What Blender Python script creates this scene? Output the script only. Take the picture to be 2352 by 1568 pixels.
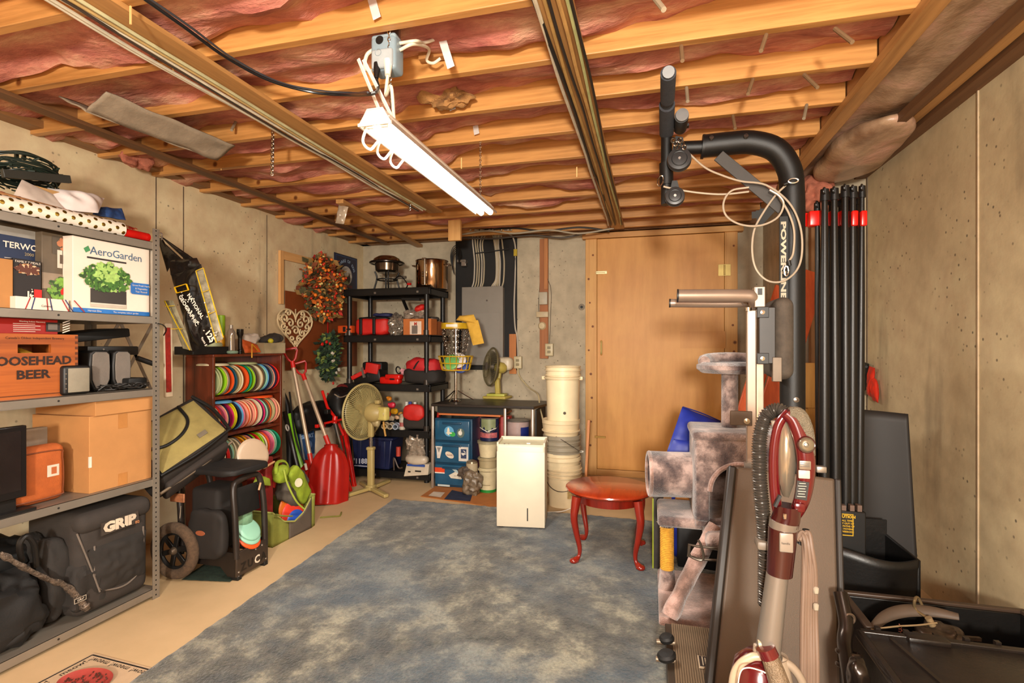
import bpy, bmesh, math, random
from math import sin, cos, pi, radians
from mathutils import Vector, Matrix, noise
random.seed(7)
for o in list(bpy.data.objects): bpy.data.objects.remove(o)
SC = bpy.context.scene
COL = SC.collection
# ---------------------------------------------------------------- camera
YAW = 14.9; FPX = 1200.0; CX = 1176.0; HZ = 795.0; CH = 1.30
cam = bpy.data.cameras.new('camera'); camo = bpy.data.objects.new('camera', cam); COL.objects.link(camo)
camo.location = (0, 0, CH); camo.rotation_euler = (radians(90), 0, radians(YAW))
cam.sensor_width = 36; cam.lens = FPX / 2352 * 36; cam.shift_y = (HZ - 784) / 2352; cam.clip_start = .02
SC.camera = camo
SC.view_settings.view_transform = 'Standard'; SC.view_settings.look = 'None'
SC.view_settings.gamma = 1; SC.view_settings.use_curve_mapping = False
SC.view_settings.exposure = -0.42
wd = bpy.data.worlds.new('world'); SC.world = wd; wd.use_nodes = True
wd.node_tree.nodes['Background'].inputs[0].default_value = (.9, .75, .6, 1)
wd.node_tree.nodes['Background'].inputs[1].default_value = .15
def area(name, loc, aim, sx, sy, e, col):
    l = bpy.data.lights.new(name, 'AREA'); l.shape = 'RECTANGLE'; l.size = sx; l.size_y = sy; l.energy = e; l.color = col
    o = bpy.data.objects.new(name, l); COL.objects.link(o); o.location = loc
    o.rotation_euler = (Vector(aim) - Vector(loc)).to_track_quat('-Z', 'Y').to_euler(); return o
# the photographer's flash set back behind the camera, and an added fill light
area('flash', (.15, -1.9, 1.55), (-.8, 4.6, 1.35), .28, .28, 300, (1, .94, .83))
area('flash_up', (.2, -.7, 1.3), (-.5, 2.6, 2.5), .7, .7, 40, (1, .93, .82))
area('fill_light', (.4, -1.2, 2.3), (-2.6, 2.4, .6), 1.2, .3, 85, (1, .93, .82))  # unseen fill, added to brighten the left wall
area('tube_glow', (-.91, 2.23, 2.02), (-.91, 2.23, 0), .1, 1.2, 60, (1, .96, .88))

_c, _s = cos(radians(YAW)), sin(radians(YAW))
def W(u, v, X=None, Y=None, Z=None):
    """point of the room seen at photo pixel (u,v) lying on the real plane X=, Y= or Z="""
    k = (u - CX) / FPX; d = Vector((-_s + k*_c, _c + k*_s, (HZ - v)/FPX))
    t = X/d.x if X is not None else Y/d.y if Y is not None else (Z - CH)/d.z
    return Vector((d.x*t, d.y*t, CH + d.z*t))
# ---------------------------------------------------------------- materials
MATS = {}
def _nt(name):
    m = bpy.data.materials.new(name); m.use_nodes = True; nt = m.node_tree
    return m, nt, nt.nodes['Principled BSDF']
def rgb(c):
    if isinstance(c, str):
        c = [int(c[i:i+2], 16)/255 for i in (0, 2, 4)]
        c = [x/12.92 if x <= .04045 else ((x+.055)/1.055)**2.4 for x in c]
    return (c[0], c[1], c[2], 1)
def tex(nt, scale, detail=4, map_=None, kind='ShaderNodeTexNoise', rough=.6):
    tc = nt.nodes.new('ShaderNodeTexCoord'); mp = nt.nodes.new('ShaderNodeMapping')
    nt.links.new(tc.outputs['Object'], mp.inputs[0])
    if map_: mp.inputs['Scale'].default_value = map_
    n = nt.nodes.new(kind); nt.links.new(mp.outputs[0], n.inputs['Vector'])
    n.inputs['Scale'].default_value = scale
    if kind == 'ShaderNodeTexNoise': n.inputs['Detail'].default_value = detail; n.inputs['Roughness'].default_value = rough
    return n
def ramp(nt, fac, stops):
    r = nt.nodes.new('ShaderNodeValToRGB'); e = r.color_ramp.elements
    while len(e) < len(stops): e.new(.5)
    for i, (p, c) in enumerate(stops): e[i].position = p; e[i].color = rgb(c)
    nt.links.new(fac, r.inputs[0]); return r.outputs[0]
def mixc(nt, fac, a, b, mode='MIX'):
    m = nt.nodes.new('ShaderNodeMix'); m.data_type = 'RGBA'; m.blend_type = mode
    for i, x in ((6, a), (7, b)):
        if hasattr(x, 'links'): nt.links.new(x, m.inputs[i])
        else: m.inputs[i].default_value = rgb(x)
    if hasattr(fac, 'links'): nt.links.new(fac, m.inputs[0])
    else: m.inputs[0].default_value = fac
    return m.outputs[2]
def bump(nt, p, h, st=.3, dist=.01):
    b = nt.nodes.new('ShaderNodeBump'); b.inputs['Strength'].default_value = st; b.inputs['Distance'].default_value = dist
    nt.links.new(h, b.inputs['Height']); nt.links.new(b.outputs[0], p.inputs['Normal'])
def M(c, rough=.5, metal=0, var=.18, sc=9, bp=0, bs=60, al=1, tr=0, em=0, coat=0):
    key = (str(c), rough, metal, var, sc, bp, bs, al, tr, em, coat)
    if key in MATS: return MATS[key]
    m, nt, p = _nt('m_' + str(len(MATS))); c0 = rgb(c)
    n = tex(nt, sc, 5)
    lo = [x*(1-var) for x in c0[:3]]; hi = [min(1, x*(1+var)) for x in c0[:3]]
    nt.links.new(ramp(nt, n.outputs[0], [(.3, lo), (.7, hi)]), p.inputs['Base Color'])
    p.inputs['Roughness'].default_value = rough; p.inputs['Metallic'].default_value = metal
    if bp: bump(nt, p, tex(nt, bs, 3).outputs[0], bp, .006)
    if tr: p.inputs['Transmission Weight'].default_value = tr; p.inputs['IOR'].default_value = 1.2
    if al < 1: p.inputs['Alpha'].default_value = al
    if em: p.inputs['Emission Color'].default_value = c0; p.inputs['Emission Strength'].default_value = em
    if coat: p.inputs['Coat Weight'].default_value = coat; p.inputs['Coat Roughness'].default_value = .15
    MATS[key] = m; return m
def wood(c1, c2, ax=0, rough=.55, dens=14, bp=.15, coat=0, stain=None):
    key = ('wood', str(c1), str(c2), ax, rough, dens, coat, stain)
    if key in MATS: return MATS[key]
    m, nt, p = _nt('wood_' + str(len(MATS)))
    s = [dens]*3; s[ax] = .8
    g = tex(nt, 1, 6, s, rough=.65); big = tex(nt, 2.2, 3)
    col = ramp(nt, g.outputs[0], [(.3, c1), (.55, c2), (.75, c1)])
    col = mixc(nt, .5, col, ramp(nt, big.outputs[0], [(.3, (.42, .42, .42)), (.7, (.62, .62, .62))]), 'OVERLAY')
    if stain:
        k = tex(nt, 3.1, 2, kind='ShaderNodeTexVoronoi'); 
        col = mixc(nt, ramp(nt, k.outputs['Distance'], [(.03, (1, 1, 1)), (.07, (0, 0, 0))]), col, stain)
    nt.links.new(col, p.inputs['Base Color']); p.inputs['Roughness'].default_value = rough
    bump(nt, p, g.outputs[0], bp, .004)
    if coat: p.inputs['Coat Weight'].default_value = coat; p.inputs['Coat Roughness'].default_value = .12
    MATS[key] = m; return m
def concrete(c1, c2, dark, pit=.5, rough=.85, stains=()):
    m, nt, p = _nt('concrete_' + str(len(MATS))); MATS['c%d' % len(MATS)] = m
    a = tex(nt, 1.1, 8, rough=.65); b = tex(nt, 9, 6); st = tex(nt, 1.3, 5, (1.6, 1.6, .35))
    col = ramp(nt, a.outputs[0], [(.32, c1), (.66, c2)])
    col = mixc(nt, .35, col, ramp(nt, b.outputs[0], [(.3, (.3, .3, .3)), (.7, (.68, .68, .68))]), 'OVERLAY')
    col = mixc(nt, ramp(nt, st.outputs[0], [(.60, (0, 0, 0)), (.78, (.7, .7, .7))]), col, dark)
    for y0, wd_, am in stains:   # rusty water stain running down the wall
        tc = nt.nodes.new('ShaderNodeTexCoord'); sp = nt.nodes.new('ShaderNodeSeparateXYZ'); nt.links.new(tc.outputs['Object'], sp.inputs[0])
        def mth(op, a, b):
            n_ = nt.nodes.new('ShaderNodeMath'); n_.operation = op
            for i, x in enumerate((a, b)):
                if hasattr(x, 'links'): nt.links.new(x, n_.inputs[i])
                elif x is not None: n_.inputs[i].default_value = x
            return n_.outputs[0]
        ns = tex(nt, 3, 6, (1, 1, .5)).outputs[0]
        d_ = mth('ABSOLUTE', mth('SUBTRACT', sp.outputs[1], y0), None); d_ = mth('ADD', mth('DIVIDE', d_, wd_), mth('MULTIPLY', ns, 1.6))
        col = mixc(nt, ramp(nt, d_, [(.55, (am, am, am)), (1.0, (0, 0, 0))]), col, dark)
    v = tex(nt, 21, kind='ShaderNodeTexVoronoi'); msk = tex(nt, 2.2, 5)
    pits = nt.nodes.new('ShaderNodeMath'); pits.operation = 'MULTIPLY'
    nt.links.new(ramp(nt, v.outputs['Distance'], [(.10, (1, 1, 1)), (.17, (0, 0, 0))]), pits.inputs[0])
    nt.links.new(ramp(nt, msk.outputs[0], [(.47, (0, 0, 0)), (.58, (pit, pit, pit))]), pits.inputs[1])
    col = mixc(nt, pits.outputs[0], col, dark)
    nt.links.new(col, p.inputs['Base Color']); p.inputs['Roughness'].default_value = rough
    bump(nt, p, b.outputs[0], .35, .006)
    return m
# ---------------------------------------------------------------- geometry
def V(*a): return Vector(a)
class B:
    """collects shapes for ONE mesh"""
    def __init__(s): s.v = []; s.f = []; s.mi = []; s.m = 0
    def add(s, vs, fs, R=None):
        o = len(s.v)
        s.v += [tuple(R @ Vector(p)) if R else tuple(p) for p in vs]
        s.f += [[i+o for i in f] for f in fs]; s.mi += [s.m]*len(fs); return s
    def box(s, c, d, rz=0, R=None):
        x, y, z = [q/2 for q in d]
        T = Matrix.Translation(c) @ (R.to_4x4() if R else Matrix.Rotation(rz, 4, 'Z'))
        return s.add([(a, b, e) for a in (-x, x) for b in (-y, y) for e in (-z, z)],
            [(0, 1, 3, 2), (4, 6, 7, 5), (0, 4, 5, 1), (2, 3, 7, 6), (0, 2, 6, 4), (1, 5, 7, 3)], T)
    def bb(s, x0, x1, y0, y1, z0, z1): return s.box(((x0+x1)/2, (y0+y1)/2, (z0+z1)/2), (abs(x1-x0), abs(y1-y0), abs(z1-z0)))
    def bar(s, a, b, w, h, up=(0, 0, 1)):
        a, b = Vector(a), Vector(b); d = b - a; L = d.length; d.normalize(); up = Vector(up)
        sd = d.cross(up); sd = sd.normalized() if sd.length > 1e-4 else d.cross(Vector((0, 1, 0))).normalized(); u = sd.cross(d)
        return s.box((a+b)/2, (w, L, h), R=Matrix((sd, d, u)).transposed())
    def rbox(s, c, d, r=.02, seg=3, rz=0, R=None):
        bm = bmesh.new(); bmesh.ops.create_cube(bm, size=1)
        for v in bm.verts: v.co = Vector((v.co.x*d[0], v.co.y*d[1], v.co.z*d[2]))
        bmesh.ops.bevel(bm, geom=list(bm.edges), offset=min(r, min(d)*.49), segments=seg, profile=.5, affect='EDGES')
        bm.verts.index_update()
        T = Matrix.Translation(c) @ (R.to_4x4() if R else Matrix.Rotation(rz, 4, 'Z'))
        s.add([v.co.copy() for v in bm.verts], [[v.index for v in f.verts] for f in bm.faces], T); bm.free(); return s
    def lathe(s, prof, c=(0, 0, 0), ax=(0, 0, 1), seg=24, sx=1, sy=1, arc=None):
        q = Vector((0, 0, 1)).rotation_difference(Vector(ax).normalized()).to_matrix().to_4x4()
        T = Matrix.Translation(c) @ q; n = len(prof); vs = []; full = arc is None
        m = seg if full else seg+1
        for i in range(m):
            a = 2*pi*i/seg if full else arc[0] + (arc[1]-arc[0])*i/seg
            for r, z in prof: vs.append((r*cos(a)*sx, r*sin(a)*sy, z))
        fs = []
        for i in range(seg):
            j = (i+1) % m
            for k in range(n-1): fs.append((i*n+k, j*n+k, j*n+k+1, i*n+k+1))
        return s.add(vs, fs, T)
    def cyl(s, a, b, r, r2=None, seg=16):
        a, b = Vector(a), Vector(b); r2 = r if r2 is None else r2; L = (b-a).length
        return s.lathe([(0.0001, 0), (r, 0), (r2, L), (0.0001, L)], a, b-a, seg)
    def tube(s, pts, r, seg=8, smooth=True, sub=6, closed=False, rf=None, rw=None):
        P = [Vector(p) for p in pts]
        if smooth and len(P) > 2:
            Q = []; n = len(P); rng = n if closed else n-1
            for i in range(rng):
                p0 = P[(i-1) % n] if closed or i > 0 else P[0]*2-P[1]
                p1 = P[i]; p2 = P[(i+1) % n]; p3 = P[(i+2) % n] if closed or i+2 < n else p2*2-p1
                for j in range(sub):
                    t = j/sub; Q.append(.5*((2*p1) + (p2-p0)*t + (2*p0-5*p1+4*p2-p3)*t*t + (3*p1-p0-3*p2+p3)*t*t*t))
            if not closed: Q.append(P[-1].copy())
            P = Q
        n = len(P); vs = []; nrm = None
        for i in range(n):
            a = P[(i-1) % n] if closed or i > 0 else P[0]; b = P[(i+1) % n] if closed or i < n-1 else P[-1]
            d = (b-a).normalized()
            if nrm is None: nrm = d.orthogonal().normalized()
            nrm = (nrm - d*nrm.dot(d)).normalized(); bi = d.cross(nrm)
            R = rf(i/(n-1)) if rf else r
            for k in range(seg):
                an = 2*pi*k/seg; vs.append(P[i] + nrm*cos(an)*R + bi*sin(an)*R*(rw or 1))
        fs = []
        for i in range(n if closed else n-1):
            j = (i+1) % n
            for k in range(seg): fs.append((i*seg+k, i*seg+(k+1) % seg, j*seg+(k+1) % seg, j*seg+k))
        if not closed: fs += [tuple(range(seg))[::-1], tuple((n-1)*seg+k for k in range(seg))]
        return s.add(vs, fs)
    def prism(s, pts, o, r, u, th):
        """polygon pts in plane (r,u) at o, extruded th along r x u"""
        o, r, u = Vector(o), Vector(r).normalized(), Vector(u).normalized(); n = r.cross(u)*th; k = len(pts)
        a = [o + r*x + u*y for x, y in pts]
        fs = [tuple(range(k))[::-1], tuple(range(k, 2*k))] + [(i, (i+1) % k, k+(i+1) % k, k+i) for i in range(k)]
        return s.add(a + [p+n for p in a], fs)
    def grid(s, fn, nu, nv, cu=False, cv=False):
        U = nu if cu else nu+1; Vv = nv if cv else nv+1
        vs = [fn(i/nu, j/nv) for i in range(U) for j in range(Vv)]
        return s.add(vs, [(i*Vv+j, ((i+1) % U)*Vv+j, ((i+1) % U)*Vv+(j+1) % Vv, i*Vv+(j+1) % Vv) for i in range(nu) for j in range(nv)])
    def blob(s, c, d, p=.5, amp=.02, fr=6, nu=36, nv=20, rz=0, seed=0, R=None):
        """cloth-like rounded block: superellipsoid with folds"""
        T = Matrix.Translation(c) @ (R.to_4x4() if R else Matrix.Rotation(rz, 4, 'Z')); sg = lambda x, e: math.copysign(abs(x)**e, x)
        so = Vector((seed*3.1, seed*1.7, 0))
        def fn(a, b):
            th = 2*pi*a; ph = pi*(b-.5)
            q = Vector((sg(cos(ph), p)*sg(cos(th), p), sg(cos(ph), p)*sg(sin(th), p), sg(sin(ph), p)))
            n = q.normalized(); w = Vector((q.x*d[0]/2, q.y*d[1]/2, q.z*d[2]/2))
            k = noise.noise(w*fr+so) + .5*noise.noise(w*fr*2.3+so) - abs(noise.noise(w*fr*1.4-so))*.8
            w += n*amp*k
            w.z = max(w.z, -d[2]/2)
            return T @ w
        return s.grid(fn, nu, nv, cu=True)
    def ring(s, c, R, r, ax=(0, 0, 1), seg=32, rs=8, sx=1, sy=1):
        q = Vector((0, 0, 1)).rotation_difference(Vector(ax).normalized()).to_matrix(); c = Vector(c)
        return s.tube([c + q @ Vector((R*sx*cos(2*pi*i/seg), R*sy*sin(2*pi*i/seg), 0)) for i in range(seg)], r, rs, False, closed=True)
def thing(name, label, cat, loc=(0, 0, 0), rz=0, group=None):
    o = bpy.data.objects.new(name, None); COL.objects.link(o); o.empty_display_size = .1
    o.matrix_world = Matrix.Translation(loc) @ Matrix.Rotation(rz, 4, 'Z')
    o['label'] = label; o['category'] = cat
    if group: o['group'] = group
    return o
def mesh(name, b, mat, parent=None, w=True, bev=0, sm=None, label=None, kind=None, bseg=2):
    """link builder b as one mesh object; w: its coordinates are world coordinates"""
    me = bpy.data.meshes.new(name); vs = b.v; loc = Vector((0, 0, 0))
    if parent is not None and w:
        inv = chain(parent).inverted(); vs = [inv @ Vector(p) for p in vs]
    elif parent is None and w and vs:
        xs = [p[0] for p in vs]; ys = [p[1] for p in vs]; zs = [p[2] for p in vs]
        loc = Vector(((min(xs)+max(xs))/2, (min(ys)+max(ys))/2, min(zs))); vs = [Vector(p)-loc for p in vs]
    me.from_pydata([tuple(p) for p in vs], [], b.f)
    for m in (mat if isinstance(mat, (list, tuple)) else [mat]): me.materials.append(m)
    if max(b.mi or [0]): me.polygons.foreach_set('material_index', b.mi)
    bm = bmesh.new(); bm.from_mesh(me); bmesh.ops.remove_doubles(bm, verts=bm.verts, dist=1e-6); bmesh.ops.recalc_face_normals(bm, faces=bm.faces); bm.to_mesh(me); bm.free()
    if sm is not False:
        me.polygons.foreach_set('use_smooth', [True]*len(me.polygons)); me.set_sharp_from_angle(angle=radians(sm or 38))
    o = bpy.data.objects.new(name, me); COL.objects.link(o); o.location = loc
    if parent is not None: o.parent = parent
    if bev:
        bv = o.modifiers.new('bevel', 'BEVEL'); bv.width = bev; bv.segments = bseg; bv.limit_method = 'ANGLE'; bv.angle_limit = radians(50)
    if label: o['label'] = label
    if kind: o['kind'] = kind
    return o
def chain(o):
    m = o.matrix_basis.copy()
    while o.parent: o = o.parent; m = o.matrix_basis @ m
    return m
def one(name, label, cat, b, mat, group=None, **k):
    o = mesh(name, b, mat, None, **k); o['label'] = label; o['category'] = cat
    if group: o['group'] = group
    return o
def struct(name, b, mat, **k): return mesh(name, b, mat, kind='structure', **k)
def text(parent, s, size, mat, o, r, u, th=.0008, name='lettering', al='CENTER', sx=1, bold=0, w=True, shear=0, gap=1):
    cu = bpy.data.curves.new('t', 'FONT'); cu.body = s; cu.size = size; cu.align_x = al; cu.align_y = 'CENTER'
    cu.offset = bold; cu.extrude = 0; cu.resolution_u = 2; cu.shear = shear; cu.space_line = .85; cu.space_character = gap
    t = bpy.data.objects.new('t', cu); COL.objects.link(t)
    dg = bpy.context.evaluated_depsgraph_get(); me0 = t.evaluated_get(dg).to_mesh()
    vs = [v.co.copy() for v in me0.vertices]; fs = [list(p.vertices) for p in me0.polygons]
    t.evaluated_get(dg).to_mesh_clear(); bpy.data.objects.remove(t); bpy.data.curves.remove(cu)
    r, u = Vector(r).normalized(), Vector(u).normalized(); n = r.cross(u).normalized(); o = Vector(o)
    b = B(); b.add([o + r*v.x*sx + u*v.y + n*th for v in vs], fs)
    return mesh(name, b, mat, parent, w=w, sm=False)
def copy_thing(o, loc, rz=None, label=None):
    c = o.copy(); COL.objects.link(c); c.location = loc
    if rz is not None: c.rotation_euler = (0, 0, rz)
    if label: c['label'] = label
    def kids(a, b):
        for ch in [x for x in bpy.data.objects if x.parent == a]:
            d = ch.copy(); COL.objects.link(d); d.parent = b; kids(ch, d)
    kids(o, c); return c
BLK = M('0e0b09', .5); DBLK = M('070605', .6); SIL = M('a39a90', .35, .8, .1); CHR = M('cfcac2', .18, 1, .05)
WHT = M('e9dfcf', .45, 0, .06); RED = M('c2160f', .45); KHK = M('b98a4d', .8, 0, .12, 20, .1)
# ================================================================ SETTING
XL, XR, YB, ZC = -3.2, 1.40, 5.37, 2.43
wall_m = concrete('c8b08a', 'e0cca4', '6a5b4a', .85, stains=((2.19, .16, .75), (2.9, .10, .4)))
wallb_m = concrete('aa9c84', 'c4b69c', '5c5245', .8)
m, nt, p = _nt('floor_concrete')
a = tex(nt, 1.4, 7); b_ = tex(nt, 40, 3)
nt.links.new(ramp(nt, a.outputs[0], [(.3, 'b0946c'), (.68, 'ccac82')]), p.inputs['Base Color']); p.inputs['Roughness'].default_value = .6
bump(nt, p, b_.outputs[0], .12, .003); floor_m = m
struct('floor', B().bb(-3.5, 2.2, -2.6, 5.7, -.1, 0), floor_m)
struct('wall_left', B().bb(XL-.25, XL, -2.5, YB+.2, 0, ZC+.02), wall_m)
wallr_m = concrete('b49f7a', 'd0bc94', '5f5140', .85)
wr = struct('wall_right', B().bb(XR, XR+.25, -2.5, 4.02, 0, ZC+.02), wallr_m)
wb = struct('wall_back', B().bb(XL, 1.3, YB, YB+.25, 0, ZC+.02), wallb_m)
struct('wall_alcove', B().bb(1.02, 1.65, 4.02, YB, 0, ZC+.02), wallb_m)
struct('wall_front', B().bb(XL-.2, XR+.2, -2.6, -2.4, 0, ZC+.02), wall_m)
# form seams and rust-stained pour joints of the poured walls
seam = M('b9a283', .85); dseam = M('6a5a4a', .9)
for i, yy in enumerate((2.36, 2.76, 1.55)):
    mesh('form_seam', B().bb(XR-.005, XR+.01, yy, yy+.007, 0, ZC), seam, wr)
mesh('form_seam', B().bb(XR-.004, XR+.01, 3.985, 4.0, 0, ZC), dseam, wr)
for uu in (357, 420, 612): 
    q = W(uu, 600, X=XL); mesh('form_seam', B().bb(XL-.01, XL+.003, q.y, q.y+.006, 0, ZC), dseam, None, kind='structure').name = 'trim_%d' % uu
sill = wood('6e4a2a', '8c6138', 1); 
# --- ceiling: subfloor, joists, straps, insulation
JM = wood('94602c', 'cc9252', 0, .42, 16, bp=.3, stain='6b3a18'); SM = wood('8f6234', 'b98850', 1, .5, 16); DM = wood('4a2f1c', '6e4a2c', 1, .6, 16)
ceil = struct('ceiling', B().bb(XL-.25, XR+.25, -2.6, YB+.25, 2.68, 2.72), wood('8a5a33', '9c6a3e', 0))
JY = [-1.95, -1.55, -1.17, -.78, -.4, -.02, .3, .62, .97, 1.34, 1.68, 2.05, 2.40, 2.75, 3.13, 3.53, 3.93, 4.32, 4.71, 5.08]
me0 = None
for i, y in enumerate(JY):
    o = mesh('joist', B().bb(XL, .87, -.019, .019, ZC, 2.67), JM, ceil, w=False, bev=.003) if i == 0 else o.copy()
    if i: COL.objects.link(o); o.parent = ceil
    o.location = Vector((0, y, 0)) - (ceil.location); 
o0 = [c for c in bpy.data.objects if c.name.startswith('joist')]
def ins_mat(name, c1, c2, c3):
    m, nt, p = _nt(name); a = tex(nt, 5, 6, (.6, 1.4, 1)); f = tex(nt, 30, 5, (.5, 1.5, 1))
    col = ramp(nt, a.outputs[0], [(.33, c1), (.5, c2), (.68, c3)]); 
    col = mixc(nt, .5, col, ramp(nt, f.outputs[0], [(.3, (.36, .36, .36)), (.7, (.64, .64, .64))]), 'OVERLAY')
    nt.links.new(col, p.inputs['Base Color']); p.inputs['Roughness'].default_value = .95
    bump(nt, p, f.outputs[0], .6, .02); return m
INS = ins_mat('insulation_pink', '9c5248', 'c07a66', 'd9aa88')
m, nt, p = _nt('insulation_kraft'); a = tex(nt, 3.2, 6); f = tex(nt, 14, 4)
nt.links.new(ramp(nt, a.outputs[0], [(.34, '7a5a42'), (.5, 'aa8a6c'), (.64, 'c89a84')]), p.inputs['Base Color']); p.inputs['Roughness'].default_value = .38; bump(nt, p, f.outputs[0], .4, .015); PAP = m
cl = ceil.location
for i in range(len(JY)-1):
    y0, y1 = JY[i]+.019, JY[i+1]-.019
    def fn(a, b, y0=y0, y1=y1, i=i):
        x = XL + (.87-XL)*a; y = y0 + (y1-y0)*b; e = sin(pi*b)
        q = Vector((x*1.5, i*5.3, b*.9)); n = noise.noise(q*1.3) + .6*noise.noise(Vector((x*3.7, i*3.1, b*2.2))) + .35*noise.noise(Vector((x*9, i*7, b*5)))
        n2 = noise.noise(Vector((x*1.1, i*9.7+b*2.6, 4)))
        z = 2.535 - .035*e - .045*n - .05*max(0, n2)*1.5
        if x < -1.2: z -= .02
        z -= .05*max(0, noise.noise(Vector((x*2.3, i*4.4, 8+b*1.2)))) * (1 if x < .2 else .3)
        return V(x, y, max(z, 2.42) )
    mesh('insulation_batt', B().grid(fn, 110, 9), INS, ceil)
def fn(a, b):
    y = -1.8 + 5.9*a; x = .95 + .45*b
    n = noise.noise(V(y*1.6, b*2, 3)) + .5*noise.noise(V(y*4, b*4, 9))
    return V(x, y, 2.50 - .03*sin(pi*b) - .05*n + .04*b)
mesh('insulation_batt', B().grid(fn, 90, 12), PAP, ceil, label='kraft-faced insulation batt in the bay beside the right wall')
for x, w_, h_, mt, z, y1 in ((-1.735, .12, .019, SM, ZC-.019, 4.05), (-.30, .115, .025, SM, ZC-.025, 5.02), (.885, .064, .04, SM, ZC-.04, 4.0), (-2.78, .064, .019, DM, ZC-.019, 5.1), (1.19, .045, .04, DM, ZC-.03, 4.0)):
    mesh('strapping_board', B().bb(x-w_/2, x+w_/2, -1.9, y1, z, z+h_), mt, ceil, bev=.002)
for i in range(13):   # blocking between the right ends of the joists
    y0, y1 = JY[i+5]+.019, JY[i+6]-.019
    mesh('blocking', B().bb(.875, .915, y0, y1, ZC+.005, 2.67), wood('8b5f38', 'a97a4a', 1, .6), ceil)
for i in range(6, 19):
    y0, y1 = JY[i]+.019, JY[i+1]-.019
    mesh('blocking', B().bb(-2.90, -2.862, y0, y1, ZC+.01, 2.66), sill, ceil)
mesh('sill_plate', B().bb(XL-.02, XL+.10, -2, YB, ZC+.02, ZC+.06), sill, ceil)
mesh('sill_plate', B().bb(1.33, 1.5, -2, 4.02, ZC+.0, ZC+.04), DM, ceil)
mesh('sill_plate', B().bb(1.27, 1.32, -2, 4.02, ZC+.02, ZC+.05), SM, ceil)
mesh('sill_plate', B().bb(XL, .95, YB-.09, YB+.02, ZC+.02, ZC+.06), sill, ceil)
mesh('rim_board', B().bb(XL-.01, XL+.03, -2, YB, ZC+.06, 2.68), sill, ceil)
# rug
m, nt, p = _nt('rug_pile')
a = tex(nt, 3.6, 10, rough=.72); f = tex(nt, 70, 4); c_ = tex(nt, 1.2, 6)
col = ramp(nt, a.outputs[0], [(.40, '1d1f19'), (.5, '49473c'), (.60, '817c68')])
col = mixc(nt, ramp(nt, c_.outputs[0], [(.44, (0, 0, 0)), (.60, (.5, .5, .5))]), col, '2b4658')
tc = nt.nodes.new('ShaderNodeTexCoord'); 
col = mixc(nt, .75, col, ramp(nt, f.outputs[0], [(.3, (.3, .3, .3)), (.7, (.7, .7, .7))]), 'OVERLAY')
nt.links.new(col, p.inputs['Base Color']); p.inputs['Roughness'].default_value = 1; p.inputs['Sheen Weight'].default_value = .3
bump(nt, p, f.outputs[0], .9, .01); rug_m = m
def rfn(a, b):
    y = .3 + 3.72*b; xl = -2.11 + (4.02-y)*.067; x = xl + (.61-xl)*a
    x += -.0 + .17*(1-a)*(1-b)*0 ; w = .012*noise.noise(V(x*6, y*6, 0))
    e = min(a, 1-a)*2.72; g = min(b, 1-b)*3.72; h = .016*min(1, min(e, g)/.02 + .05)
    if b > .5: y += .03*noise.noise(V(x*1.3, 2, 0)) - .03*a
    return V(x + (w if a < .02 else 0), y + (w if b > .98 else 0), h*(1 + .35*noise.noise(V(x*22, y*22, 0))) + .001)
rug = one('area_rug', 'large blue-grey shag rug, worn and mottled, on the concrete floor', 'rug', B().grid(rfn, 150, 190), rug_m)
# ================================================================ helpers for print and cloth
class Face:
    """flat print on a face: origin o (lower left), r to the right, u up"""
    def __init__(s, parent, o, r, u): s.p = parent; s.o = Vector(o); s.r = Vector(r).normalized(); s.u = Vector(u).normalized(); s.n = s.r.cross(s.u); s.l = .0008
    def at(s, x, y): return s.o + s.r*x + s.u*y
    def poly(s, pts, mat, name='printed_patch', th=.0008):
        s.l += .0004; return mesh(name, B().prism(pts, s.o + s.n*(s.l-.0006), s.r, s.u, .0007), mat, s.p, sm=False)
    def rect(s, x0, y0, x1, y1, mat, name='printed_panel'): return s.poly([(x0, y0), (x1, y0), (x1, y1), (x0, y1)], mat, name)
    def txt(s, x, y, t, size, mat, **k): s.l += .0004; return text(s.p, t, size, mat, s.at(x, y), s.r, s.u, th=s.l+.0006, **k)
    def dots(s, x, y, rx, ry, n, mat, size, name='printed_leaves', seed=1, el=.5):
        rr = random.Random(seed); b = B(); s.l += .0004
        for _ in range(n):
            a = rr.random()*2*pi; q = rr.random()**.6; cx, cy = x+rx*q*cos(a), y+ry*q*sin(a); t = rr.random()*pi
            z = size*(.6+.8*rr.random()); pts = []
            for k in range(6):
                an = k*pi/3; px, py = z*cos(an), z*el*sin(an); pts.append((cx+px*cos(t)-py*sin(t), cy+px*sin(t)+py*cos(t)))
            b.prism(pts, s.o+s.n*(s.l + _*1e-6), s.r, s.u, .0004)
        return mesh(name, b, mat, s.p, sm=False)
    def line(s, pts, w, mat, name='printed_line'):
        s.l += .0004; b = B()
        for a, c in zip(pts, pts[1:]):
            d = Vector((c[0]-a[0], c[1]-a[1])); q = Vector((-d.y, d.x)).normalized()*w/2
            b.prism([(a[0]+q.x, a[1]+q.y), (a[0]-q.x, a[1]-q.y), (c[0]-q.x, c[1]-q.y), (c[0]+q.x, c[1]+q.y)][::-1], s.o+s.n*(s.l-.0004), s.r, s.u, .0006)
        return mesh(name, b, mat, s.p, sm=False)
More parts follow.
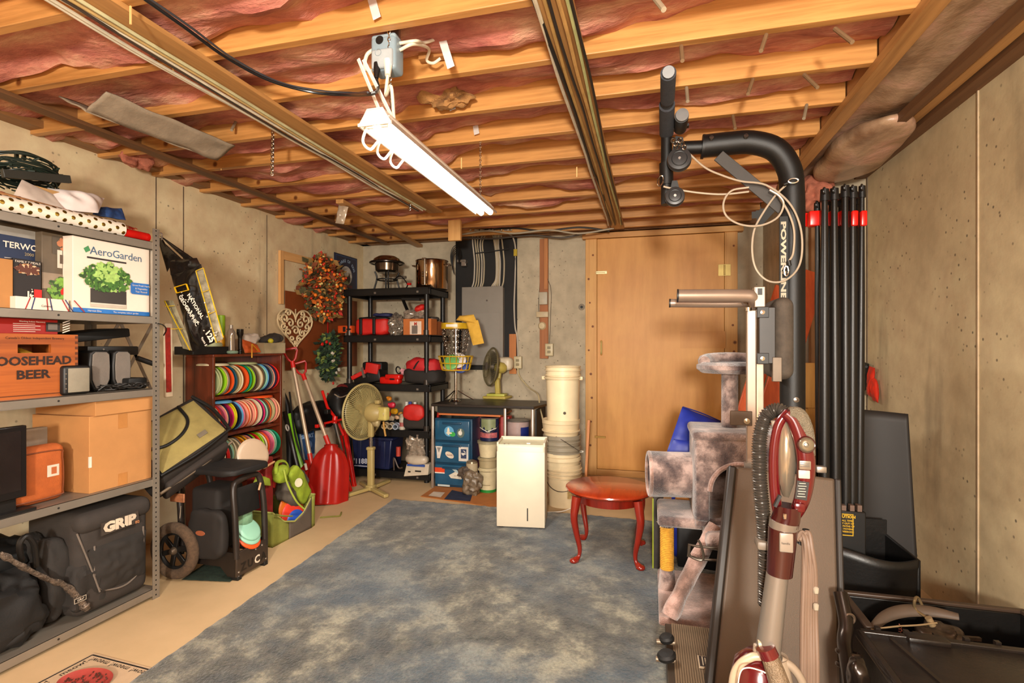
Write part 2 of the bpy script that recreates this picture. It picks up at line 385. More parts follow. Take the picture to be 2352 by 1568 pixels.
def puff(b, P, th, amp=.008, fr=9, n=22, seed=0, sag=0, edge=4):
    """cushion-like sheet between the corners P00,P10,P11,P01"""
    p0, p1, p2, p3 = [Vector(p) for p in P]; nn = (p1-p0).cross(p3-p0).normalized(); so = V(seed*2.3, seed, seed*5)
    for sg_ in (1, -1):
        def fn(a, c):
            q = (p0*(1-a)+p1*a)*(1-c) + (p3*(1-a)+p2*a)*c
            k = (1-abs(2*a-1)**edge)*(1-abs(2*c-1)**edge)
            w = noise.noise(q*fr+so) + .6*noise.noise(q*fr*2.4+so) - .6*abs(noise.noise(q*fr*1.5-so))
            return q + nn*(sg_*th/2*k + amp*w*(.25+.75*k)) + V(0, 0, -sag*sin(pi*a)*c)
        b.grid(fn, n, n)
    return b
def fbox(name, label, cat, u0, u1, zb, zt, X, dep, mat, group=None, v=780, bev=.002, part='box_body', kind=None):
    """box whose front faces +X at plane X; returns (thing, Face, w, h)"""
    y0, y1 = W(u0, v, X=X).y, W(u1, v, X=X).y; t = thing(name, label, cat, (X-dep/2, (y0+y1)/2, zb), 0, group)
    mesh(part, B().bb(X-dep, X, y0, y1, zb, zt), mat, t, bev=bev)
    return t, Face(t, (X, y0, zb), (0, 1, 0), (0, 0, 1)), y1-y0, zt-zb
# ================================================================ LEFT: metal shelving
XF, XK, Y0, Y1 = -2.47, -2.93, 1.24, 2.15
GM = M('8d8376', .45, .55, .12, 5, .05); GD = M('4b443b', .6, .4)
su = thing('metal_shelving_unit', 'grey slotted-angle metal shelving unit of five shelves against the left wall', 'shelving', (-2.7, 1.7, 0))
SZ = [.055, .62, 1.082, 1.453, 1.835]
for z in SZ:
    b = B().bb(XK, XF, Y0+.004, Y1-.004, z-.002, z)
    b.bb(XF-.0015, XF, Y0, Y1-.005, z-.036, z); b.bb(XK, XK+.0015, Y0, Y1, z-.036, z); b.bb(XK, XF, Y1-.006, Y1-.0045, z-.036, z); b.bb(XF-.012, XF, Y0, Y1-.005, z-.037, z-.0355)
    sh = mesh('shelf', b, GM, su, sm=False)
    for yy in (1.675, 2.13): mesh('bolt_hole', B().cyl((XF-.001, yy, z-.018), (XF+.0012, yy, z-.018), .0045, seg=10), M('1c1712', .7), sh)
for (x, dx) in ((XF, -1), (XK, 1)):
    for (y, dy) in ((Y0, 1), (Y1, -1)):
        ztop = 1.905
        b = B().bb(x+.0005, x+.0025*(-dx), y, y+dy*.036, 0, ztop) if 0 else B()
        b.bb(x, x-dx*.0025, y, y+dy*.036, 0, ztop); b.bb(x-dx*.0025, x+dx*.034, y-dy*.0005, y-dy*.0028, 0, ztop)
        po = mesh('post', b, GM, su, sm=False)
        hb = B()
        for k in range(76):
            z = .02+k*.025
            hb.cyl((x-dx*.0030, y+dy*.018, z), (x-dx*.0022, y+dy*.018, z), .0045, seg=6)
            hb.cyl((x+dx*.016, y-dy*.0032, z), (x+dx*.016, y-dy*.0024, z), .004, seg=6)
        mesh('slot_holes', hb, M('15110d', .8), po, kind='stuff', sm=False)
for a, c in (((240, 800), (280, 730)), ((272, 730), (352, 905)), ((352, 740), (235, 960))):
    mesh('cross_brace', B().bar(W(a[0], a[1], X=XK), W(c[0], c[1], X=XK), .018, .004, (1, 0, 0)), GM, su)
# ---- top shelf
z = SZ[4]
t = thing('gift_wrap_roll', 'roll of white wrapping paper with gold dots on the top shelf front edge', 'wrapping paper', (-2.52, 1.7, z))
mesh('paper', B().cyl((-2.515, 1.26, z+.036), (-2.515, 1.985, z+.036), .036, seg=32), M('e8dccb', .25, 0, .05), t)
b = B()
for i in range(22):
    for j in range(6):
        y = 1.28+i*.033; a = j*pi/3 + (i % 2)*pi/6; c = V(-2.515+.0362*cos(a), y, z+.036+.0362*sin(a)); n = V(cos(a), 0, sin(a)); b.lathe([(.0001, .0012), (.008, .0009), (.009, 0)], c, n, 10)
mesh('gold_dots', b, M('8f6f2a', .25, .9), t, kind='stuff')
t = thing('gift_wrap_roll', 'kraft and red patterned wrapping paper roll lying behind the gold-dotted roll', 'wrapping paper', (-2.6, 1.7, z))
mesh('paper', B().cyl((-2.585, 1.25, z+.075), (-2.575, 2.10, z+.04), .036, seg=24), M('b8875a', .5, 0, .2), t)
b = B(); rr = random.Random(3)
for i in range(230):
    a = rr.random()*2*pi; y = 1.27+rr.random()*.6 if i < 90 else 1.93+rr.random()*.165; k = (y-1.25)/.85; c = V(-2.585+.01*k+.0365*cos(a), y, z+.075-.035*k+.0365*sin(a))
    b.lathe([(.0001, .001), (.007, .0005), (.008, 0)], c, V(cos(a), 0, sin(a)), 4)
mesh('red_pattern', b, M('9c1c12', .5), t, kind='stuff')
t = thing('gift_wrap_roll', 'short glossy red wrapping paper roll at the right end of the top shelf', 'wrapping paper', (-2.51, 2.04, z))
mesh('paper', B().cyl((-2.51, 1.99, z+.024), (-2.51, 2.12, z+.024), .024, seg=24), M('b5140e', .2), t)
mesh('core', B().cyl((-2.51, 2.115, z+.024), (-2.51, 2.122, z+.024), .017, seg=16), M('a07a55', .8), t)
tissue = B(); puff(tissue, [W(95, 475, X=-2.62), W(225, 490, X=-2.62), W(240, 455, X=-2.72), W(110, 430, X=-2.72)], .06, .02, 8, seed=4)
t = one('tissue_paper', 'crumpled white tissue paper on the wrapping rolls', 'paper', tissue, M('e9ddd8', .8, 0, .06))
b = B(); puff(b, [W(30, 450, X=-2.6), W(150, 482, X=-2.6), W(120, 445, X=-2.66), W(50, 412, X=-2.66)], .012, .006, 8, seed=9)
one('gift_bag', 'flat grey and white paper gift bag leaning on the wrapping rolls', 'bag', b, [M('cfc2b6', .5)])
b = B(); puff(b, [W(212, 492, X=-2.68), W(290, 505, X=-2.68), W(280, 478, X=-2.72), W(225, 475, X=-2.72)], .03, .01, 12, seed=5)
one('gift_bag', 'small blue and yellow printed gift bag behind the kraft roll', 'bag', b, ramp and M('24406e', .5, 0, .8, 30))
lt = thing('string_lights', 'coil of dark green string lights on the top shelf, plugs pointing up', 'lights', W(60, 440, X=-2.72))
c0 = W(58, 405, X=-2.74); b = B(); rr = random.Random(5)
for i in range(26):
    pts = []; R0 = .085+rr.random()*.04; ph = rr.random()*6; zz = rr.random()*.12-.05
    for k in range(9): a = ph+k*.75; pts.append(c0 + V(.05*sin(a)*(1+.3*rr.random()), R0*cos(a)*1.15, zz+.02*rr.random()+.03*sin(a)))
    b.tube(pts, .0035, 5, sub=4)
mesh('wire', b, M('18241c', .5), lt, kind='stuff')
for i in range(30):
    a = rr.random()*6.28; c = c0 + V(.05*sin(a), .12*cos(a), .06*rr.random()+.01); d = V(rr.random()-.5, rr.random()-.3, rr.random()*.8).normalized()*.03
    if i < 24: mesh('bulb_socket', B().cyl(c, c+d, .005, .004, 8), M('1d2a20', .5), lt)
for uu in (38, 55): mesh('plug', B().box(W(uu, 358, X=-2.74), (.012, .012, .035)), M('1d2a20', .5), lt)
one('bracket', 'black flat bracket strapped across the string lights coil', 'bracket', B().bar(W(5, 398, X=-2.66), W(160, 412, X=-2.66), .02, .035, (0, 0, 1)), M('2b2c28', .5), bev=.002)
one('wood_block', 'small wooden block under the string lights on the top shelf', 'wood', B().box(W(120, 440, X=-2.72)+V(0, 0, -.03), (.1, .22, .05)), wood('9c7446', 'b88f5c', 1), bev=.003)
# ---- second shelf
z = SZ[3]
NV = M('1b2947', .5, 0, .15); CB = M('b07a45', .85, 0, .08, 7, .05, 90); WB = M('e3d3c2', .4, 0, .04)
gr = [M(c, .5, 0, .3, 60) for c in ('3f6b26', '6f9a3a', '9cbf63', '2b4a1c')]
t, f, w, h = fbox('herb_garden_box', 'white box with leafy herb photo at the right end of the second shelf', 'box', 167, 343, z, 1.797, -2.50, .28, WB)
f.rect(0, 0, w, .022, M('2a6bb0', .4)); f.txt(.2, h-.055, 'AeroGarden', .052, M('3a5f7c', .4), gap=.95)
f.poly([(.045, h-.05), (.065, h-.035), (.075, h-.055), (.055, h-.068)], M('3f8a52', .4))
f.rect(.06, h-.092, .245, h-.084, M('2c2624', .5), 'printed_bar')
f.rect(.075, .045, .245, .115, M('38322d', .5)); f.rect(.075, .045, .245, .05, M('cfc2b2', .5)); f.rect(.075, .03, .245, .045, M('b5a998', .5))
for k in range(4): f.dots(.15, .17, .115, .062, 110, gr[(k+1) % 4], .012, seed=k)
f.dots(.15, .195, .06, .05, 70, gr[2], .012, seed=8)
f.poly([(.265, .115), (.272, .108), (w-.006, .108), (w-.006, .165), (.272, .165), (.265, .158)], M('2d6cb5', .4))
for k, s_ in enumerate(('Grow Fresh Herbs', '& Vegetables', 'Year Round!')): f.txt(.32, .152-k*.0155, s_, .0125, WB)
f.txt(.09, .011, 'Harvest Elite', .012, WB); f.txt(.24, .011, 'The complete indoor garden', .011, WB)
mesh('edge_tape', B().bb(-2.52, -2.499, 2.1395, 2.143, z, 1.797), M('b8aa98', .5), t)
t, f, w, h = fbox('plant_pot_box', 'dark printed box with a tomato plant photo behind the white golf ball box', 'box', 96, 166, z, 1.80, -2.56, .2, M('5b4d3c', .5, 0, .2))
f.rect(0, .1, w, .17, M('8c7a66', .5)); f.rect(.04, h-.09, w, h-.01, M('4a4034', .5)); f.dots(.085, h-.04, .022, .03, 30, M('a86a48', .5), .012); f.rect(.06, h-.15, .08, h-.07, M('c9bcae', .5))
f.rect(.07, h-.13, w, h-.09, M('55483c', .5)); f.txt(.12, h-.115, 'in. Plant\n Pots', .017, WB, sx=1)
for k in range(3): f.dots(.1, .1, .075, .06, 70, gr[(0, 3, 1)[k]], .012, seed=k+20)
f.dots(.09, .1, .02, .015, 6, RED, .012, seed=3)
t, f, w, h = fbox('cookware_box', 'navy blue printed box at the left end of the second shelf', 'box', -60, 95, z+.10, 1.80, -2.60, .2, NV)
f.rect(.0, h-.035, w, h, M('8e887f', .5)); f.txt(.19, h-.075, 'TERWORKS', .036, WB, bold=.0006); f.txt(.19, h-.105, '2000', .018, M('b09a70', .5)); f.line([(.1, h-.13), (.25, h-.13)], .002, WB)
t, f, w, h = fbox('espresso_box', 'black box with coffee maker print and food photo strip under the navy box', 'box', 30, 95, z, 1.665, -2.545, .045, M('1e1614', .5))
for k in range(3): f.dots(w/2, h-.04, w/2-.012, .018, 40, M(('a86a38', 'd9b48c', '5c2c18')[k], .5), .01, seed=k)
f.txt(w/2, h-.012, 'FAMILY 7 MEALS', .013, WB); f.rect(w*.72, .03, w, .09, RED); f.rect(.05, .02, .056, .08, WB); f.dots(.065, .06, .006, .03, 8, WB, .005)
t, f, w, h = fbox('cardboard_box', 'plain tan cardboard box cut off at the left edge of the second shelf', 'box', -60, 30, z, 1.655, -2.53, .06, CB)
t, f, w, h = fbox('golf_ball_box', 'low white box with red and blue stripes on the second shelf edge', 'box', 36, 158, z, z+.052, -2.498, .044, WB, bev=.001)
for k, x in enumerate((.04, .06, .115, .13, .19, .205, .25)):
    f.line([(w*.5+(x-w*.5)*.8, h), (w*.5+(x-w*.5)*1.1, .002)], .004, M(('9c1c1c', '1c2c60')[k % 2], .4))
f.txt(w*.55, .018, 'Callaway', .012, M('2a2422', .5))
# ---- third shelf
z = SZ[2]
CW = wood('7a3812', 'a85820', 1, .5, 26, coat=.2)
y0, y1 = W(-70, 780, X=-2.52).y, W(179, 780, X=-2.52).y; h = .27
t = thing('beer_crate', 'orange-stained wooden beer crate with a handle slot and black lettering', 'crate', (-2.66, (y0+y1)/2, z))
yc = (y0+y1)/2 - .0; hy = W(80, 780, X=-2.52).y; hz = z+h-.062
def slot(cy, cz, a, r, n=8): return [(cy+sg*a+r*cos(t_), cz+r*sin(t_)) for sg, s0 in ((1, -pi/2), (-1, pi/2)) for t_ in [s0+pi*i/n for i in range(n+1)]]
sl = slot(hy, hz, .05, .018)
b = B()    # front board with a real slot: four strips round the hole
b.bb(-2.535, -2.52, y0, y1, z, hz-.018); b.bb(-2.535, -2.52, y0, y1, hz+.018, z+h); b.bb(-2.535, -2.52, y0, hy-.062, hz-.018, hz+.018); b.bb(-2.535, -2.52, hy+.062, y1, hz-.018, hz+.018)
mesh('front_board', b, CW, t)
mesh('back_board', B().bb(-2.80, -2.787, y0, y1, z, z+h), CW, t); mesh('end_board', B().bb(-2.788, -2.534, y1-.013, y1, z, z+h), CW, t); mesh('end_board', B().bb(-2.788, -2.534, y0, y0+.013, z, z+h), CW, t); mesh('bottom_board', B().bb(-2.79, -2.53, y0+.01, y1-.01, z, z+.01), CW, t)
for k in range(11): mesh('finger_joint', B().bb(-2.534, -2.5195, y1-.0125, y1+.0003, z+.012+k*.024, z+.024+k*.024), M('5c2c10', .6), t)
BK = M('2a140a', .6); f = Face(t, (-2.52, y0, z), (0, 1, 0), (0, 0, 1)); xc = W(82, 780, X=-2.52).y - y0
f.txt(xc-.022, .155, 'MOOSEHEAD', .050, BK, bold=.0016, sx=1.08); f.txt(xc-.01, .098, 'BEER', .050, BK, bold=.0016, sx=1.15); f.txt(xc, h-.018, "Canada's Oldest Independent Brewery", .014, BK)
f.line([(0, .014), (y1-y0-.01, .014)], .002, BK)
b = B().tube([(-2.62, hy-.12, z+.17), (-2.6, hy-.03, hz-.002), (-2.61, hy+.1, z+.15)], .012, 8)
one('handle_grip', 'yellow and dark rod inside the wooden crate, seen through its slot', 'tool', b, M('b98a2a', .5, 0, .4, 30))
t, f, w, h_ = fbox('electronics_box', 'flat red printed box lying on top of the wooden crate', 'box', -40, 133, z+h, z+h+.065, -2.535, .2, M('8c1812', .45, 0, .1))
f.txt(.17, .052, 'Working Indoor Recovery', .009, WB)
for k in range(5): f.line([(.1, .042-k*.008), (.18+.02*(k % 2), .042-k*.008)], .0018, WB)
f.rect(.22, .012, .275, .052, M('2a2422', .4)); f.rect(.228, .02, .265, .045, M('6a6058', .4))
for k in range(5): f.line([(.285, .008+k*.011), (.315, .02+k*.011)], .004, WB)
t = thing('set_top_box', 'black set-top box propped on a second unit beside the crate', 'electronics', (-2.75, 1.95, z))
p_ = [W(150, 760, X=-2.74), W(245, 760, X=-2.66), W(245, 785, X=-2.66), W(150, 782, X=-2.74)]
b = B().rbox(W(195, 770, X=-2.75), (.22, .30, .045), .008, 2, R=Matrix.Rotation(.12, 3, 'X')); mesh('case', b, DBLK, t)
b = B().rbox(W(235, 805, X=-2.70)+V(0, 0, -.0), (.16, .26, .045), .006, 2); mesh('lower_case', b, BLK, t)
mesh('stand', B().bb(-2.78, -2.68, 1.85, 2.02, z, z+.2), DBLK, t)
mesh('display_dot', B().cyl((-2.62, 1.98, 1.285), (-2.618, 1.98, 1.285), .004), SIL, t)
for i, (u0, u1, lab) in enumerate(((209, 259, 'left one of two small grey-faced black desktop speakers on the third shelf'), (263, 306, 'right one of two small grey-faced black desktop speakers on the third shelf'))):
    ya, yb = W(u0, 840, X=-2.56).y, W(u1, 840, X=-2.56).y; yc = (ya+yb)/2; ww = (yb-ya)/2; sh = .02 if i == 0 else .02
    t = thing('desktop_speaker', lab, 'speaker', (-2.6, yc, z), 0, 'pair of desktop speakers')
    pts = [(-.5*ww, .0), (.5*ww, .0), (.95*ww, .05), (1.0*ww, .12), (.92*ww, .185), (.6*ww, .198), (-.6*ww, .198), (-.92*ww, .185), (-1.0*ww, .12), (-.95*ww, .05)]
    mesh('cabinet', B().prism(pts, (-2.66, yc, z), (0, 1, 0), (0, 0, 1), .09), BLK, t, bev=.008, bseg=3)
    mesh('speaker_grille', B().prism([(x*.82, .012+y*.9) for x, y in pts], (-2.57, yc, z), (0, 1, 0), (0, 0, 1), .006), M('6f655c', .8, 0, .1, 20, .3, 400), t, bev=.003)
b = B(); rr = random.Random(2)
for i in range(9): b.tube([(-2.53+.03*rr.random(), 1.86+.04*k+.03*rr.random(), z+.006+.03*rr.random()) for k in range(7)], .003, 6)
one('audio_cables', 'tangle of thin black audio cables in front of the two desktop speakers', 'cable', b, M('1a1613', .5, 0, .2))
t = thing('cube_speaker', 'small square grey-fronted speaker at the crate corner', 'speaker', (-2.53, 1.8, z))
ya, yb = W(147, 860, X=-2.495).y, W(208, 860, X=-2.495).y
mesh('cabinet', B().rbox((-2.54, (ya+yb)/2, z+.066), (.09, yb-ya, .132), .014, 3), BLK, t)
mesh('speaker_grille', B().rbox((-2.494, (ya+yb)/2+.005, z+.066), (.006, yb-ya-.022, .108), .003, 2), M('8f8674', .7, .2, .1, 20, .3, 400), t)
for k in range(4): mesh('button', B().cyl((-2.496, ya+.008, z+.03+k*.022), (-2.4935, ya+.008, z+.03+k*.022), .003), SIL, t)
b = B().tube([W(315, 822, X=-2.7), W(352, 835, X=-2.68)], .014, 12, False); b.cyl(W(352, 835, X=-2.68), W(360, 838, X=-2.68), .012)
one('tripod_leg', 'short black padded rod lying behind the right desktop speaker', 'rod', b, BLK)
one('power_brick', 'black power adapter on the third shelf at the right post', 'adapter', B().rbox((-2.58, 2.08, z+.03), (.12, .1, .055), .008, 2), DBLK)
# ---- fourth shelf
z = SZ[1]
t = thing('cardboard_box', 'large closed brown cardboard box with a lid at the right of the fourth shelf', 'box', (-2.66, 2.0, z))
A = W(205, 1110, X=-2.50); ya = A.y; yb = 2.135
mesh('box_body', B().bb(-2.86, -2.50, ya, yb, z, z+.355), CB, t, bev=.002); mesh('lid', B().bb(-2.87, -2.49, ya+.02, yb+.006, z+.355, z+.425), CB, t, bev=.002)
mesh('parcel_tape', B().bb(-2.4995, -2.4985, (ya+yb)/2-.02, (ya+yb)/2+.025, z+.28, z+.35), M('a9713c', .4), t); mesh('parcel_tape', B().bb(-2.4995, -2.4985, (ya+yb)/2-.02, (ya+yb)/2+.025, z+.002, z+.06), M('a9713c', .4), t)
mesh('torn_label', B().bb(-2.505, -2.4985, ya-.001, ya+.01, z+.12, z+.17), M('d8c9b8', .8), t)
t = thing('carry_case', 'orange fabric carry case with rounded corners and white label patch', 'case', (-2.56, 1.5, z))
ya, yb = W(-60, 1050, X=-2.54).y, W(155, 1050, X=-2.54).y
oc = M('a8521c', .8, 0, .15, 20, .3, 300)
mesh('case_body', B().rbox((-2.58, (ya+yb)/2, z+.125), (.08, yb-ya, .25), .035, 4), oc, t)
f = Face(t, (-2.54, ya, z), (0, 1, 0), (0, 0, 1)); f.rect(yb-ya-.082, .11, yb-ya-.035, .16, M('c7b6a3', .7), 'label_patch'); f.rect(yb-ya-.066, .12, yb-ya-.045, .15, M('a8562a', .7), 'label_patch')
mesh('zipper', B().tube([(-2.539, ya+.02, z+.22), (-2.539, yb-.05, z+.222), (-2.539, yb-.022, z+.19), (-2.539, yb-.02, z+.05), (-2.539, yb-.05, z+.022), (-2.539, ya, z+.025)], .003, 5), M('6e3410', .6), t)
t = thing('monitor', 'black flat-screen monitor cut off at the left of the fourth shelf', 'monitor', (-2.5, 1.4, z))
ya, yb = W(-60, 1000, X=-2.49).y, W(62, 1000, X=-2.49).y; zt = z+.355; zb = z+.062
mesh('bezel', B().bb(-2.515, -2.49, ya, yb, zb, zt), M('141110', .3), t, bev=.004); mesh('screen', B().bb(-2.4905, -2.4885, ya, yb-.022, zb+.03, zt-.02), M('211b19', .15), t)
mesh('stand', B().bb(-2.53, -2.512, ya+.05, ya+.15, z, zb+.1), BLK, t); mesh('stand_foot', B().bb(-2.56, -2.475, ya, ya+.2, z, z+.012), BLK, t)
one('white_binder', 'pale binder standing behind the orange case', 'binder', B().bb(-2.8, -2.76, W(60, 900, X=-2.76).y-.2, W(110, 900, X=-2.76).y, z, z+.30), M('a89c8c', .6), bev=.003)
# ---- bottom shelf
z = SZ[0]
t = thing('gear_bag', 'dark grey padded gear bag with white lettering at the right of the bottom shelf', 'bag', (-2.62, 1.93, z))
CG = M('302924', .8, 0, .14, 14, .35, 500); CG2 = M('241f1b', .8, 0, .14, 14, .35, 500)
ya, yb = W(175, 1200, X=-2.49).y, 2.12
b = B().rbox((-2.66, (ya+yb)/2+.005, z+.24), (.33, yb-ya, .47), .05, 5); mesh('bag_body', b, CG, t)
mesh('top_flap', B().rbox((-2.65, (ya+yb)/2+.01, z+.43), (.345, yb-ya+.005, .1), .045, 4), CG, t)
mesh('side_panel', B().blob((-2.67, ya-.03, z+.2), (.28, .10, .38), .5, .02, 12, seed=3), CG2, t)
f = Face(t, (-2.472, ya, z), (0, 1, 0), (0, 0, 1)); L = yb-ya
def arcp(cx, cz, w_, h_, k=1): return [(-2.492, ya+cx+x*w_, z+cz+y*h_) for x, y in ((-.5, .5), (-.5, 0), (-.42, -.35), (-.1, -.5), (.2, -.5), (.45, -.3), (.5, .1), (.5, .55))]
pk = B(); puff(pk, [(-2.492, ya+.10, z+.09), (-2.492, yb-.03, z+.09), (-2.492, yb-.02, z+.31), (-2.492, ya+.05, z+.31)], .05, .012, 14, seed=6); mesh('front_pocket', pk, CG2, t)
mesh('zipper', B().tube(arcp(L*.56, .20, .24, .24), .0045, 6), M('6d6259', .5), t)
mesh('zipper', B().tube([(-2.5, ya+.01, z+.40), (-2.492, ya+.06, z+.24), (-2.485, ya+.10, z+.10)], .004, 6), M('6d6259', .5), t)
b = B().prism([(.10, .36), (.285, .365), (.28, .425), (.10, .42)], (-2.480, ya, z), (0, 1, 0), (0, 0, 1), .006); mesh('logo_patch', b, M('3d342d', .6), t)
f.l = .001; f.txt(.185, .392, 'GRIP', .062, M('cbb9a2', .5), bold=.004, sx=1.2); f.txt(.272, .372, 'EQ', .016, M('b87a50', .5), bold=.001)
t = thing('duffel_bag', 'black duffel bag slumped at the left of the bottom shelf, plastic wrapping over it', 'bag', (-2.66, 1.45, z))
mesh('bag_body', B().blob((-2.69, 1.46, z+.155), (.40, .46, .31), .6, .045, 8, 60, 34, seed=1), M('100d0b', .75, 0, .3, 10, .2, 200), t)
mesh('bag_end', B().blob((-2.62, 1.56, z+.07), (.26, .30, .14), .7, .03, 10, 50, 26, seed=2), M('120f0d', .75, 0, .3, 10, .2, 200), t)
mesh('handle', B().tube([W(50, 1290, X=-2.52), W(45, 1250, X=-2.5), W(60, 1232, X=-2.5), W(78, 1250, X=-2.5), W(84, 1300, X=-2.52)], .011, 8), BLK, t)
b = B(); 
b.tube([W(0, 1270, X=-2.49), W(50, 1300, X=-2.485), W(110, 1330, X=-2.49), W(150, 1345, X=-2.49), W(180, 1375, X=-2.485), W(200, 1400, X=-2.485)], .02, 12, rf=lambda t_: .008+.014*abs(noise.noise(V(t_*23, 0, 0)))+.006*t_, rw=.6)
one('plastic_wrap', 'crumpled clear plastic strip draped over the black duffel bag', 'plastic', b, M('6b5f55', .12, .5, .7, 60, 1.0, 120))
b = B().blob(W(185, 1330, X=-2.56)+V(0, 0, -.02), (.16, .18, .24), .6, .03, 12, seed=12)
t = thing('grip_pouch', 'small dark pouch with a white tag leaning on the gear bag', 'pouch', (-2.55, 1.68, z)); mesh('pouch_body', b, CG2, t)
f = Face(t, W(170, 1388, X=-2.474), (0, 1, -.0), (0, 0, 1)); f.rect(0, 0, .052, .022, M('a89c8c', .5), 'tag'); f.rect(.003, .003, .049, .019, BLK, 'tag'); f.txt(.026, .011, 'GRIP', .014, WB)
b = B().blob((-2.78, 1.62, z+.30), (.24, .3, .2), .6, .04, 9, seed=5); one('black_jacket', 'black bundled jacket piled behind the duffel bag', 'clothing', b, DBLK)
# mat and dish on the floor
A, C_, D_ = W(215, 1500, Z=.003), W(330, 1530, Z=.003), W(80, 1568, Z=.003)
r = (C_-A).normalized(); u_ = (D_-A).normalized(); u_ = (u_ - r*u_.dot(r)).normalized(); wd_ = .40; ln = .62
t = thing('pet_mat', 'tan pet feeding mat with black border and lettering on the floor', 'mat', A)
o = A + u_*0; mesh('mat_base', B().prism([(0, 0), (wd_, 0), (wd_, -ln), (0, -ln)][::-1], (o.x, o.y, .001), r, -u_, .004), M('b89c7c', .8, 0, .06, 20, .1, 300), t, sm=False)
f = Face(t, (o.x, o.y, .0052), r, -u_)
if f.n.z < 0: f.n = -f.n
K = M('15110e', .7)
for a, c in (((.012, -.012), (wd_-.012, -.012)), ((.012, -.012), (.012, -ln+.012)), ((wd_-.012, -.012), (wd_-.012, -ln+.012))): 
    q = Vector((c[0]-a[0], c[1]-a[1])).normalized()*.003; b = B().bar(f.at(*a)+V(0, 0, .0006), f.at(*c)+V(0, 0, .0006), .006, .0008); mesh('border_line', b, K, t)
for k in range(3): text(t, 'meow!', .036, K, f.at(.085+k*.115, -.034), -r, u_ , th=.001)
for k in range(4): text(t, 'meow!', .036, K, f.at(.036, -.10-k*.135), u_*-1, -r , th=.001); text(t, 'meow!', .036, K, f.at(wd_-.036, -.10-k*.135), u_, r, th=.001)
dc = W(195, 1562, Z=.02); t = thing('food_dish', 'oval pink pet dish with kibble crumbs on the mat', 'dish', (dc.x, dc.y, .006))
mesh('dish', B().lathe([(.0001, .002), (.075, .002), (.098, .012), (.105, .016), (.104, .012), (.08, 0), (.0001, 0)], (dc.x, dc.y, .006), seg=40, sx=1, sy=.7), M('9a3c34', .5, 0, .1, 30), t)
b = B(); rr = random.Random(1)
for i in range(60): a = rr.random()*6.28; q = rr.random()**.5*.085; b.box((dc.x+q*cos(a), dc.y+q*.7*sin(a), .012+.004*rr.random()), (.005, .004, .004), rz=a)
mesh('kibble', b, M('4a2414', .8), t, kind='stuff')
# ================================================================ LEFT WALL: hanging things, bookcase, cart
t = thing('shopping_bag', 'black plastic bag with yellow frame logo hanging from the shelving post', 'bag', W(440, 700, Y=2.26))
Yp = 2.27; q = lambda u, v, y=Yp: W(u, v, Y=y)
b = B(); puff(b, [q(442, 808), q(512, 778), q(462, 606), q(392, 630)], .05, .012, 9, 30, seed=3); BG = M('15110f', .22, 0, .4, 12, .3, 30)
bag = mesh('bag_body', b, BG, t)
b = B(); puff(b, [q(494, 787, 2.245), q(513, 778, 2.26), q(466, 614, 2.26), q(448, 622, 2.245)], .016, .004, 12, seed=8); mesh('side_gusset', b, M('7d7560', .35, 0, .5, 40), t)
b = B(); puff(b, [q(420, 800, 2.30), q(446, 806, 2.28), q(398, 690, 2.28), q(376, 690, 2.30)], .02, .005, 12, seed=2); mesh('side_gusset', b, M('8d8468', .4, 0, .3, 40), t)
ye = M('c9a40f', .4)
for a, c in (((450, 622), (497, 787)), ((467, 615), (513, 775)), ((450, 622), (467, 615)), ((463, 672), (482, 665)), ((477, 722), (497, 714)), ((378, 703), (400, 702)), ((392, 755), (418, 755)), ((378, 690), (436, 804))):
    mesh('yellow_edging', B().bar(q(*a, 2.236), q(*c, 2.236), .004, .003), ye, t)
for P4 in ([(400, 596), (372, 545), (362, 548), (384, 625)], [(455, 600), (375, 545), (365, 540), (440, 610)], [(448, 622), (376, 556), (368, 552), (405, 640)]):
    b = B(); puff(b, [q(*P4[0]), q(*P4[1]), q(*P4[2]), q(*P4[3])], .008, .004, 12, 12); mesh('handle_strap', b, BG, t)
mesh('top_panel', puff(B(), [q(392, 632), q(462, 612), q(452, 592), q(386, 596)], .03, .01, 14, 16, seed=5), BG, t)
mesh('hook', B().tube([W(372, 550, X=-2.46), W(372, 538, X=-2.44), W(368, 534, X=-2.46)], .004, 6), SIL, t)
r = (q(502, 760)-q(430, 640)).normalized(); n_ = V(0, -1, 0); u_ = n_.cross(r).normalized(); WT = M('dcd3c4', .4)
ot = q(446, 700, 2.228)
text(t, 'NATIONAL', .030, WT, q(449, 703, 2.225), r, u_, bold=.0009, sx=1.05); text(t, 'GEOGRAPHIC', .030, WT, q(433, 713, 2.225), r, u_, bold=.0009, sx=1.05)
text(t, '125', .045, WT, q(482, 772, 2.228), r, u_, bold=.002); text(t, 'YEARS', .014, WT, q(467, 782, 2.228), r, u_, bold=.0004)
lp = [(401, 660), (428, 652), (433, 666), (406, 673)]
for i in range(4): mesh('logo_frame', B().bar(q(*lp[i], 2.225), q(*lp[(i+1) % 4], 2.225), .008, .003), M('d9a80c', .4), t)
b = B(); rr = random.Random(4)
for i in range(46):
    k = rr.random(); s_ = (rr.random()-.5)*.9; c = q(428+58*k+s_*42*1.0, 648+138*k-s_*22, 2.225)
    if rr.random() < .5 or k > .8: b.box(c, (.006, .003, .005), R=Matrix.Rotation(rr.random()*3, 3, 'Y'))
mesh('printed_specks', b, WT, t, kind='stuff')
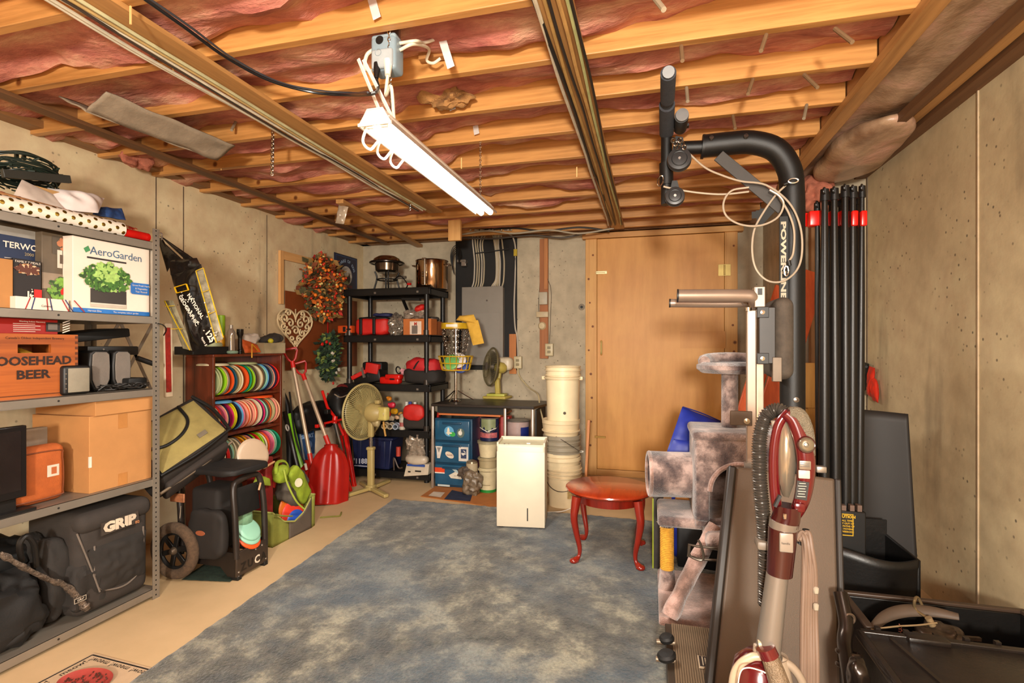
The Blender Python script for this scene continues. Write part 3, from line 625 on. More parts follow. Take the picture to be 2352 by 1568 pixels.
# red sled runner / level hanging at post
t = thing('spirit_level', 'long cream level with a red centre strip hanging behind the shelving post', 'level', W(385, 890, X=-2.72))
mesh('body', B().bar(W(385, 742, X=-2.74), W(387, 912, X=-2.74), .05, .02, (1, 0, 0)), M('cbb79a', .5), t, bev=.006); mesh('red_strip', B().bar(W(385, 752, X=-2.727), W(388, 900, X=-2.727), .032, .004, (1, 0, 0)), M('8d1c12', .5, 0, .3, 40), t)
one('hanging_cable', 'thin dark cable looped over the shelving post beside the red strip', 'cable', B().tube([W(350, 742, X=-2.5), W(372, 745, X=-2.45), W(382, 756, X=-2.5), W(376, 770, X=-2.55)], .003, 6), BLK)
# ---- bookcase of discs
BX, BY0, BY1, BZ = -2.93, 2.962, 3.664, 1.225; BK0 = -3.16
MH = wood('4a1a0c', '6b2a14', 2, .3, 30, coat=.3)
bc = thing('bookcase', 'reddish mahogany bookcase filled with flying discs against the left wall', 'bookcase', (-3.04, 3.31, 0))
mesh('side_panel', B().bb(BK0, BX, BY0, BY0+.02, 0, BZ), MH, bc, bev=.002); mesh('side_panel', B().bb(BK0, BX, BY1-.02, BY1, 0, BZ), MH, bc, bev=.002)
mesh('top_panel', B().bb(BK0, BX+.006, BY0-.004, BY1+.004, BZ, BZ+.018), MH, bc, bev=.003); mesh('back_panel', B().bb(BK0-.006, BK0, BY0, BY1, 0, BZ), MH, bc)
SHZ = [.945, .677, .412, .10]
for z in SHZ: mesh('shelf', B().bb(BK0, BX-.003, BY0+.02, BY1-.02, z-.02, z), MH, bc, bev=.002)
mesh('plinth', B().bb(BK0+.02, BX-.01, BY0+.02, BY1-.02, 0, .08), MH, bc)
CN = {'lime green': '8fc31c', 'tan': 'c2a877', 'orange': 'e2521c', 'dark teal': '1c4a5c', 'cream': 'd9c9a4', 'grey': '6c6a62', 'brown': '5c4532', 'sky blue': '5f9fc9', 'navy': '1a2340', 'pink': 'e0708a', 'salmon': 'e8907a', 'red': 'd1221f', 'yellow': 'd9c81c', 'peach': 'e8b088', 'magenta': 'c9285f', 'gold': 'e09a1c', 'mint': '8fc2a8', 'green': '1a8c62', 'sage': 'a3a878'}
R1 = ['sage', 'sage', 'lime green', 'tan', 'grey', 'orange', 'dark teal', 'dark teal', 'tan', 'cream', 'brown', 'orange', 'orange', 'green', 'lime green', 'grey', 'brown', 'cream', 'tan', 'brown', 'mint', 'sky blue', 'navy', 'grey', 'salmon', 'navy', 'red']
R2 = ['tan', 'red', 'pink', 'peach', 'navy', 'magenta', 'yellow', 'yellow', 'navy', 'sky blue', 'pink', 'salmon', 'orange', 'peach', 'salmon', 'peach', 'red', 'cream', 'navy', 'magenta', 'mint', 'brown', 'orange', 'tan', 'sage', 'salmon', 'peach']
R3 = ['gold', 'orange', 'cream', 'red', 'red', 'mint', 'sage', 'cream', 'cream', 'grey', 'orange', 'gold', 'brown', 'gold', 'salmon', 'navy', 'lime green', 'red', 'lime green', 'lime green', 'cream', 'orange', 'magenta', 'pink', 'cream', 'mint', 'green']
ORD = 'first second third fourth fifth sixth seventh eighth ninth tenth eleventh twelfth thirteenth fourteenth fifteenth sixteenth seventeenth eighteenth nineteenth twentieth twenty-first twenty-second twenty-third twenty-fourth twenty-fifth twenty-sixth twenty-seventh'.split()
DM_ = {}
def disc_prof(R=.105, h=.018): return [(.0001, h), (R*.78, h), (R*.93, h*.8), (R, h*.45), (R*.985, h*.05), (R*.94, 0), (R*.9, h*.3), (R*.86, h*.8), (.0001, h*.86)]
def disc(name, label, c, ax, col, R=.105, h=.018, group=None, cat='disc'):
    key = (col, R, h)
    if key not in DM_:
        b = B().lathe(disc_prof(R, h), (0, 0, 0), (0, 0, 1), 36)
        me = mesh(name, b, M(CN.get(col, col), .4, 0, .06, 5), None, w=False).data; DM_[key] = me; bpy.data.objects.remove([o for o in bpy.data.objects if o.data == me][0])
    o = bpy.data.objects.new(name, DM_[key]); COL.objects.link(o); o.location = c; o.rotation_euler = Vector(ax).to_track_quat('Z', 'Y').to_euler()
    o['label'] = label; o['category'] = cat
    if group: o['group'] = group
    return o
rr = random.Random(11)
for rn, row, z in (('top', R1, SHZ[0]), ('middle', R2, SHZ[1]), ('bottom', R3, SHZ[2])):
    n = len(row)
    for i, cname in enumerate(row):
        y = BY0+.035+(BY1-BY0-.10)*i/(n-1)+.004; tl = .04+.05*sin(i*.7+len(rn)); Rr = .106+.002*(i % 2)
        disc('flying_disc', '%s flying disc standing %s from the left in the %s row of the bookcase' % (cname, ORD[i], rn), (BX-.095+rr.random()*.012, y, z+Rr+.001), (.10*sin(i*2.1), 1, tl), cname, Rr, .020, 'discs in the %s row of the bookcase' % rn)
for yy, z, c_, lab in ((3.05, SHZ[0]+.2165, 'cream', 'cream disc lying flat on the left of the top row of discs'), (3.33, SHZ[0]+.2175, 'sage', 'pale green disc lying flat in the middle above the top row of discs'), (3.08, SHZ[1]+.2165, 'sky blue', 'pale blue disc lying flat on the left of the middle row'), (3.50, SHZ[1]+.2175, 'orange', 'orange disc lying flat on the right of the middle row')):
    disc('flying_disc', lab, (BX-.09, yy, z), (0, 0.02, 1), c_)
# ---- on the bookcase
z = BZ+.018
def on(u, X=-2.98): return W(u, 800, X=X).y
b = B().bb(-3.12, -2.96, on(438), on(520), z, z+.055); one('black_case', 'low black case lying at the left end of the bookcase top', 'case', b, DBLK, bev=.004)
one('round_cover', 'pale green rounded cover lying on the black case', 'cover', B().lathe([(.0001, .03), (.05, .028), (.06, .01), (.055, 0), (.0001, 0)], (-3.0, on(490)+.02, z+.056), seg=24), M('a9ad85', .6))
yy = on(508); t = thing('spray_can', 'yellow can with a lime green top standing on the bookcase', 'can', (-3.12, 3.22, z))
yc = W(508, 800, X=-3.12).y; mesh('can_body', B().cyl((-3.12, yc, z), (-3.12, yc, z+.14), .028, seg=24), M('d9960f', .4), t); mesh('lid', B().cyl((-3.12, yc, z+.14), (-3.12, yc, z+.29), .027, seg=24), M('8fb81f', .4), t, bev=.003)
t = thing('water_bottle', 'clear plastic bottle with silver cap standing beside the black flashlight', 'bottle', (-3.02, on(541), z))
mesh('bottle', B().lathe([(.0001, 0), (.026, 0), (.028, .03), (.026, .12), (.028, .16), (.014, .19), (.0001, .192)], (-3.02, on(541), z), seg=24), M('b8ab9a', .08, .5, .1), t); mesh('cap', B().cyl((-3.02, on(541), z+.19), (-3.02, on(541), z+.215), .013), M('b8b0a6', .3, .5), t)
t = thing('flashlight', 'black ribbed flashlight standing upright on the bookcase', 'flashlight', (-2.99, on(554), z))
mesh('flashlight_body', B().lathe([(.0001, 0), (.014, 0), (.014, .02), (.017, .022), (.017, .03), (.014, .034)]+[(.014+.001*(k % 2), .04+k*.006) for k in range(14)]+[(.016, .13), (.024, .15), (.024, .185), (.0001, .185)], (-2.99, on(554), z), seg=20), M('141210', .25), t)
mesh('lens_ring', B().ring((-2.99, on(554), z+.185), .022, .002), SIL, t)
one('tape_roll', 'pale green roll of cord lying on the bookcase edge', 'cord', B().ring((-2.96, on(527), z+.014), .03, .011, seg=24, sx=1, sy=1.2), M('8fae97', .6))
b = B(); puff(b, [(-2.97, on(560), z+.005), (-2.95, on(592), z+.01), (-3.0, on(596), z+.07), (-3.02, on(562), z+.12)], .035, .015, 14, seed=2)
one('orange_pouch', 'crumpled orange cloth pouch on the bookcase top', 'pouch', b, M('c9581c', .7, 0, .25, 20))
b = B().bar((-2.93, on(566), z+.075), (-2.915, on(562), z-.03), .008, .006).bar((-2.93, on(566), z+.075), (-2.93, on(580), z+.02), .008, .006)
one('carabiner_strap', 'yellow strap clip hanging over the bookcase front edge', 'clip', b, M('d99a12', .5), bev=.002)
t = thing('storage_tray', 'clear grey plastic tray of gloves and cloths at the bookcase right end', 'tray', (-3.0, on(615), z))
ya, yb = on(596), on(645); b = B(); 
for x0, x1, y_0, y_1 in ((-3.10, -2.935, ya, ya+.004), (-3.10, -2.935, yb-.004, yb), (-3.10, -3.096, ya, yb), (-2.939, -2.935, ya, yb)): b.bb(x0, x1, y_0, y_1, z, z+.085)
b.bb(-3.10, -2.935, ya, yb, z, z+.004); mesh('tray_body', b, M('a69878', .3, 0, .2), t, bev=.002)
one('grey_glove', 'dark grey padded glove lying on the plastic tray', 'glove', B().blob((-3.0, on(628), z+.115), (.11, .20, .07), .6, .02, 14, seed=4, R=Matrix.Rotation(.25, 3, 'X')), M('35302c', .8, 0, .2))
one('white_cloth', 'crumpled white cloth at the back of the plastic tray', 'cloth', B().blob((-3.05, on(592), z+.12), (.09, .16, .09), .8, .02, 14, seed=9), M('cfc3b5', .8))
one('yellow_ball', 'small yellow rubber ball in the plastic tray', 'ball', B().blob((-2.945, on(613), z+.10), (.04, .05, .04), 1, .002, 5, 20, 12), M('c9bb2a', .5))
one('red_bag_corner', 'red bag corner sticking up behind the black case on the bookcase', 'bag', B().blob((-3.1, BY0+.06, z+.03), (.05, .09, .05), .8, .01, 14), M('a8201a', .5))
# ---- wheeled disc cart
t = thing('disc_cart', 'black wheeled disc golf cart with a seat and lettering cut in its front plate', 'cart', (-2.4, 2.5, 0))
KM = M('1a1512', .35, .3, .2); CX0, CX1 = -2.60, -2.225; ca, cb = 2.40, 2.645
for x in (CX1, CX0):
    mesh('frame_arch', B().tube([(x, ca+.012, .12), (x-.01, ca+.01, .35), (x-.03, ca+.02, .50), (x-.04, ca+.06, .535), (x-.04, cb-.06, .545), (x-.03, cb-.02, .51), (x-.01, cb-.01, .35), (x, cb-.012, .12)], .017, 10), M('2a221d', .4, .2), t)
pl = mesh('front_plate', B().bb(CX1-.004, CX1+.012, ca, cb, .02, .155), M('3a2f27', .4, .3), t, bev=.003)
for yy in (ca+.02, cb-.02): mesh('foot', B().box((CX1-.01, yy, .012), (.05, .03, .024)), DBLK, t, bev=.003)
mesh('side_plate', B().prism([(0, .02), (.05, .02), (.10, .07), (.26, .07), (.37, .15), (0, .155)], (CX1, ca, 0), (-1, 0, 0), (0, 0, 1), .008), M('241d19', .4, .3), t)
mesh('side_plate', B().prism([(0, .02), (.05, .02), (.10, .07), (.26, .07), (.37, .15), (0, .155)], (CX1, cb, 0), (-1, 0, 0), (0, 0, 1), .008), M('241d19', .4, .3), t)
for i, (ch, cc) in enumerate((('Z', '0d0a08'), ('U', '0d0a08'), ('C', 'c9bca8'), ('A', '0d0a08'))):
    text(t, ch, .062, M(cc, .5), (CX1+.0125, ca+.05+i*.052, .062), (0, 1, 0), (0, 0, 1), bold=.002)
for yy, zz in ((ca+.015, .14), (ca+.015, .045), (ca+.015, .02), (cb-.05, .13), (cb-.1, .125), (cb-.02, .04)): mesh('rivet', B().lathe([(.0001, .003), (.005, .002), (.006, 0)], (CX1+.012, yy, zz), (1, 0, 0), 10), SIL, pl)
mesh('bag_body', B().rbox(((CX0+CX1)/2-.055, (ca+cb)/2+.01, .31), (.20, cb-ca-.04, .36), .03, 3), M('1c1612', .8, 0, .2), t)
mesh('side_pocket', B().blob(((CX0+CX1)/2+.02, ca-.012, .25), (.24, .07, .27), .45, .012, 10, seed=3), M('1c1612', .8, 0, .2), t)
mesh('leather_patch', B().lathe([(.0001, .003), (.03, .002), (.032, 0)], ((CX0+CX1)/2+.0, ca-.048, .265), (0, -1, 0), 20, sy=.45), M('8c4a2a', .7), t)
b = B(); puff(b, [(CX1-.02, ca+.03, .34), (CX1-.02, cb-.03, .34), (CX1-.03, cb-.04, .5), (CX1-.03, ca+.04, .5)], .02, .004, 9); mesh('front_mesh', b, DBLK, t)
mesh('seat', B().blob(((CX0+CX1)/2-.02, (ca+cb)/2+.02, .59), (.42, .31, .05), .4, .012, 8, seed=6), M('120e0c', .7, 0, .25), t)
mesh('zipper_pull', B().bar((CX1+.01, cb-.075, .46), (CX1+.01, cb-.06, .50), .01, .004), M('c9a37a', .4), t)
for sgn, yy in ((1, ca-.06), (-1, cb+.05)):
    wc = V(-2.575, yy, .158); wh = mesh('wheel', B().ring(wc, .128, .030, (0, 1, 0), 48, 12), M('54402e', .95, 0, .3, 60, .8, 260), t, label='knobbly black tyre dusted tan')
    mesh('rim', B().ring(wc, .098, .012, (0, 1, 0), 40, 8), DBLK, wh)
    for k in range(6):
        a = k*pi/3+.3; mesh('spoke', B().bar(wc+V(.018*cos(a), 0, .018*sin(a)), wc+V(.098*cos(a), 0, .098*sin(a)), .028, .012, (0, 1, 0)), BLK, wh, bev=.003)
    mesh('hub', B().lathe([(.0001, .03), (.012, .028), (.022, .015), (.024, -.015), (.0001, -.015)], wc, (0, -sgn, 0), 20), M('57493b', .4, .5), wh)
mesh('axle', B().cyl((-2.575, ca-.06, .158), (-2.575, cb+.05, .158), .008), SIL, t)
mesh('handle_rail', B().tube([(-2.62, ca+.03, .1), (-2.64, ca+.03, .5)], .01, 8), BLK, t); mesh('name_plate', B().box((-2.60, ca-.02, .44), (.10, .01, .05)), M('9a5f3c', .6, 0, .4, 40), t, bev=.004)
mesh('wire_rod', B().tube([(-2.575, ca-.03, .30), (-2.565, ca-.03, .40)], .003, 6), CHR, t)
for i, (c_, zz) in enumerate((('orange', .30), ('mint', .325), ('mint', .35))): disc('flying_disc', '%s disc lying in the front pocket of the black cart, %s of three' % (c_, ('lowest', 'middle', 'topmost')[i]), (CX1-.03, (ca+cb)/2+.01, zz-.11), (.85, .05, .75), c_, .075, .016)
one('green_bundle', 'pale green plastic wrapped bundle behind the discs in the cart', 'bag', B().blob((CX1-.06, (ca+cb)/2+.01, .29), (.05, .13, .12), .8, .01, 16), M('6f9473', .2, 0, .3, 30))
one('green_cloth', 'dark green flecked cloth lying on the floor under the cart', 'cloth', B().grid(lambda a, c: V(-2.52+.28*a-.05*c, 2.33+.20*c+.05*a, .004+.006*abs(noise.noise(V(a*5, c*5, 1)))), 20, 14), M('1c2c20', .9, 0, .5, 80))
# ---- disc bag lying on the cart
a_ = V(.02, .93, .36).normalized(); b_ = V(-.80, .05, .60).normalized(); n_ = a_.cross(b_).normalized()
if n_.x < 0: n_ = -n_
c0 = W(395, 1085, X=-2.47) - a_*.06; R = Matrix((a_, b_, n_)).transposed(); ctr = lambda x, y, zz: c0 + a_*x + b_*y + n_*zz
t = thing('disc_bag', 'olive and black disc bag lying tilted on top of the cart', 'bag', ctr(.25, .18, -.16))
mesh('bag_body', B().rbox(ctr(.25, .19, -.11), (.52, .38, .22), .06, 5, R=R), M('241c16', .8, 0, .2, 12, .3, 300), t)
ol = M('8d7c45', .8, 0, .18, 8, .3, 200); b = B(); puff(b, [ctr(.02, .03, .0), ctr(.47, .03, .0), ctr(.45, .33, .0), ctr(.04, .35, .0)], .03, .006, 8, edge=8); mesh('olive_panel', b, ol, t)
mesh('piping', B().tube([ctr(.02, .20, .016), ctr(.12, .15, .02), ctr(.24, .16, .02), ctr(.32, .22, .02), ctr(.34, .34, .012)], .009, 8), DBLK, t)
mesh('piping', B().tube([ctr(.0, .02, .006), ctr(.25, .0, .012), ctr(.49, .02, .006)], .008, 8), DBLK, t); mesh('piping', B().tube([ctr(.49, .02, .004), ctr(.5, .2, .008), ctr(.46, .36, .004)], .010, 8), BLK, t)
mesh('strap', B().tube([ctr(-.02, -.025, -.08), ctr(.25, -.03, -.09), ctr(.5, -.02, -.08)], .014, 8, rw=.5), M('7c6a55', .8), t); mesh('side_pocket', B().rbox(ctr(.25, -.01, -.12), (.44, .05, .12), .02, 3, R=R), M('2a211b', .8), t)
mesh('logo_patch', B().box(ctr(.33, .09, .017), (.06, .03, .002), R=R), M('6d6150', .8), t)
# ---- translucent disc, red bag with tool handle
disc('flying_disc', 'clear frosted flying disc leaning upright on the black cart seat', W(580, 1045, X=-2.42), (.9, -.25, .3), 'b39a80', .105, .018)
b = B(); puff(b, [W(590, 1100, X=-2.50), W(632, 1120, X=-2.46), W(640, 1070, X=-2.55), W(575, 1085, X=-2.55)], .08, .015, 9, seed=3)
t = thing('red_tote', 'red cloth tote bag squeezed between the cart and the green backpack', 'bag', W(610, 1200, X=-2.52)); mesh('bag_body', b, M('b3201a', .7, 0, .2), t)
mesh('lower_panel', B().bb(-2.62, -2.46, W(600, 1180, X=-2.5).y, W(617, 1180, X=-2.5).y, .02, .56), M('7d1410', .7), t, bev=.01)
mesh('green_flap', puff(B(), [W(580, 1112, X=-2.45), W(622, 1115, X=-2.44), W(620, 1095, X=-2.47), W(588, 1092, X=-2.47)], .015, .003, 9), M('8d9a2a', .7), t)
one('wooden_handle', 'short wooden tool handle sticking out of the red tote', 'handle', B().cyl(W(606, 1074, X=-2.46), W(630, 1060, X=-2.46), .009, .007), wood('c98a5c', 'dba877', 0))
# ---- fabric bin with backpack
t = thing('fabric_bin', 'olive and grey fabric bin standing on the floor before the shovels', 'bin', (-2.42, 3.05, 0))
b0, b1, bx0, bx1, bz = 2.86, 3.30, -2.62, -2.33, .225
OL = M('7d8034', .8, 0, .15, 10, .2, 300); GY = M('554a40', .8, 0, .12, 10, .2, 300)
def wallp(x, y0_, y1_, m): return m
def binwall(bb_, p0, p1, top=.02):
    p0, p1 = Vector(p0), Vector(p1); 
    def fn(a, c):
        p = p0*(1-a)+p1*a; s = (p.y-b0)/(b1-b0); h = bz*(1-.52*max(0, sin(pi*min(1, s/.9)))*(1 if p.x > bx1-.06 else 0)); return p + V(.012*sin(a*pi)*c, 0, h*c)
    bb_.grid(fn, 14, 8); return bb_
b = B(); binwall(b, (bx1-.03, b0, 0), (bx1-.03, b0+.16, 0)); mesh('olive_side', b, OL, t).modifiers.new('s', 'SOLIDIFY').thickness = .008
b = B(); binwall(b, (bx1-.03, b0+.16, 0), (bx1-.02, b1-.05, 0)); mesh('grey_side', b, GY, t).modifiers.new('s', 'SOLIDIFY').thickness = .008
b = B(); binwall(b, (bx1-.02, b1-.05, 0), (bx1-.03, b1, 0)); binwall(b, (bx1-.03, b1, 0), (bx0, b1, 0)); mesh('olive_side', b, OL, t).modifiers.new('s', 'SOLIDIFY').thickness = .008
b = B(); binwall(b, (bx0, b1, 0), (bx0, b0, 0)); binwall(b, (bx0, b0, 0), (bx1-.03, b0, 0)); mesh('olive_side', b, OL, t).modifiers.new('s', 'SOLIDIFY').thickness = .008
mesh('bin_base', B().bb(bx0, bx1-.03, b0, b1, .001, .006), GY, t)
mesh('rim_binding', B().tube([(bx1-.03, b0, bz), (bx1-.02, b0+.10, bz*.62), (bx1-.018, b0+.2, bz*.48), (bx1-.02, b0+.3, bz*.62), (bx1-.025, b1-.06, bz*.93), (bx1-.03, b1, bz), (bx0, b1, bz), (bx0, b0, bz)], .006, 6, False, closed=True), M('9a9a52', .8), t)
mesh('strap', B().tube([W(735, 1188, Z=.006), W(760, 1186, Z=.006), W(780, 1184, Z=.008), W(784, 1176, Z=.01)], .006, 6), M('6e6a26', .8), t)
mesh('strap', B().tube([(bx1-.01, b0+.005, bz-.01), (bx1, b0+.06, .19), (bx1+.005, b0+.15, .16)], .008, 6, rw=.4), OL, t)
for i, (c_, u, v, lab) in enumerate((('e2701c', 668, 1175, 'orange disc leaning rearmost in the fabric bin'), ('e03c2a', 672, 1188, 'coral red disc leaning in the fabric bin between the orange and blue discs'), ('2f56b8', 679, 1204, 'blue disc leaning foremost in the fabric bin'))):
    disc('flying_disc', lab, W(u, v-4, X=-2.455+i*.02), (.95, -.1, .18), c_, (.115, .105, .09)[i], .018, 'discs in the fabric bin')
t = thing('backpack', 'lime green and grey backpack slumped on the fabric bin', 'backpack', W(672, 1140, X=-2.45))
LG = M('84961f', .75, 0, .25, 12, .3, 200)
mesh('pack_body', B().blob(W(670, 1118, X=-2.47), (.13, .24, .26), .6, .03, 10, seed=3, R=Matrix.Rotation(-.45, 3, 'X')), M('4c4339', .85, 0, .3), t)
mesh('green_panel', B().blob(W(685, 1112, X=-2.42), (.08, .13, .30), .55, .02, 10, seed=7, R=Matrix.Rotation(.5, 3, 'X')), LG, t)
mesh('green_panel', B().blob(W(642, 1090, X=-2.44), (.09, .12, .12), .7, .02, 10, seed=2), LG, t)
mesh('grab_loop', B().tube([W(634, 1088, X=-2.42), W(636, 1064, X=-2.42), W(650, 1058, X=-2.42), W(660, 1066, X=-2.42), W(664, 1090, X=-2.42)], .012, 8, rw=.5), LG, t)
mesh('strap', B().tube([W(652, 1078, X=-2.39), W(660, 1110, X=-2.38), W(680, 1150, X=-2.37), W(700, 1170, X=-2.36)], .006, 8, rw=.5), M('9aa83a', .7), t)
mesh('logo_patch', B().lathe([(.0001, .002), (.03, .001), (.031, 0)], W(686, 1108, X=-2.365), (1, -.3, .1), 16), M('cfc8a8', .7), t)
# ---- peg board, heart, wreath, swag, sign on the left wall
wx = XL+.012
b = B().bb(XL+.001, XL+.019, W(655, 1, X=wx).y, W(905, 1, X=wx).y, 1.17, 1.80); P0 = W(655, 667, X=XL+.02); P1 = W(830, 835, X=XL+.02)
t = thing('hardboard_panel', 'brown hardboard panel on a light wooden frame behind the heart and wreath', 'board', (XL+.02, P0.y+.3, P1.z))
mesh('hardboard', B().bb(XL+.018, XL+.024, P0.y, min(P1.y, 5.2), P1.z-.02, P0.z), M('7a3a16', .55, 0, .12), t)
PW = wood('c08a50', 'dba76c', 2, .5, 20)
a0 = W(648, 575, X=XL+.03); a1 = W(648, 698, X=XL+.03); mesh('frame_upright', B().bb(XL+.005, XL+.03, a0.y-.02, a0.y+.025, a1.z, a0.z), PW, t, bev=.002)
t0 = W(740, 590, X=XL+.03); mesh('frame_rail', B().bb(XL+.005, XL+.028, a0.y+.02, 4.75, a0.z-.075, a0.z), wood('c08a50', 'dba76c', 1, .5, 20), t, bev=.002)
# heart: outline ring + scrolls
hc = W(680, 752, X=XL+.05); HX = XL+.045; t = thing('heart_ornament', 'cream openwork heart ornament hanging on the brown board', 'ornament', (HX, hc.y, hc.z-.14))
HC = M('d6bd92', .6); sy = .17; sz = .0126
hp = []
for k in range(40):
    a = 2*pi*k/40; x = 16*sin(a)**3; y = 13*cos(a)-5*cos(2*a)-2*cos(3*a)-cos(4*a); hp.append(V(HX, hc.y + x*sz*1.2, hc.z + y*sz + .012))
mesh('outline', B().tube(hp, .008, 8, False, closed=True), HC, t)
rr = random.Random(6); b = B(); pl_ = []
for cx_, cy_, R_ in [(-.09, .05, .036), (.09, .05, .036), (-.045, .02, .034), (.045, .02, .034), (-.1, -.005, .03), (.1, -.005, .03), (0, -.03, .034), (-.06, -.045, .03), (.06, -.045, .03), (-.03, -.09, .024), (.03, -.09, .024), (-.125, .055, .02), (.125, .055, .02), (0, -.12, .016), (-.06, .09, .026), (.06, .09, .026)]:
    pts = []; s0 = 1 if cx_ > 0 else -1; st = rr.random()*6
    for k in range(15): th = st + s0*k*.55; rad = R_*(1-k/17); pts.append(V(HX, hc.y+cx_*1.6+rad*1.5*cos(th), hc.z+.012+cy_*1.3+rad*1.3*sin(th)))
    mesh('scroll', B().tube(pts, .0085, 6, sub=2), HC, t)
mesh('hanging_ribbon', B().bar((HX, hc.y, hc.z+.05), (HX, hc.y, hc.z+.17), .012, .003, (1, 0, 0)), HC, t)
def foliage(c, pts_fn, n, size, mat, seed, name='leaf_cluster', kind='stuff', flat=.3):
    b = B(); rr = random.Random(seed)
    for _ in range(n):
        p = pts_fn(rr); d = V(rr.random()-.3, rr.random()-.5, rr.random()-.5).normalized(); e = d.orthogonal().normalized(); g = d.cross(e); s_ = size*(.6+.8*rr.random())
        b.add([p, p+d*s_*.5+e*s_*flat, p+d*s_, p+d*s_*.5-e*s_*flat, p+d*s_*.5+g*s_*.1], [(0, 1, 4), (1, 2, 4), (2, 3, 4), (3, 0, 4)])
    return b
wc = W(738, 660, X=XL+.08); t = thing('autumn_wreath', 'autumn wreath of orange berries, leaves and twigs on the left wall', 'wreath', wc-V(0, 0, .3))
def wr_(R0, w):
    def f_(rr): a = rr.random()*6.283; q_ = R0 + (rr.random()-.5)*w; return wc+V((rr.random()-.3)*.10, q_*cos(a)*1.02, q_*sin(a)*1.0)
    return f_
for k, (c_, n, s_) in enumerate((('4a4424', 380, .07), ('7a3a18', 260, .06), ('d0681c', 200, .06), ('b5241a', 150, .05), ('8f6a34', 200, .08))): mesh('leaf_cluster', foliage(wc, wr_(.20, .20), n, s_, None, k), M(c_, .8, 0, .3), t, kind='stuff')
rr = random.Random(4); fnb = wr_(.205, .19)
for c_, n, r_ in (('e3c878', 60, .013), ('d9341c', 80, .011), ('e8741c', 50, .017)):
    sp = B().blob((0, 0, 0), (2*r_, 2*r_, 2*r_), 1, 0, 1, 8, 6); me = None
    for i in range(n):
        p = fnb(rr)+V(.03, 0, 0)
        if me is None: o = mesh('berry', sp, M(c_, .4), t, w=False); me = o.data
        else: o = bpy.data.objects.new('berry', me); COL.objects.link(o); o.parent = t
        o.location = p - t.location
sc = W(752, 815, X=XL+.09); t = thing('evergreen_swag', 'dark green artificial evergreen swag with white flowers and red bow below the wreath', 'swag', sc-V(0, 0, .2))
def sw(rr): k = rr.random(); w_ = .15*sin(pi*(.15+.8*k)); return sc+V((rr.random()-.4)*.08, (rr.random()-.5)*2*w_ + .04*(.5-k), .19-.42*k)
for k, (c_, n, s_) in enumerate((('1f3020', 420, .06), ('35502c', 300, .055), ('6f7a34', 90, .06))): mesh('leaf_cluster', foliage(sc, sw, n, s_, None, k+9), M(c_, .8, 0, .3), t, kind='stuff')
for u, v in ((764, 812), (765, 829), (778, 848), (772, 857)): mesh('white_flower', B().blob(W(u, v, X=XL+.16), (.03, .045, .04), .8, .012, 30, 14, 10, seed=u), M('cfc4b0', .7), t)
for u, v in ((750, 785), (758, 788), (740, 790)): mesh('red_bow', B().blob(W(u, v, X=XL+.15), (.02, .04, .035), .8, .006, 20, 12, 8), RED, t)
for u, v in ((780, 830), (765, 880), (753, 905)): mesh('red_berry', B().blob(W(u, v, X=XL+.14), (.02, .025, .03), 1, .003, 20, 10, 8), RED, t)
mesh('hanging_ribbon', B().bar(W(753, 775, X=XL+.05), W(753, 738, X=XL+.05), .014, .003, (1, 0, 0)), RED, t)
# dog sign
Ys = W(797, 620, X=XL+.03).y; s0 = W(770, 577, X=XL+.02); s1 = W(822, 590, X=XL+.02)
t = thing('wall_sign', 'navy blue sign with a dog picture and arched lettering near the corner', 'sign', (XL+.01, s0.y, 1.9))
zt, zb_ = W(772, 579, X=XL+.02).z, W(772, 662, X=XL+.02).z
mesh('sign_plate', B().bb(XL+.002, XL+.012, s0.y, s1.y, zb_, zt), M('191c38', .4), t, bev=.004)
f = Face(t, (XL+.012, s0.y, zb_), (0, 1, 0), (0, 0, 1)); w = s1.y-s0.y; h = zt-zb_
f.line([(.02, .02), (w-.02, .02), (w-.02, h-.02), (.02, h-.02), (.02, .02)], .004, M('3a5a8c', .5))
ell = lambda cx, cy, rx, ry, n=20: [(cx+rx*cos(2*pi*k/n), cy+ry*sin(2*pi*k/n)) for k in range(n)]
f.poly(ell(w/2, h*.42, w*.25, h*.27), M('b8b0a6', .5)); f.poly(ell(w/2, h*.36, w*.17, h*.2), M('3c2a24', .5)); f.poly(ell(w/2, h*.48, w*.10, h*.09), M('cfc6ba', .5)); f.poly(ell(w/2-.02, h*.33, w*.05, h*.08, 10), M('1c1412', .5))
f.rect(w*.25, h*.08, w*.75, h*.16, M('5a1f24', .5))
for k, ch in enumerate('BEWARE OF DOG'):
    a = radians(155-130*k/12); text(t, ch, .045, M('9fb4cf', .5), f.at(w/2+w*.36*cos(a), h*.44+h*.40*sin(a))+V(.004, 0, 0), V(0, sin(a), -cos(a)), V(0, cos(a), sin(a)), bold=.001)
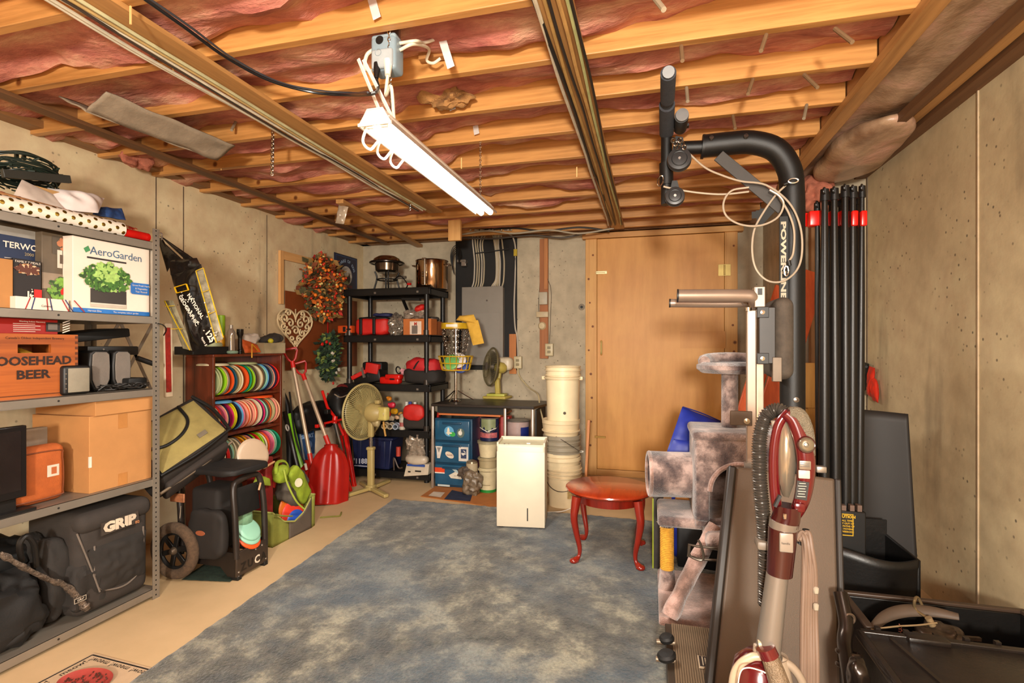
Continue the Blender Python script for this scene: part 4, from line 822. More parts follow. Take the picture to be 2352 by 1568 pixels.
# ---- snow shovels etc. leaning at the left wall
def handle(name, P, r, mat, par, lab=None): return mesh(name, B().tube(P, r, 12, False), mat, par, label=lab)
ALU = M('b39a80', .4, .4, .1)
def shovel(lab, foot, neck, grip, w_, L, big):
    foot, neck, grip = Vector(foot), Vector(neck), Vector(grip); ax = (grip-neck).normalized()
    t = thing('snow_shovel', lab, 'shovel', foot, 0, 'red snow shovels leaning by the bookcase')
    d = (neck-foot).normalized(); side = V(.80, .60, 0); side = (side - d*side.dot(d)).normalized(); nn = side.cross(d).normalized()
    if nn.y > 0: nn = -nn
    def fn(a, c):
        prof = max(.12, 1 - (max(0, c-.45)/.55)**2)**.5 if big else 1 - .3*(max(0, c-.55)/.45)**2
        x = (a-.5)*w_*prof; dep = (.09 if big else .05)*(1-(2*a-1)**2)*(1-.4*c)
        rib = .007*(0.5+.5*cos(a*pi*2*4))*(1 if c < .85 else 0)
        return foot + d*(L*c) + side*x + nn*(dep+rib) 
    o = mesh('scoop', B().grid(fn, 64, 30), M('9c1710', .28, 0, .08), t); o.modifiers.new('s', 'SOLIDIFY').thickness = .006
    handle('socket', [neck-ax*.10, neck+ax*.14], .021, M('b5241a', .35), t)
    handle('handle', [neck+ax*.12, grip-ax*.10], .017, ALU, t)
    handle('grip_socket', [grip-ax*.13, grip-ax*.07], .019, RED, t)
    hs = side.cross(ax).cross(ax).normalized(); hs = (side-ax*side.dot(ax)).normalized()
    mesh('grip', B().tube([grip-ax*.08, grip-ax*.05+hs*.03, grip+hs*.055+ax*.02, grip+hs*.055+ax*.045, grip-hs*.055+ax*.045, grip-hs*.055+ax*.02, grip-ax*.05-hs*.03], .011, 8, False, closed=True), M('a81c18', .4), t)
    return t
shovel('wide red snow scoop shovel with pale handle, foremost by the green backpack', W(752, 1160, X=-2.60), W(760, 1035, X=-2.66), W(690, 843, X=-3.02), .33, .50, True)
shovel('red ribbed snow shovel with grey handle, behind the wide scoop', W(712, 1140, X=-2.72), W(718, 1078, X=-2.80), W(668, 812, X=-3.08), .33, .33, False)
# long dark bag, skis, box, panel
b = B(); puff(b, [W(660, 1100, X=-3.0), W(690, 1110, X=-2.95), W(672, 940, X=-3.12), W(655, 900, X=-3.14)], .07, .01, 8, seed=3); one('ski_bag', 'long narrow black bag leaning beside the bookcase', 'bag', b, BLK)
t = thing('skis', 'lime green and black ski leaning between the bookcase and the shovels', 'ski', W(690, 1080, X=-2.85))
mesh('ski', B().tube([W(696, 1082, X=-2.85), W(680, 1020, X=-2.95), W(664, 950, X=-3.08)], .024, 10, rw=.3), M('7ab81f', .3), t)
mesh('ski_edge', B().tube([W(688, 1090, X=-2.86), W(668, 1010, X=-2.97), W(654, 945, X=-3.10)], .02, 8, rw=.4), M('1c1814', .3), t)
t = thing('ski_pole', 'thin dark pole with white tip leaning next to the green ski', 'pole', W(702, 1075, X=-2.82)); mesh('shaft', B().tube([W(704, 1078, X=-2.8), W(678, 1000, X=-2.95), W(665, 900, X=-3.1)], .008, 8), BLK, t); mesh('tip', B().cyl(W(704, 1078, X=-2.8), W(701, 1065, X=-2.8), .011), WHT, t); mesh('basket', B().ring(W(660, 982, X=-3.0), .025, .006, (1, .3, .3)), M('a39a90', .4), t)
t = thing('printed_box', 'tall blue printed box leaning on the wall behind the shovel handles', 'box', W(710, 1070, X=-2.95))
q0, q1, q2, q3 = W(700, 1075, X=-2.9), W(735, 1065, X=-2.88), W(715, 958, X=-3.08), W(682, 965, X=-3.10)
n_ = (q1-q0).cross(q3-q0).normalized(); r = (q1-q0); u_ = (q3-q0)
b = B().add([q0, q1, q2, q3, q0-n_*.06, q1-n_*.06, q2-n_*.06, q3-n_*.06], [(0, 1, 2, 3), (7, 6, 5, 4), (0, 4, 5, 1), (1, 5, 6, 2), (2, 6, 7, 3), (3, 7, 4, 0)]); mesh('box_body', b, M('27466f', .45, 0, .3, 40), t)
f = Face(t, q0, r, u_); L = r.length; H_ = u_.length
f.rect(0, 0, .02, H_, M('9fa6a8', .4)); f.rect(.05, .03, L-.03, .11, M('8c93a0', .5)); f.poly(ell(L*.5, H_*.45, .04, .04), M('5c7ba8', .5)); f.txt(L*.5, H_*.62, 'SPORT', .05, M('8fb0d9', .5), bold=.002); f.rect(.03, H_-.06, L-.02, H_-.01, M('a39a90', .5))
b = B(); puff(b, [W(722, 1060, X=-2.9), W(775, 1050, X=-2.88), W(768, 950, X=-3.06), W(725, 955, X=-3.08)], .02, .002, 4, edge=12); one('foam_board', 'white board leaning behind the wide red scoop', 'board', b, M('b8a890', .6))
# black equipment bags behind
b = B().blob(W(720, 955, X=-3.05), (.2, .62, .26), .6, .04, 7, seed=2); one('equipment_bag', 'black equipment bag behind the shovel handles under the swag', 'bag', b, DBLK)
b = B().blob(W(785, 925, X=-2.92), (.2, .30, .30), .6, .03, 7, seed=8); t = thing('tote_bag', 'black open tote bag left of the plastic shelf at floor fan height', 'bag', W(785, 960, X=-2.92)); mesh('bag_body', b, BLK, t); mesh('rim', B().tube([W(768, 905, X=-2.85), W(782, 912, X=-2.82), W(800, 906, X=-2.82)], .006, 6), M('8c7c68', .6), t)
mesh('red_lining', B().blob(W(786, 893, X=-2.95), (.1, .14, .10), .7, .02, 9), M('6b1410', .7), t)
# red folding tripod stand
t = thing('red_tripod', 'red folded tripod stand leaning beside the plastic shelf', 'tripod', W(815, 1120, X=-2.68)); RD = M('d1190f', .35)
mesh('leg', B().bar(W(815, 1122, X=-2.66), W(792, 985, X=-2.85), .045, .03, (1, 0, 0)), RD, t, bev=.006); mesh('leg', B().bar(W(800, 1125, X=-2.70), W(782, 1000, X=-2.88), .03, .03, (1, 0, 0)), RD, t, bev=.005); mesh('leg', B().bar(W(806, 1128, X=-2.60), W(800, 1105, X=-2.62), .03, .02, (1, 0, 0)), RD, t, bev=.004)
mesh('upper_leg', B().tube([W(790, 1000, X=-2.82), W(775, 965, X=-2.9)], .014, 8), RD, t); mesh('upper_leg', B().tube([W(778, 1005, X=-2.86), W(766, 968, X=-2.9)], .013, 8), BLK, t); mesh('column', B().tube([W(775, 965, X=-2.86), W(752, 935, X=-2.9), W(740, 897, X=-2.92)], .013, 8, False), RD, t)
mesh('cross_bar', B().bar(W(745, 972, X=-2.84), W(788, 962, X=-2.80), .018, .018), RD, t, bev=.003); mesh('hub', B().cyl(W(768, 972, X=-2.83), W(770, 956, X=-2.83), .024), RD, t); mesh('clamp', B().box(W(752, 945, X=-2.86), (.04, .05, .04)), BLK, t, bev=.005)
mesh('silver_strut', B().tube([W(770, 970, X=-2.85), W(786, 1035, X=-2.8)], .009, 8), SIL, t)
for u in (729, 742): mesh('red_clip', B().box(W(u, 978, X=-2.9), (.03, .04, .03)), RD, t, bev=.004)
# ================================================================ BACK: plastic shelving and what stands on it
SX0, SX1, SY0, SY1 = -2.95, -2.02, 4.58, 5.04
PB = M('0c0a09', .45, 0, .25, 6, .15, 40)
t = thing('plastic_shelving_unit', 'black plastic shelving unit of five tiers in the back left corner', 'shelving', (-2.48, 4.8, 0))
LV = [1.86, 1.405, .93, .49, .09]
for z in LV:
    b = B().rbox(((SX0+SX1)/2, (SY0+SY1)/2, z-.008), (SX1-SX0, SY1-SY0, .016), .004, 1)
    sh = mesh('shelf', b, PB, t)
    for a in ((SX0, SX1, SY0, SY0+.025), (SX0, SX1, SY1-.025, SY1), (SX0, SX0+.025, SY0, SY1), (SX1-.025, SX1, SY0, SY1)): mesh('shelf_rim', B().bb(*a, z-.065, z+.004), PB, sh, bev=.004)
    for k in range(2): mesh('rim_block', B().box((-2.60+.75*k-.3*k, SY0-.002, z-.04), (.02, .006, .018)), M('6d635a', .3), sh)  # small lighter grey blocks on the front rim
for x in (SX0+.05, SX1-.05):
    for y in (SY0+.03, SY1-.03):
        po = mesh('post', B().cyl((x, y, 0), (x, y, 1.86), .024, seg=20), PB, t)
        for z in LV[1:4]: mesh('collar', B().cyl((x, y, z+.004), (x, y, z+.05), .03, seg=16), M('3a322c', .35, .3), po)
Yf = 4.66
def at(u, v, y=Yf): return W(u, v, Y=y)
z = LV[0]+.004
c = at(889, 650, 4.8); c.z = z; t = thing('fryer_burner', 'black outdoor burner on legs with a shiny round bowl on the top shelf', 'burner', c)
for k in range(4):
    a = k*pi/2+.6; mesh('leg', B().tube([c+V(.13*cos(a), .13*sin(a), 0), c+V(.10*cos(a), .10*sin(a), .12), c+V(.12*cos(a), .12*sin(a), .19)], .009, 8), BLK, t)
mesh('leg_ring', B().ring(c+V(0, 0, .11), .10, .007), BLK, t); mesh('burner_ring', B().ring(c+V(0, 0, .28), .165, .011), M('2b2420', .25, .6), t)
mesh('bowl', B().lathe([(.0001, .18), (.09, .18), (.115, .2), (.12, .27), (.165, .28), (.16, .285), (.11, .28), (.0001, .21)], c, seg=32), M('6a5c4e', .2, .9, .2, 20), t)
mesh('dome_lid', B().lathe([(.15, .285), (.13, .32), (.09, .345), (.03, .355), (.0001, .356)], c, seg=32), CHR, t); mesh('regulator', B().cyl(c+V(.12, -.05, .12), c+V(.24, -.06, .12), .014), SIL, t); mesh('hose', B().tube([c+V(.1, -.05, .10), c+V(.2, -.1, .13), c+V(.25, -.05, .05), c+V(.2, 0, .01)], .006, 6), BLK, t)
one('small_red_cap', 'small red cap on the top shelf before the stock pot', 'cap', B().cyl(at(936, 652, 4.68), at(944, 652, 4.68), .012), RED)
c = at(992, 650, 4.82); c.z = z; t = thing('stock_pot', 'tall polished steel stock pot with a sight glass on the top shelf', 'pot', c)
ST = M('a58a70', .12, 1, .1); mesh('pot_body', B().lathe([(.0001, 0), (.155, 0), (.158, .005), (.158, .275), (.164, .28), (.16, .285), (.154, .28), (.154, .02), (.0001, .015)], c, seg=40), ST, t)
for s_ in (-1, 1): mesh('handle', B().tube([c+V(s_*.155, -.03, .235), c+V(s_*.195, -.03, .24), c+V(s_*.195, .03, .24), c+V(s_*.155, .03, .235)], .007, 8), CHR, t)
mesh('sight_glass', B().cyl(c+V(-.0, -.17, .03), c+V(-.0, -.17, .28), .010), CHR, t)
for zz in (.03, .12, .15, .28): mesh('fitting', B().cyl(c+V(-.03, -.165, zz), c+V(.012, -.165, zz), .010), CHR, t)
b = B()
for k in range(5): b.tube([W(1047, 590, Y=5.2)+V(.06*cos(a)*(1-.1*k), 0, .12*sin(a)-.02*k) for a in [j*.6 for j in range(8)]], .004, 6)
one('coiled_cord', 'thin dark cord coil hanging beside the stock pot', 'cord', b.cyl(W(1047, 565, Y=5.2), W(1047, 565, Y=YB), .006), BLK)
one('power_strip_plugs', 'row of silver plugs on a short block beside the stock pot', 'plugs', B().box(W(1062, 600, Y=5.32), (.10, .08, .03)).box(W(1066, 606, Y=5.26), (.05, .05, .05)), SIL, bev=.004)
# second tier
z = LV[1]+.004
def onz(u, z, y=Yf): p = W(u, 750, Y=y); p.z = z; return p
RB = M('c41d14', .6, 0, .12, 10)
c = onz(800, z); t = thing('orange_charger', 'orange tool case sticking out over the left end of the second tier', 'tool', c)
mesh('case', B().rbox(c+V(0, -.03, .06), (.155, .08, .075), .01, 2), M('cc4a12', .5), t); mesh('black_inlay', B().rbox(c+V(.0, -.072, .06), (.03, .01, .05), .003, 1), BLK, t); mesh('black_inlay', B().rbox(c+V(.05, -.072, .06), (.05, .008, .015), .002, 1), BLK, t); mesh('clip', B().box(c+V(.03, -.06, .012), (.04, .02, .03)), SIL, t)
c = onz(860, z); t = thing('red_tool_bag', 'red tool bag with black straps lying on the second tier', 'bag', c)
mesh('bag_body', B().blob(c+V(0, .02, .085), (.36, .2, .17), .4, .015, 8, seed=2), RB, t)
for dx in (-.10, .045): mesh('strap', B().box(c+V(dx, -.088, .085), (.03, .02, .16)), DBLK, t, bev=.006)
mesh('strap', B().blob(c+V(0, .03, .165), (.34, .16, .04), .5, .008, 8), DBLK, t)
one('navy_pouch', 'navy blue pouch lying on top of the red tool bag', 'pouch', B().blob(onz(880, z+.20), (.20, .12, .04), .5, .01, 10), M('1c2048', .7))
one('silver_bag', 'crumpled silver plastic bag between the red tool bag and the cardboard box', 'bag', B().blob(onz(912, z+.095, 4.62), (.16, .12, .20), .7, .035, 22, 50, 34, seed=6), M('8a8074', .2, .5, .5, 60))
c = onz(960, z, 4.62); t = thing('shipping_box', 'small cardboard box with a white label on the second tier', 'box', c)
mesh('box_body', B().bb(c.x-.145, c.x+.145, 4.60, 4.74, z, z+.155), M('b5642a', .7, 0, .1), t, bev=.002); f = Face(t, (c.x-.145, 4.60, z), (1, 0, 0), (0, 0, 1))
f.rect(.07, .005, .19, .13, M('d9c6b4', .6)); f.rect(.09, .01, .15, .09, M('6d6056', .6)); f.txt(.13, .105, 'M', .04, M('b5301c', .5), bold=.002)
b = B().blob(onz(965, z+.26, 4.66), (.12, .10, .07), .8, .012, 14, R=Matrix.Rotation(-.5, 3, 'Y')); one('red_power_tool', 'red power tool lying slanted on the small cardboard box', 'tool', b, RB)
one('clear_bag', 'crumpled clear plastic bag draped over the cardboard box under the red tool', 'bag', B().blob(onz(955, z+.20, 4.68), (.24, .14, .10), .7, .03, 16, 44, 26, seed=3), M('948678', .15, .3, .4, 60))
one('black_saw', 'black folding saw leaning upright behind the red power tool', 'tool', B().bar(onz(925, z+.36, 4.74), onz(940, z+.20, 4.70), .03, .015).bar(onz(925, z+.36, 4.74), onz(965, z+.35, 4.74), .05, .02), BLK)
one('brown_box', 'brown box at the right end of the second tier behind the post', 'box', B().bb(-2.22, -2.06, 4.80, 5.0, z, z+.14), M('a0592a', .7), bev=.003)
one('dark_coil', 'dark coiled hose on the brown box at the right end of the second tier', 'hose', B().ring((-2.14, 4.88, z+.165), .06, .022, seg=24), M('3a342f', .5))
# third tier
z = LV[2]+.004
c = onz(850, z); t = thing('red_black_tool_case', 'black tool case with a red handle bar on the left of the third tier', 'case', c)
mesh('case', B().rbox(c+V(.0, .02, .06), (.30, .18, .12), .02, 2, R=Matrix.Rotation(-.2, 3, 'Y')), BLK, t); mesh('case', B().rbox(c+V(.03, .05, .15), (.22, .14, .12), .02, 2), DBLK, t); mesh('red_bar', B().bar(c+V(-.15, -.085, .05), c+V(.0, -.085, .12), .03, .04), RB, t, bev=.005); mesh('red_panel', B().rbox(c+V(.06, -.05, .15), (.14, .06, .10), .01, 2, R=Matrix.Rotation(.15, 3, 'Y')), RB, t); mesh('silver_clip', B().bar(c+V(-.03, -.10, .16), c+V(-.005, -.10, .06), .02, .02), SIL, t)
c = onz(898, z, 4.62); t = thing('red_tool_battery_case', 'small glossy red tool case in the middle of the third tier', 'case', c)
mesh('case', B().rbox(c+V(0, 0, .035), (.21, .09, .07), .02, 3), M('c7170f', .3), t); mesh('case', B().rbox(c+V(.04, -.01, .07), (.16, .09, .05), .015, 3), M('c7170f', .3), t); mesh('slot', B().rbox(c+V(.04, -.055, .05), (.05, .01, .015), .003, 1), BLK, t)
one('dark_scissors', 'dark ring-handled shears standing behind the small red case', 'tool', B().ring(onz(915, z+.13, 4.7), .035, .007, (0, 1, .3), sx=.7).ring(onz(925, z+.10, 4.7), .03, .007, (0, 1, -.3), sx=.7), BLK)
c = onz(970, z); t = thing('duffel_tool_bag', 'red and dark grey soft tool bag filling the right of the third tier', 'bag', c)
mesh('bag_body', B().blob(c+V(0, .05, .075), (.38, .26, .15), .45, .015, 8, seed=1), M('1f1a17', .8, 0, .2), t); mesh('red_top', B().blob(c+V(.0, .05, .165), (.35, .24, .18), .7, .02, 8, seed=4), M('b81c20', .7, 0, .15), t); mesh('zipper', B().tube([c+V(-.05, -.09, .15), c+V(-.01, -.06, .22), c+V(.06, .0, .26)], .008, 6), BLK, t)
one('pink_cloth', 'small pink cloth tuck between the shears and the red soft bag', 'cloth', B().blob(onz(925, z+.12, 4.68), (.06, .06, .06), .8, .015, 20), M('c98a8f', .7))
# fourth tier
z = LV[3]+.004
rr = random.Random(8)
t = thing('toy_pile', 'small heap of red, orange and yellow plastic toys on the fourth tier', 'toys', onz(898, z))
for k, (u, v, c_, s_) in enumerate(((893, 915, 'c9781c', .045), (900, 930, 'c2203a', .06), (905, 945, 'd9a01c', .055), (890, 950, 'c93a1c', .06), (912, 958, 'c9a07a', .04), (899, 960, 'cfc0a5', .05), (920, 950, 'b0721c', .03))):
    mesh('toy_piece', B().blob(at(u, v, 4.66), (s_*1.3, s_, s_), .7, .01, 20, 18, 12, seed=k), M(c_, .4), t)
mesh('toy_base', B().blob(onz(898, z+.05, 4.72), (.20, .14, .10), .6, .02, 12), DBLK, t)
for k, (u, v, lab) in enumerate(((888, 978, 'pale pipe fitting at the left of three on the fourth tier'), (901, 974, 'pale pipe fitting in the middle of three on the fourth tier'), (913, 972, 'blue and pale pipe fitting at the right of three on the fourth tier'))):
    p = onz(u, z+.035, 4.62); one('pipe_fitting', lab, 'pipe', B().lathe([(.018, 0), (.033, 0), (.033, .02), (.028, .022), (.028, .08), (.018, .08), (.018, 0)], p, (.2, -1, 0), 20), M(('b8a37c', 'a99a80', '8a93a0')[k], .5), 'pipe fittings on the fourth tier')
c = onz(924, z, 4.63); t = thing('spray_bottle', 'white aerosol can with a red label on the fourth tier', 'can', c); mesh('can_body', B().cyl(c, c+V(0, 0, .115), .03), M('b5aa98', .4), t); mesh('label', B().cyl(c+V(0, 0, .03), c+V(0, 0, .07), .0305), M('9a4a44', .5), t); mesh('cap', B().cyl(c+V(0, 0, .115), c+V(0, 0, .15), .026), M('a3987c', .5), t)
c = onz(956, z); t = thing('red_capped_tool_bag', 'dark open tool bag with a round red hat on it on the fourth tier', 'bag', c)
mesh('bag_body', B().blob(c+V(.02, .06, .09), (.30, .24, .18), .4, .015, 8, seed=5), M('2b241f', .8), t); mesh('round_hat', B().blob(c+V(.0, -.06, .17), (.22, .08, .16), .8, .008, 9, seed=2), M('c4221a', .6), t)
for k, (u, c_) in enumerate(((934, 'cfc8bd'), (942, '2a3a8a'), (953, 'cfc8bd'))): one('small_bottle', ('small white bottle behind the round red hat, left', 'small blue bottle behind the round red hat', 'small white bottle behind the round red hat, right')[k], 'bottle', B().cyl(onz(u, z+.22, 4.7), onz(u, z+.262, 4.7), .016), M(c_, .4))
one('red_strap', 'red strap hanging at the right post of the fourth tier', 'strap', B().bar(onz(1006, z+.08, 4.72), onz(1010, z+.22, 4.72), .04, .02), RED)
# bottom tier
z = LV[4]+.004
c = onz(858, z); t = thing('blue_tote', 'navy blue plastic tote with white lettering on the lowest tier', 'tote', c); NB = M('1b2140', .3, 0, .2)
b = B(); b.prism([(-.19, 0), (.19, 0), (.22, .30), (-.22, .30)], c+V(0, -.04, 0), (1, 0, 0), (0, 0, 1), -.26); mesh('tote_body', b, NB, t, bev=.01); mesh('rim', B().rbox(c+V(0, .09, .30), (.48, .31, .025), .008, 2), NB, t)
for x in (-.13, 0, .13): mesh('rib', B().rbox(c+V(x, -.045, .15), (.05, .02, .26), .008, 2), NB, t)
text(t, "'1188", .07, M('b8b8c4', .5), c+V(-.11, -.058, .07), (1, 0, .05), (0, 0, 1), bold=.002); mesh('underline', B().box(c+V(-.08, -.057, .025), (.20, .003, .008)), M('b8b8c4', .5), t)
one('wrapped_bundle', 'crumpled grey plastic-wrapped bundle at the right of the lowest tier', 'bundle', B().blob(onz(958, z+.22, 4.62), (.20, .16, .26), .7, .04, 18, 46, 34, seed=4), M('9a8b7a', .25, .3, .4, 40))
one('plastic_shell', 'white rounded plastic shell between the bundle and the striped box', 'shell', B().blob(onz(958, z+.13, 4.56), (.24, .12, .10), .8, .01, 8, seed=1), M('b8a995', .35))
c = onz(956, z, 4.53); t = thing('striped_box', 'white box with blue and orange stripe at the bottom right of the plastic shelving', 'box', c); mesh('box_body', B().prism([(-.13, -.05), (.12, -.02), (.13, .08), (-.10, .07)], c+V(0, .0, .02), (1, 0, 0), (0, 0, 1), -.1), M('c4b59f', .5), t, bev=.004)
mesh('blue_stripe', B().box(c+V(.0, -.002, .085), (.18, .02, .02)), M('2c4a8f', .5), t); mesh('orange_stripe', B().box(c+V(-.04, -.002, .105), (.08, .02, .015)), M('c9641c', .5), t); mesh('slot', B().box(c+V(.02, -.0015, .03), (.06, .01, .012)), BLK, t); mesh('slot', B().box(c+V(-.07, -.0015, .02), (.025, .01, .012)), BLK, t)
one('red_valve', 'red-topped small can at the left of the plastic-wrapped bundle', 'can', B().cyl(onz(915, z+.14, 4.62), onz(915, z+.23, 4.62), .022), M('b03a2a', .5))
b = B().tube([onz(905, z, 4.62), onz(905, z+.12, 4.62), onz(915, z+.03, 4.62), onz(925, z+.03, 4.62)], .008, 6); one('bent_rod', 'dark bent rod standing between blue tote and bundle', 'rod', b, M('4a3a30', .5))
# ================================================================ desk and things on and under it
t = thing('desk', 'small black-topped computer desk with silver tube legs', 'desk', (-1.45, 4.68, 0)); DZ = .775; dy0, dy1 = 4.43, 4.95
dx0, dx1 = W(990, 925, Y=dy0).x, W(1226, 935, Y=dy0).x
mesh('desk_top', B().prism([(dx0, dy0), (dx1, dy0-.0), (dx1+.12, dy1), (dx0, dy1)], (0, 0, DZ-.022), (1, 0, 0), (0, 1, 0), .022), wood('1c1612', '2a211b', 0, .4, 30), t, bev=.003)
for u, y in ((994, dy0+.02), (1160, dy0+.02), (1223, dy0+.02)): p = W(u, 900, Y=y); mesh('leg', B().rbox((p.x, y, (DZ-.022)/2), (.026, .03, DZ-.022), .008, 2), M('a8988a', .35, .6), t)
for x in (dx0+.02, dx1+.05): mesh('leg', B().rbox((x, dy1-.03, (DZ-.022)/2), (.026, .03, DZ-.022), .008, 2), M('8a7c70', .35, .6), t)
x0, x1 = W(1008, 950, Y=dy0+.03).x, W(1150, 950, Y=dy0+.03).x; mesh('keyboard_tray', B().bb(x0, x1, dy0+.02, dy1-.1, .672, .688), wood('a85a2a', 'c9733c', 0), t, bev=.002); mesh('tray_rail', B().bb(x0-.02, x1+.02, dy0+.04, dy0+.06, .69, .75), DBLK, t)
mesh('side_panel', B().bb(dx1+.0, dx1+.012, dy0+.06, dy1-.06, .45, .74), DBLK, t)
# disc golf basket
c = W(1047, 921, Z=DZ+.001); t = thing('disc_golf_basket', 'small disc golf basket with a yellow band and hanging chains on the desk', 'basket', c)
gy = M('c9a01c', .4); zt = 1.515; mesh('pole', B().cyl(c, c+V(0, 0, zt-DZ), .014, .012, 16), CHR, t); mesh('base_plate', B().lathe([(.0001, .015), (.035, .014), (.05, 0)], c, seg=20), CHR, t)
for k in range(3): a = k*2.094+.5; mesh('leg', B().tube([c+V(.02*cos(a), .02*sin(a), .10), c+V(.10*cos(a), .10*sin(a), .05), c+V(.17*cos(a), .17*sin(a), .01)], .005, 6), CHR, t)
mesh('top_band', B().lathe([(.135, 0), (.14, 0), (.14, .055), (.135, .055), (.135, 0)], (c.x, c.y, zt-.05), seg=40), gy, t); mesh('band_spokes', B().bar((c.x-.137, c.y, zt-.03), (c.x+.137, c.y, zt-.03), .01, .006).bar((c.x, c.y-.137, zt-.03), (c.x, c.y+.137, zt-.03), .01, .006), gy, t)
mesh('name_plate', B().lathe([(.142, 0), (.143, 0), (.143, .025), (.142, .025)], (c.x, c.y, zt-.035), seg=30, arc=(-1.9, -1.1)), WHT, t)
b = B()
for k in range(18):
    a = k*2*pi/18
    for j in range(11):
        s_ = j/10; r_ = .13*(1-s_)**.8*(1) + .075*s_ + .0; r_ = .13 - .055*s_**1.3; p = V(c.x+r_*cos(a), c.y+r_*sin(a), zt-.06-.028*j)
        b.ring(p, .0085, .0022, (cos(a+j*pi/2), sin(a+j*pi/2), 0), 8, 4, sx=1.0, sy=1.7)
mesh('chain', b, M('8a7c6e', .25, .9), t, kind='stuff')
bz0, bz1 = 1.075, 1.205
for (zz, r_) in ((bz0, .13), (bz1, .165), ((bz0+bz1)/2, .148)): mesh('wire_ring', B().ring((c.x, c.y, zz), r_, .0055), gy, t)
for k in range(16): a = k*pi/8; mesh('wire', B().cyl((c.x+.13*cos(a), c.y+.13*sin(a), bz0), (c.x+.165*cos(a), c.y+.165*sin(a), bz1), .0035, seg=6), gy, t)
for k in range(6): a = k*pi/3; mesh('wire', B().cyl((c.x, c.y, bz0), (c.x+.13*cos(a), c.y+.13*sin(a), bz0), .0035, seg=6), gy, t)
for k, (dx, dy, dz, c_, lab) in enumerate(((-.02, -.13, .075, '6fae5c', 'green disc leaning in the yellow wire basket'), (.06, -.06, .09, 'd9cfc4', 'white disc behind the green disc in the wire basket'), (.08, -.02, .04, '24408a', 'blue disc at the right in the wire basket'), (-.06, .0, .02, 'd9c9a0', 'cream disc lying low in the wire basket'), (.02, .03, .015, 'c43a2a', 'red disc lying low in the wire basket'))):
    disc('flying_disc', lab, (c.x+dx*.7, c.y+dy*.6, bz0+dz), (.05*k, -1, .35) if k < 3 else (.1, -.2, 1), c_, .075 if k < 3 else .09, .014, 'small discs in the wire basket')
b = B(); q = lambda u, v: W(u, v, Y=c.y-.15)
puff(b, [q(1086, 793), q(1112, 788), q(1098, 735), q(1070, 735)], .03, .010, 10, seed=3); puff(b, [q(1048, 735), q(1098, 745), q(1088, 722), q(1055, 725)], .05, .012, 10, seed=5)
one('yellow_cloth', 'yellow cleaning cloth draped over the disc golf basket', 'cloth', b, M('d3a43c', .85, 0, .12, 20, .4, 200))
# desk fan
TN = M('b5a24e', .4, 0, .06); c = W(1142, 915, Z=DZ+.001); t = thing('desk_fan', 'yellowed tan desk fan on a stepped base, turned to the left', 'fan', c)
mesh('base', B().prism([(-.13, -.09), (.11, -.10), (.14, .08), (-.10, .10)], c, (1, 0, 0), (0, 1, 0), .03), TN, t, bev=.012); mesh('base_step', B().rbox(c+V(0, 0, .04), (.19, .13, .025), .01, 2), M('b0b04a', .4), t)
mesh('neck', B().bar(c+V(.01, 0, .04), c+V(.0, 0, .20), .06, .05, (1, 0, 0)), TN, t, bev=.012)
hc = W(1128, 842, Y=c.y+.0); ax = V(-.80, -.58, .12).normalized(); mesh('yoke', B().tube([c+V(0, 0, .19), hc-ax*.08+V(0, 0, -.12), hc-ax*.10], .02, 10), TN, t)
mesh('motor_housing', B().lathe([(.0001, 0), (.035, .004), (.055, .03), (.06, .08), (.05, .11), (.0001, .11)], hc-ax*.16, ax, 24), TN, t)
def cage(par, cen, ax, R, dp, mat, hubc, n=72, wr=.0016):
    ax = Vector(ax).normalized(); Q = Vector((0, 0, 1)).rotation_difference(ax).to_matrix(); b = B()
    for k in range(n):
        a = 2*pi*k/n
        for sgn in (1, -1): 
            b.tube([cen + Q @ Vector((r_*cos(a), r_*sin(a), sgn*z_)) for r_, z_ in ((R*.22, dp), (R*.6, dp*.95), (R*.92, dp*.45), (R, 0))], wr, 4, sub=2)
    mesh('guard_wires', b, mat, par, kind='stuff'); mesh('guard_rim', B().ring(cen, R, .009, ax, 48, 8), mat, par)
    mesh('guard_ring', B().ring(cen+ax*dp*.95, R*.6, .003, ax, 40, 6), mat, par); mesh('guard_badge', B().lathe([(.0001, .006), (R*.2, .005), (R*.24, 0), (.0001, -.001)], cen+ax*dp, ax, 24), hubc, par)
    mesh('fan_hub', B().lathe([(.0001, .03), (R*.15, .02), (R*.16, -.02), (.0001, -.02)], cen, ax, 20), hubc, par)
def blades(par, cen, ax, R, mat, n=3):
    ax = Vector(ax).normalized(); Q = Vector((0, 0, 1)).rotation_difference(ax).to_matrix()
    for k in range(n):
        def fn(a, c_, k=k):
            r_ = R*(.14+.72*c_); th = 2*pi*k/n + (a-.5)*(1.0+.55*c_) + .2*c_; return cen + Q @ Vector((r_*cos(th), r_*sin(th), .03*(a-.5)+.008*sin(pi*a)))
        mesh('blade', B().grid(fn, 10, 8), mat, par).modifiers.new('s', 'SOLIDIFY').thickness = .003
cage(t, hc, ax, .19, .05, M('6f6548', .4, .2), SIL, 60); blades(t, hc, ax, .19, M('4a4438', .3))
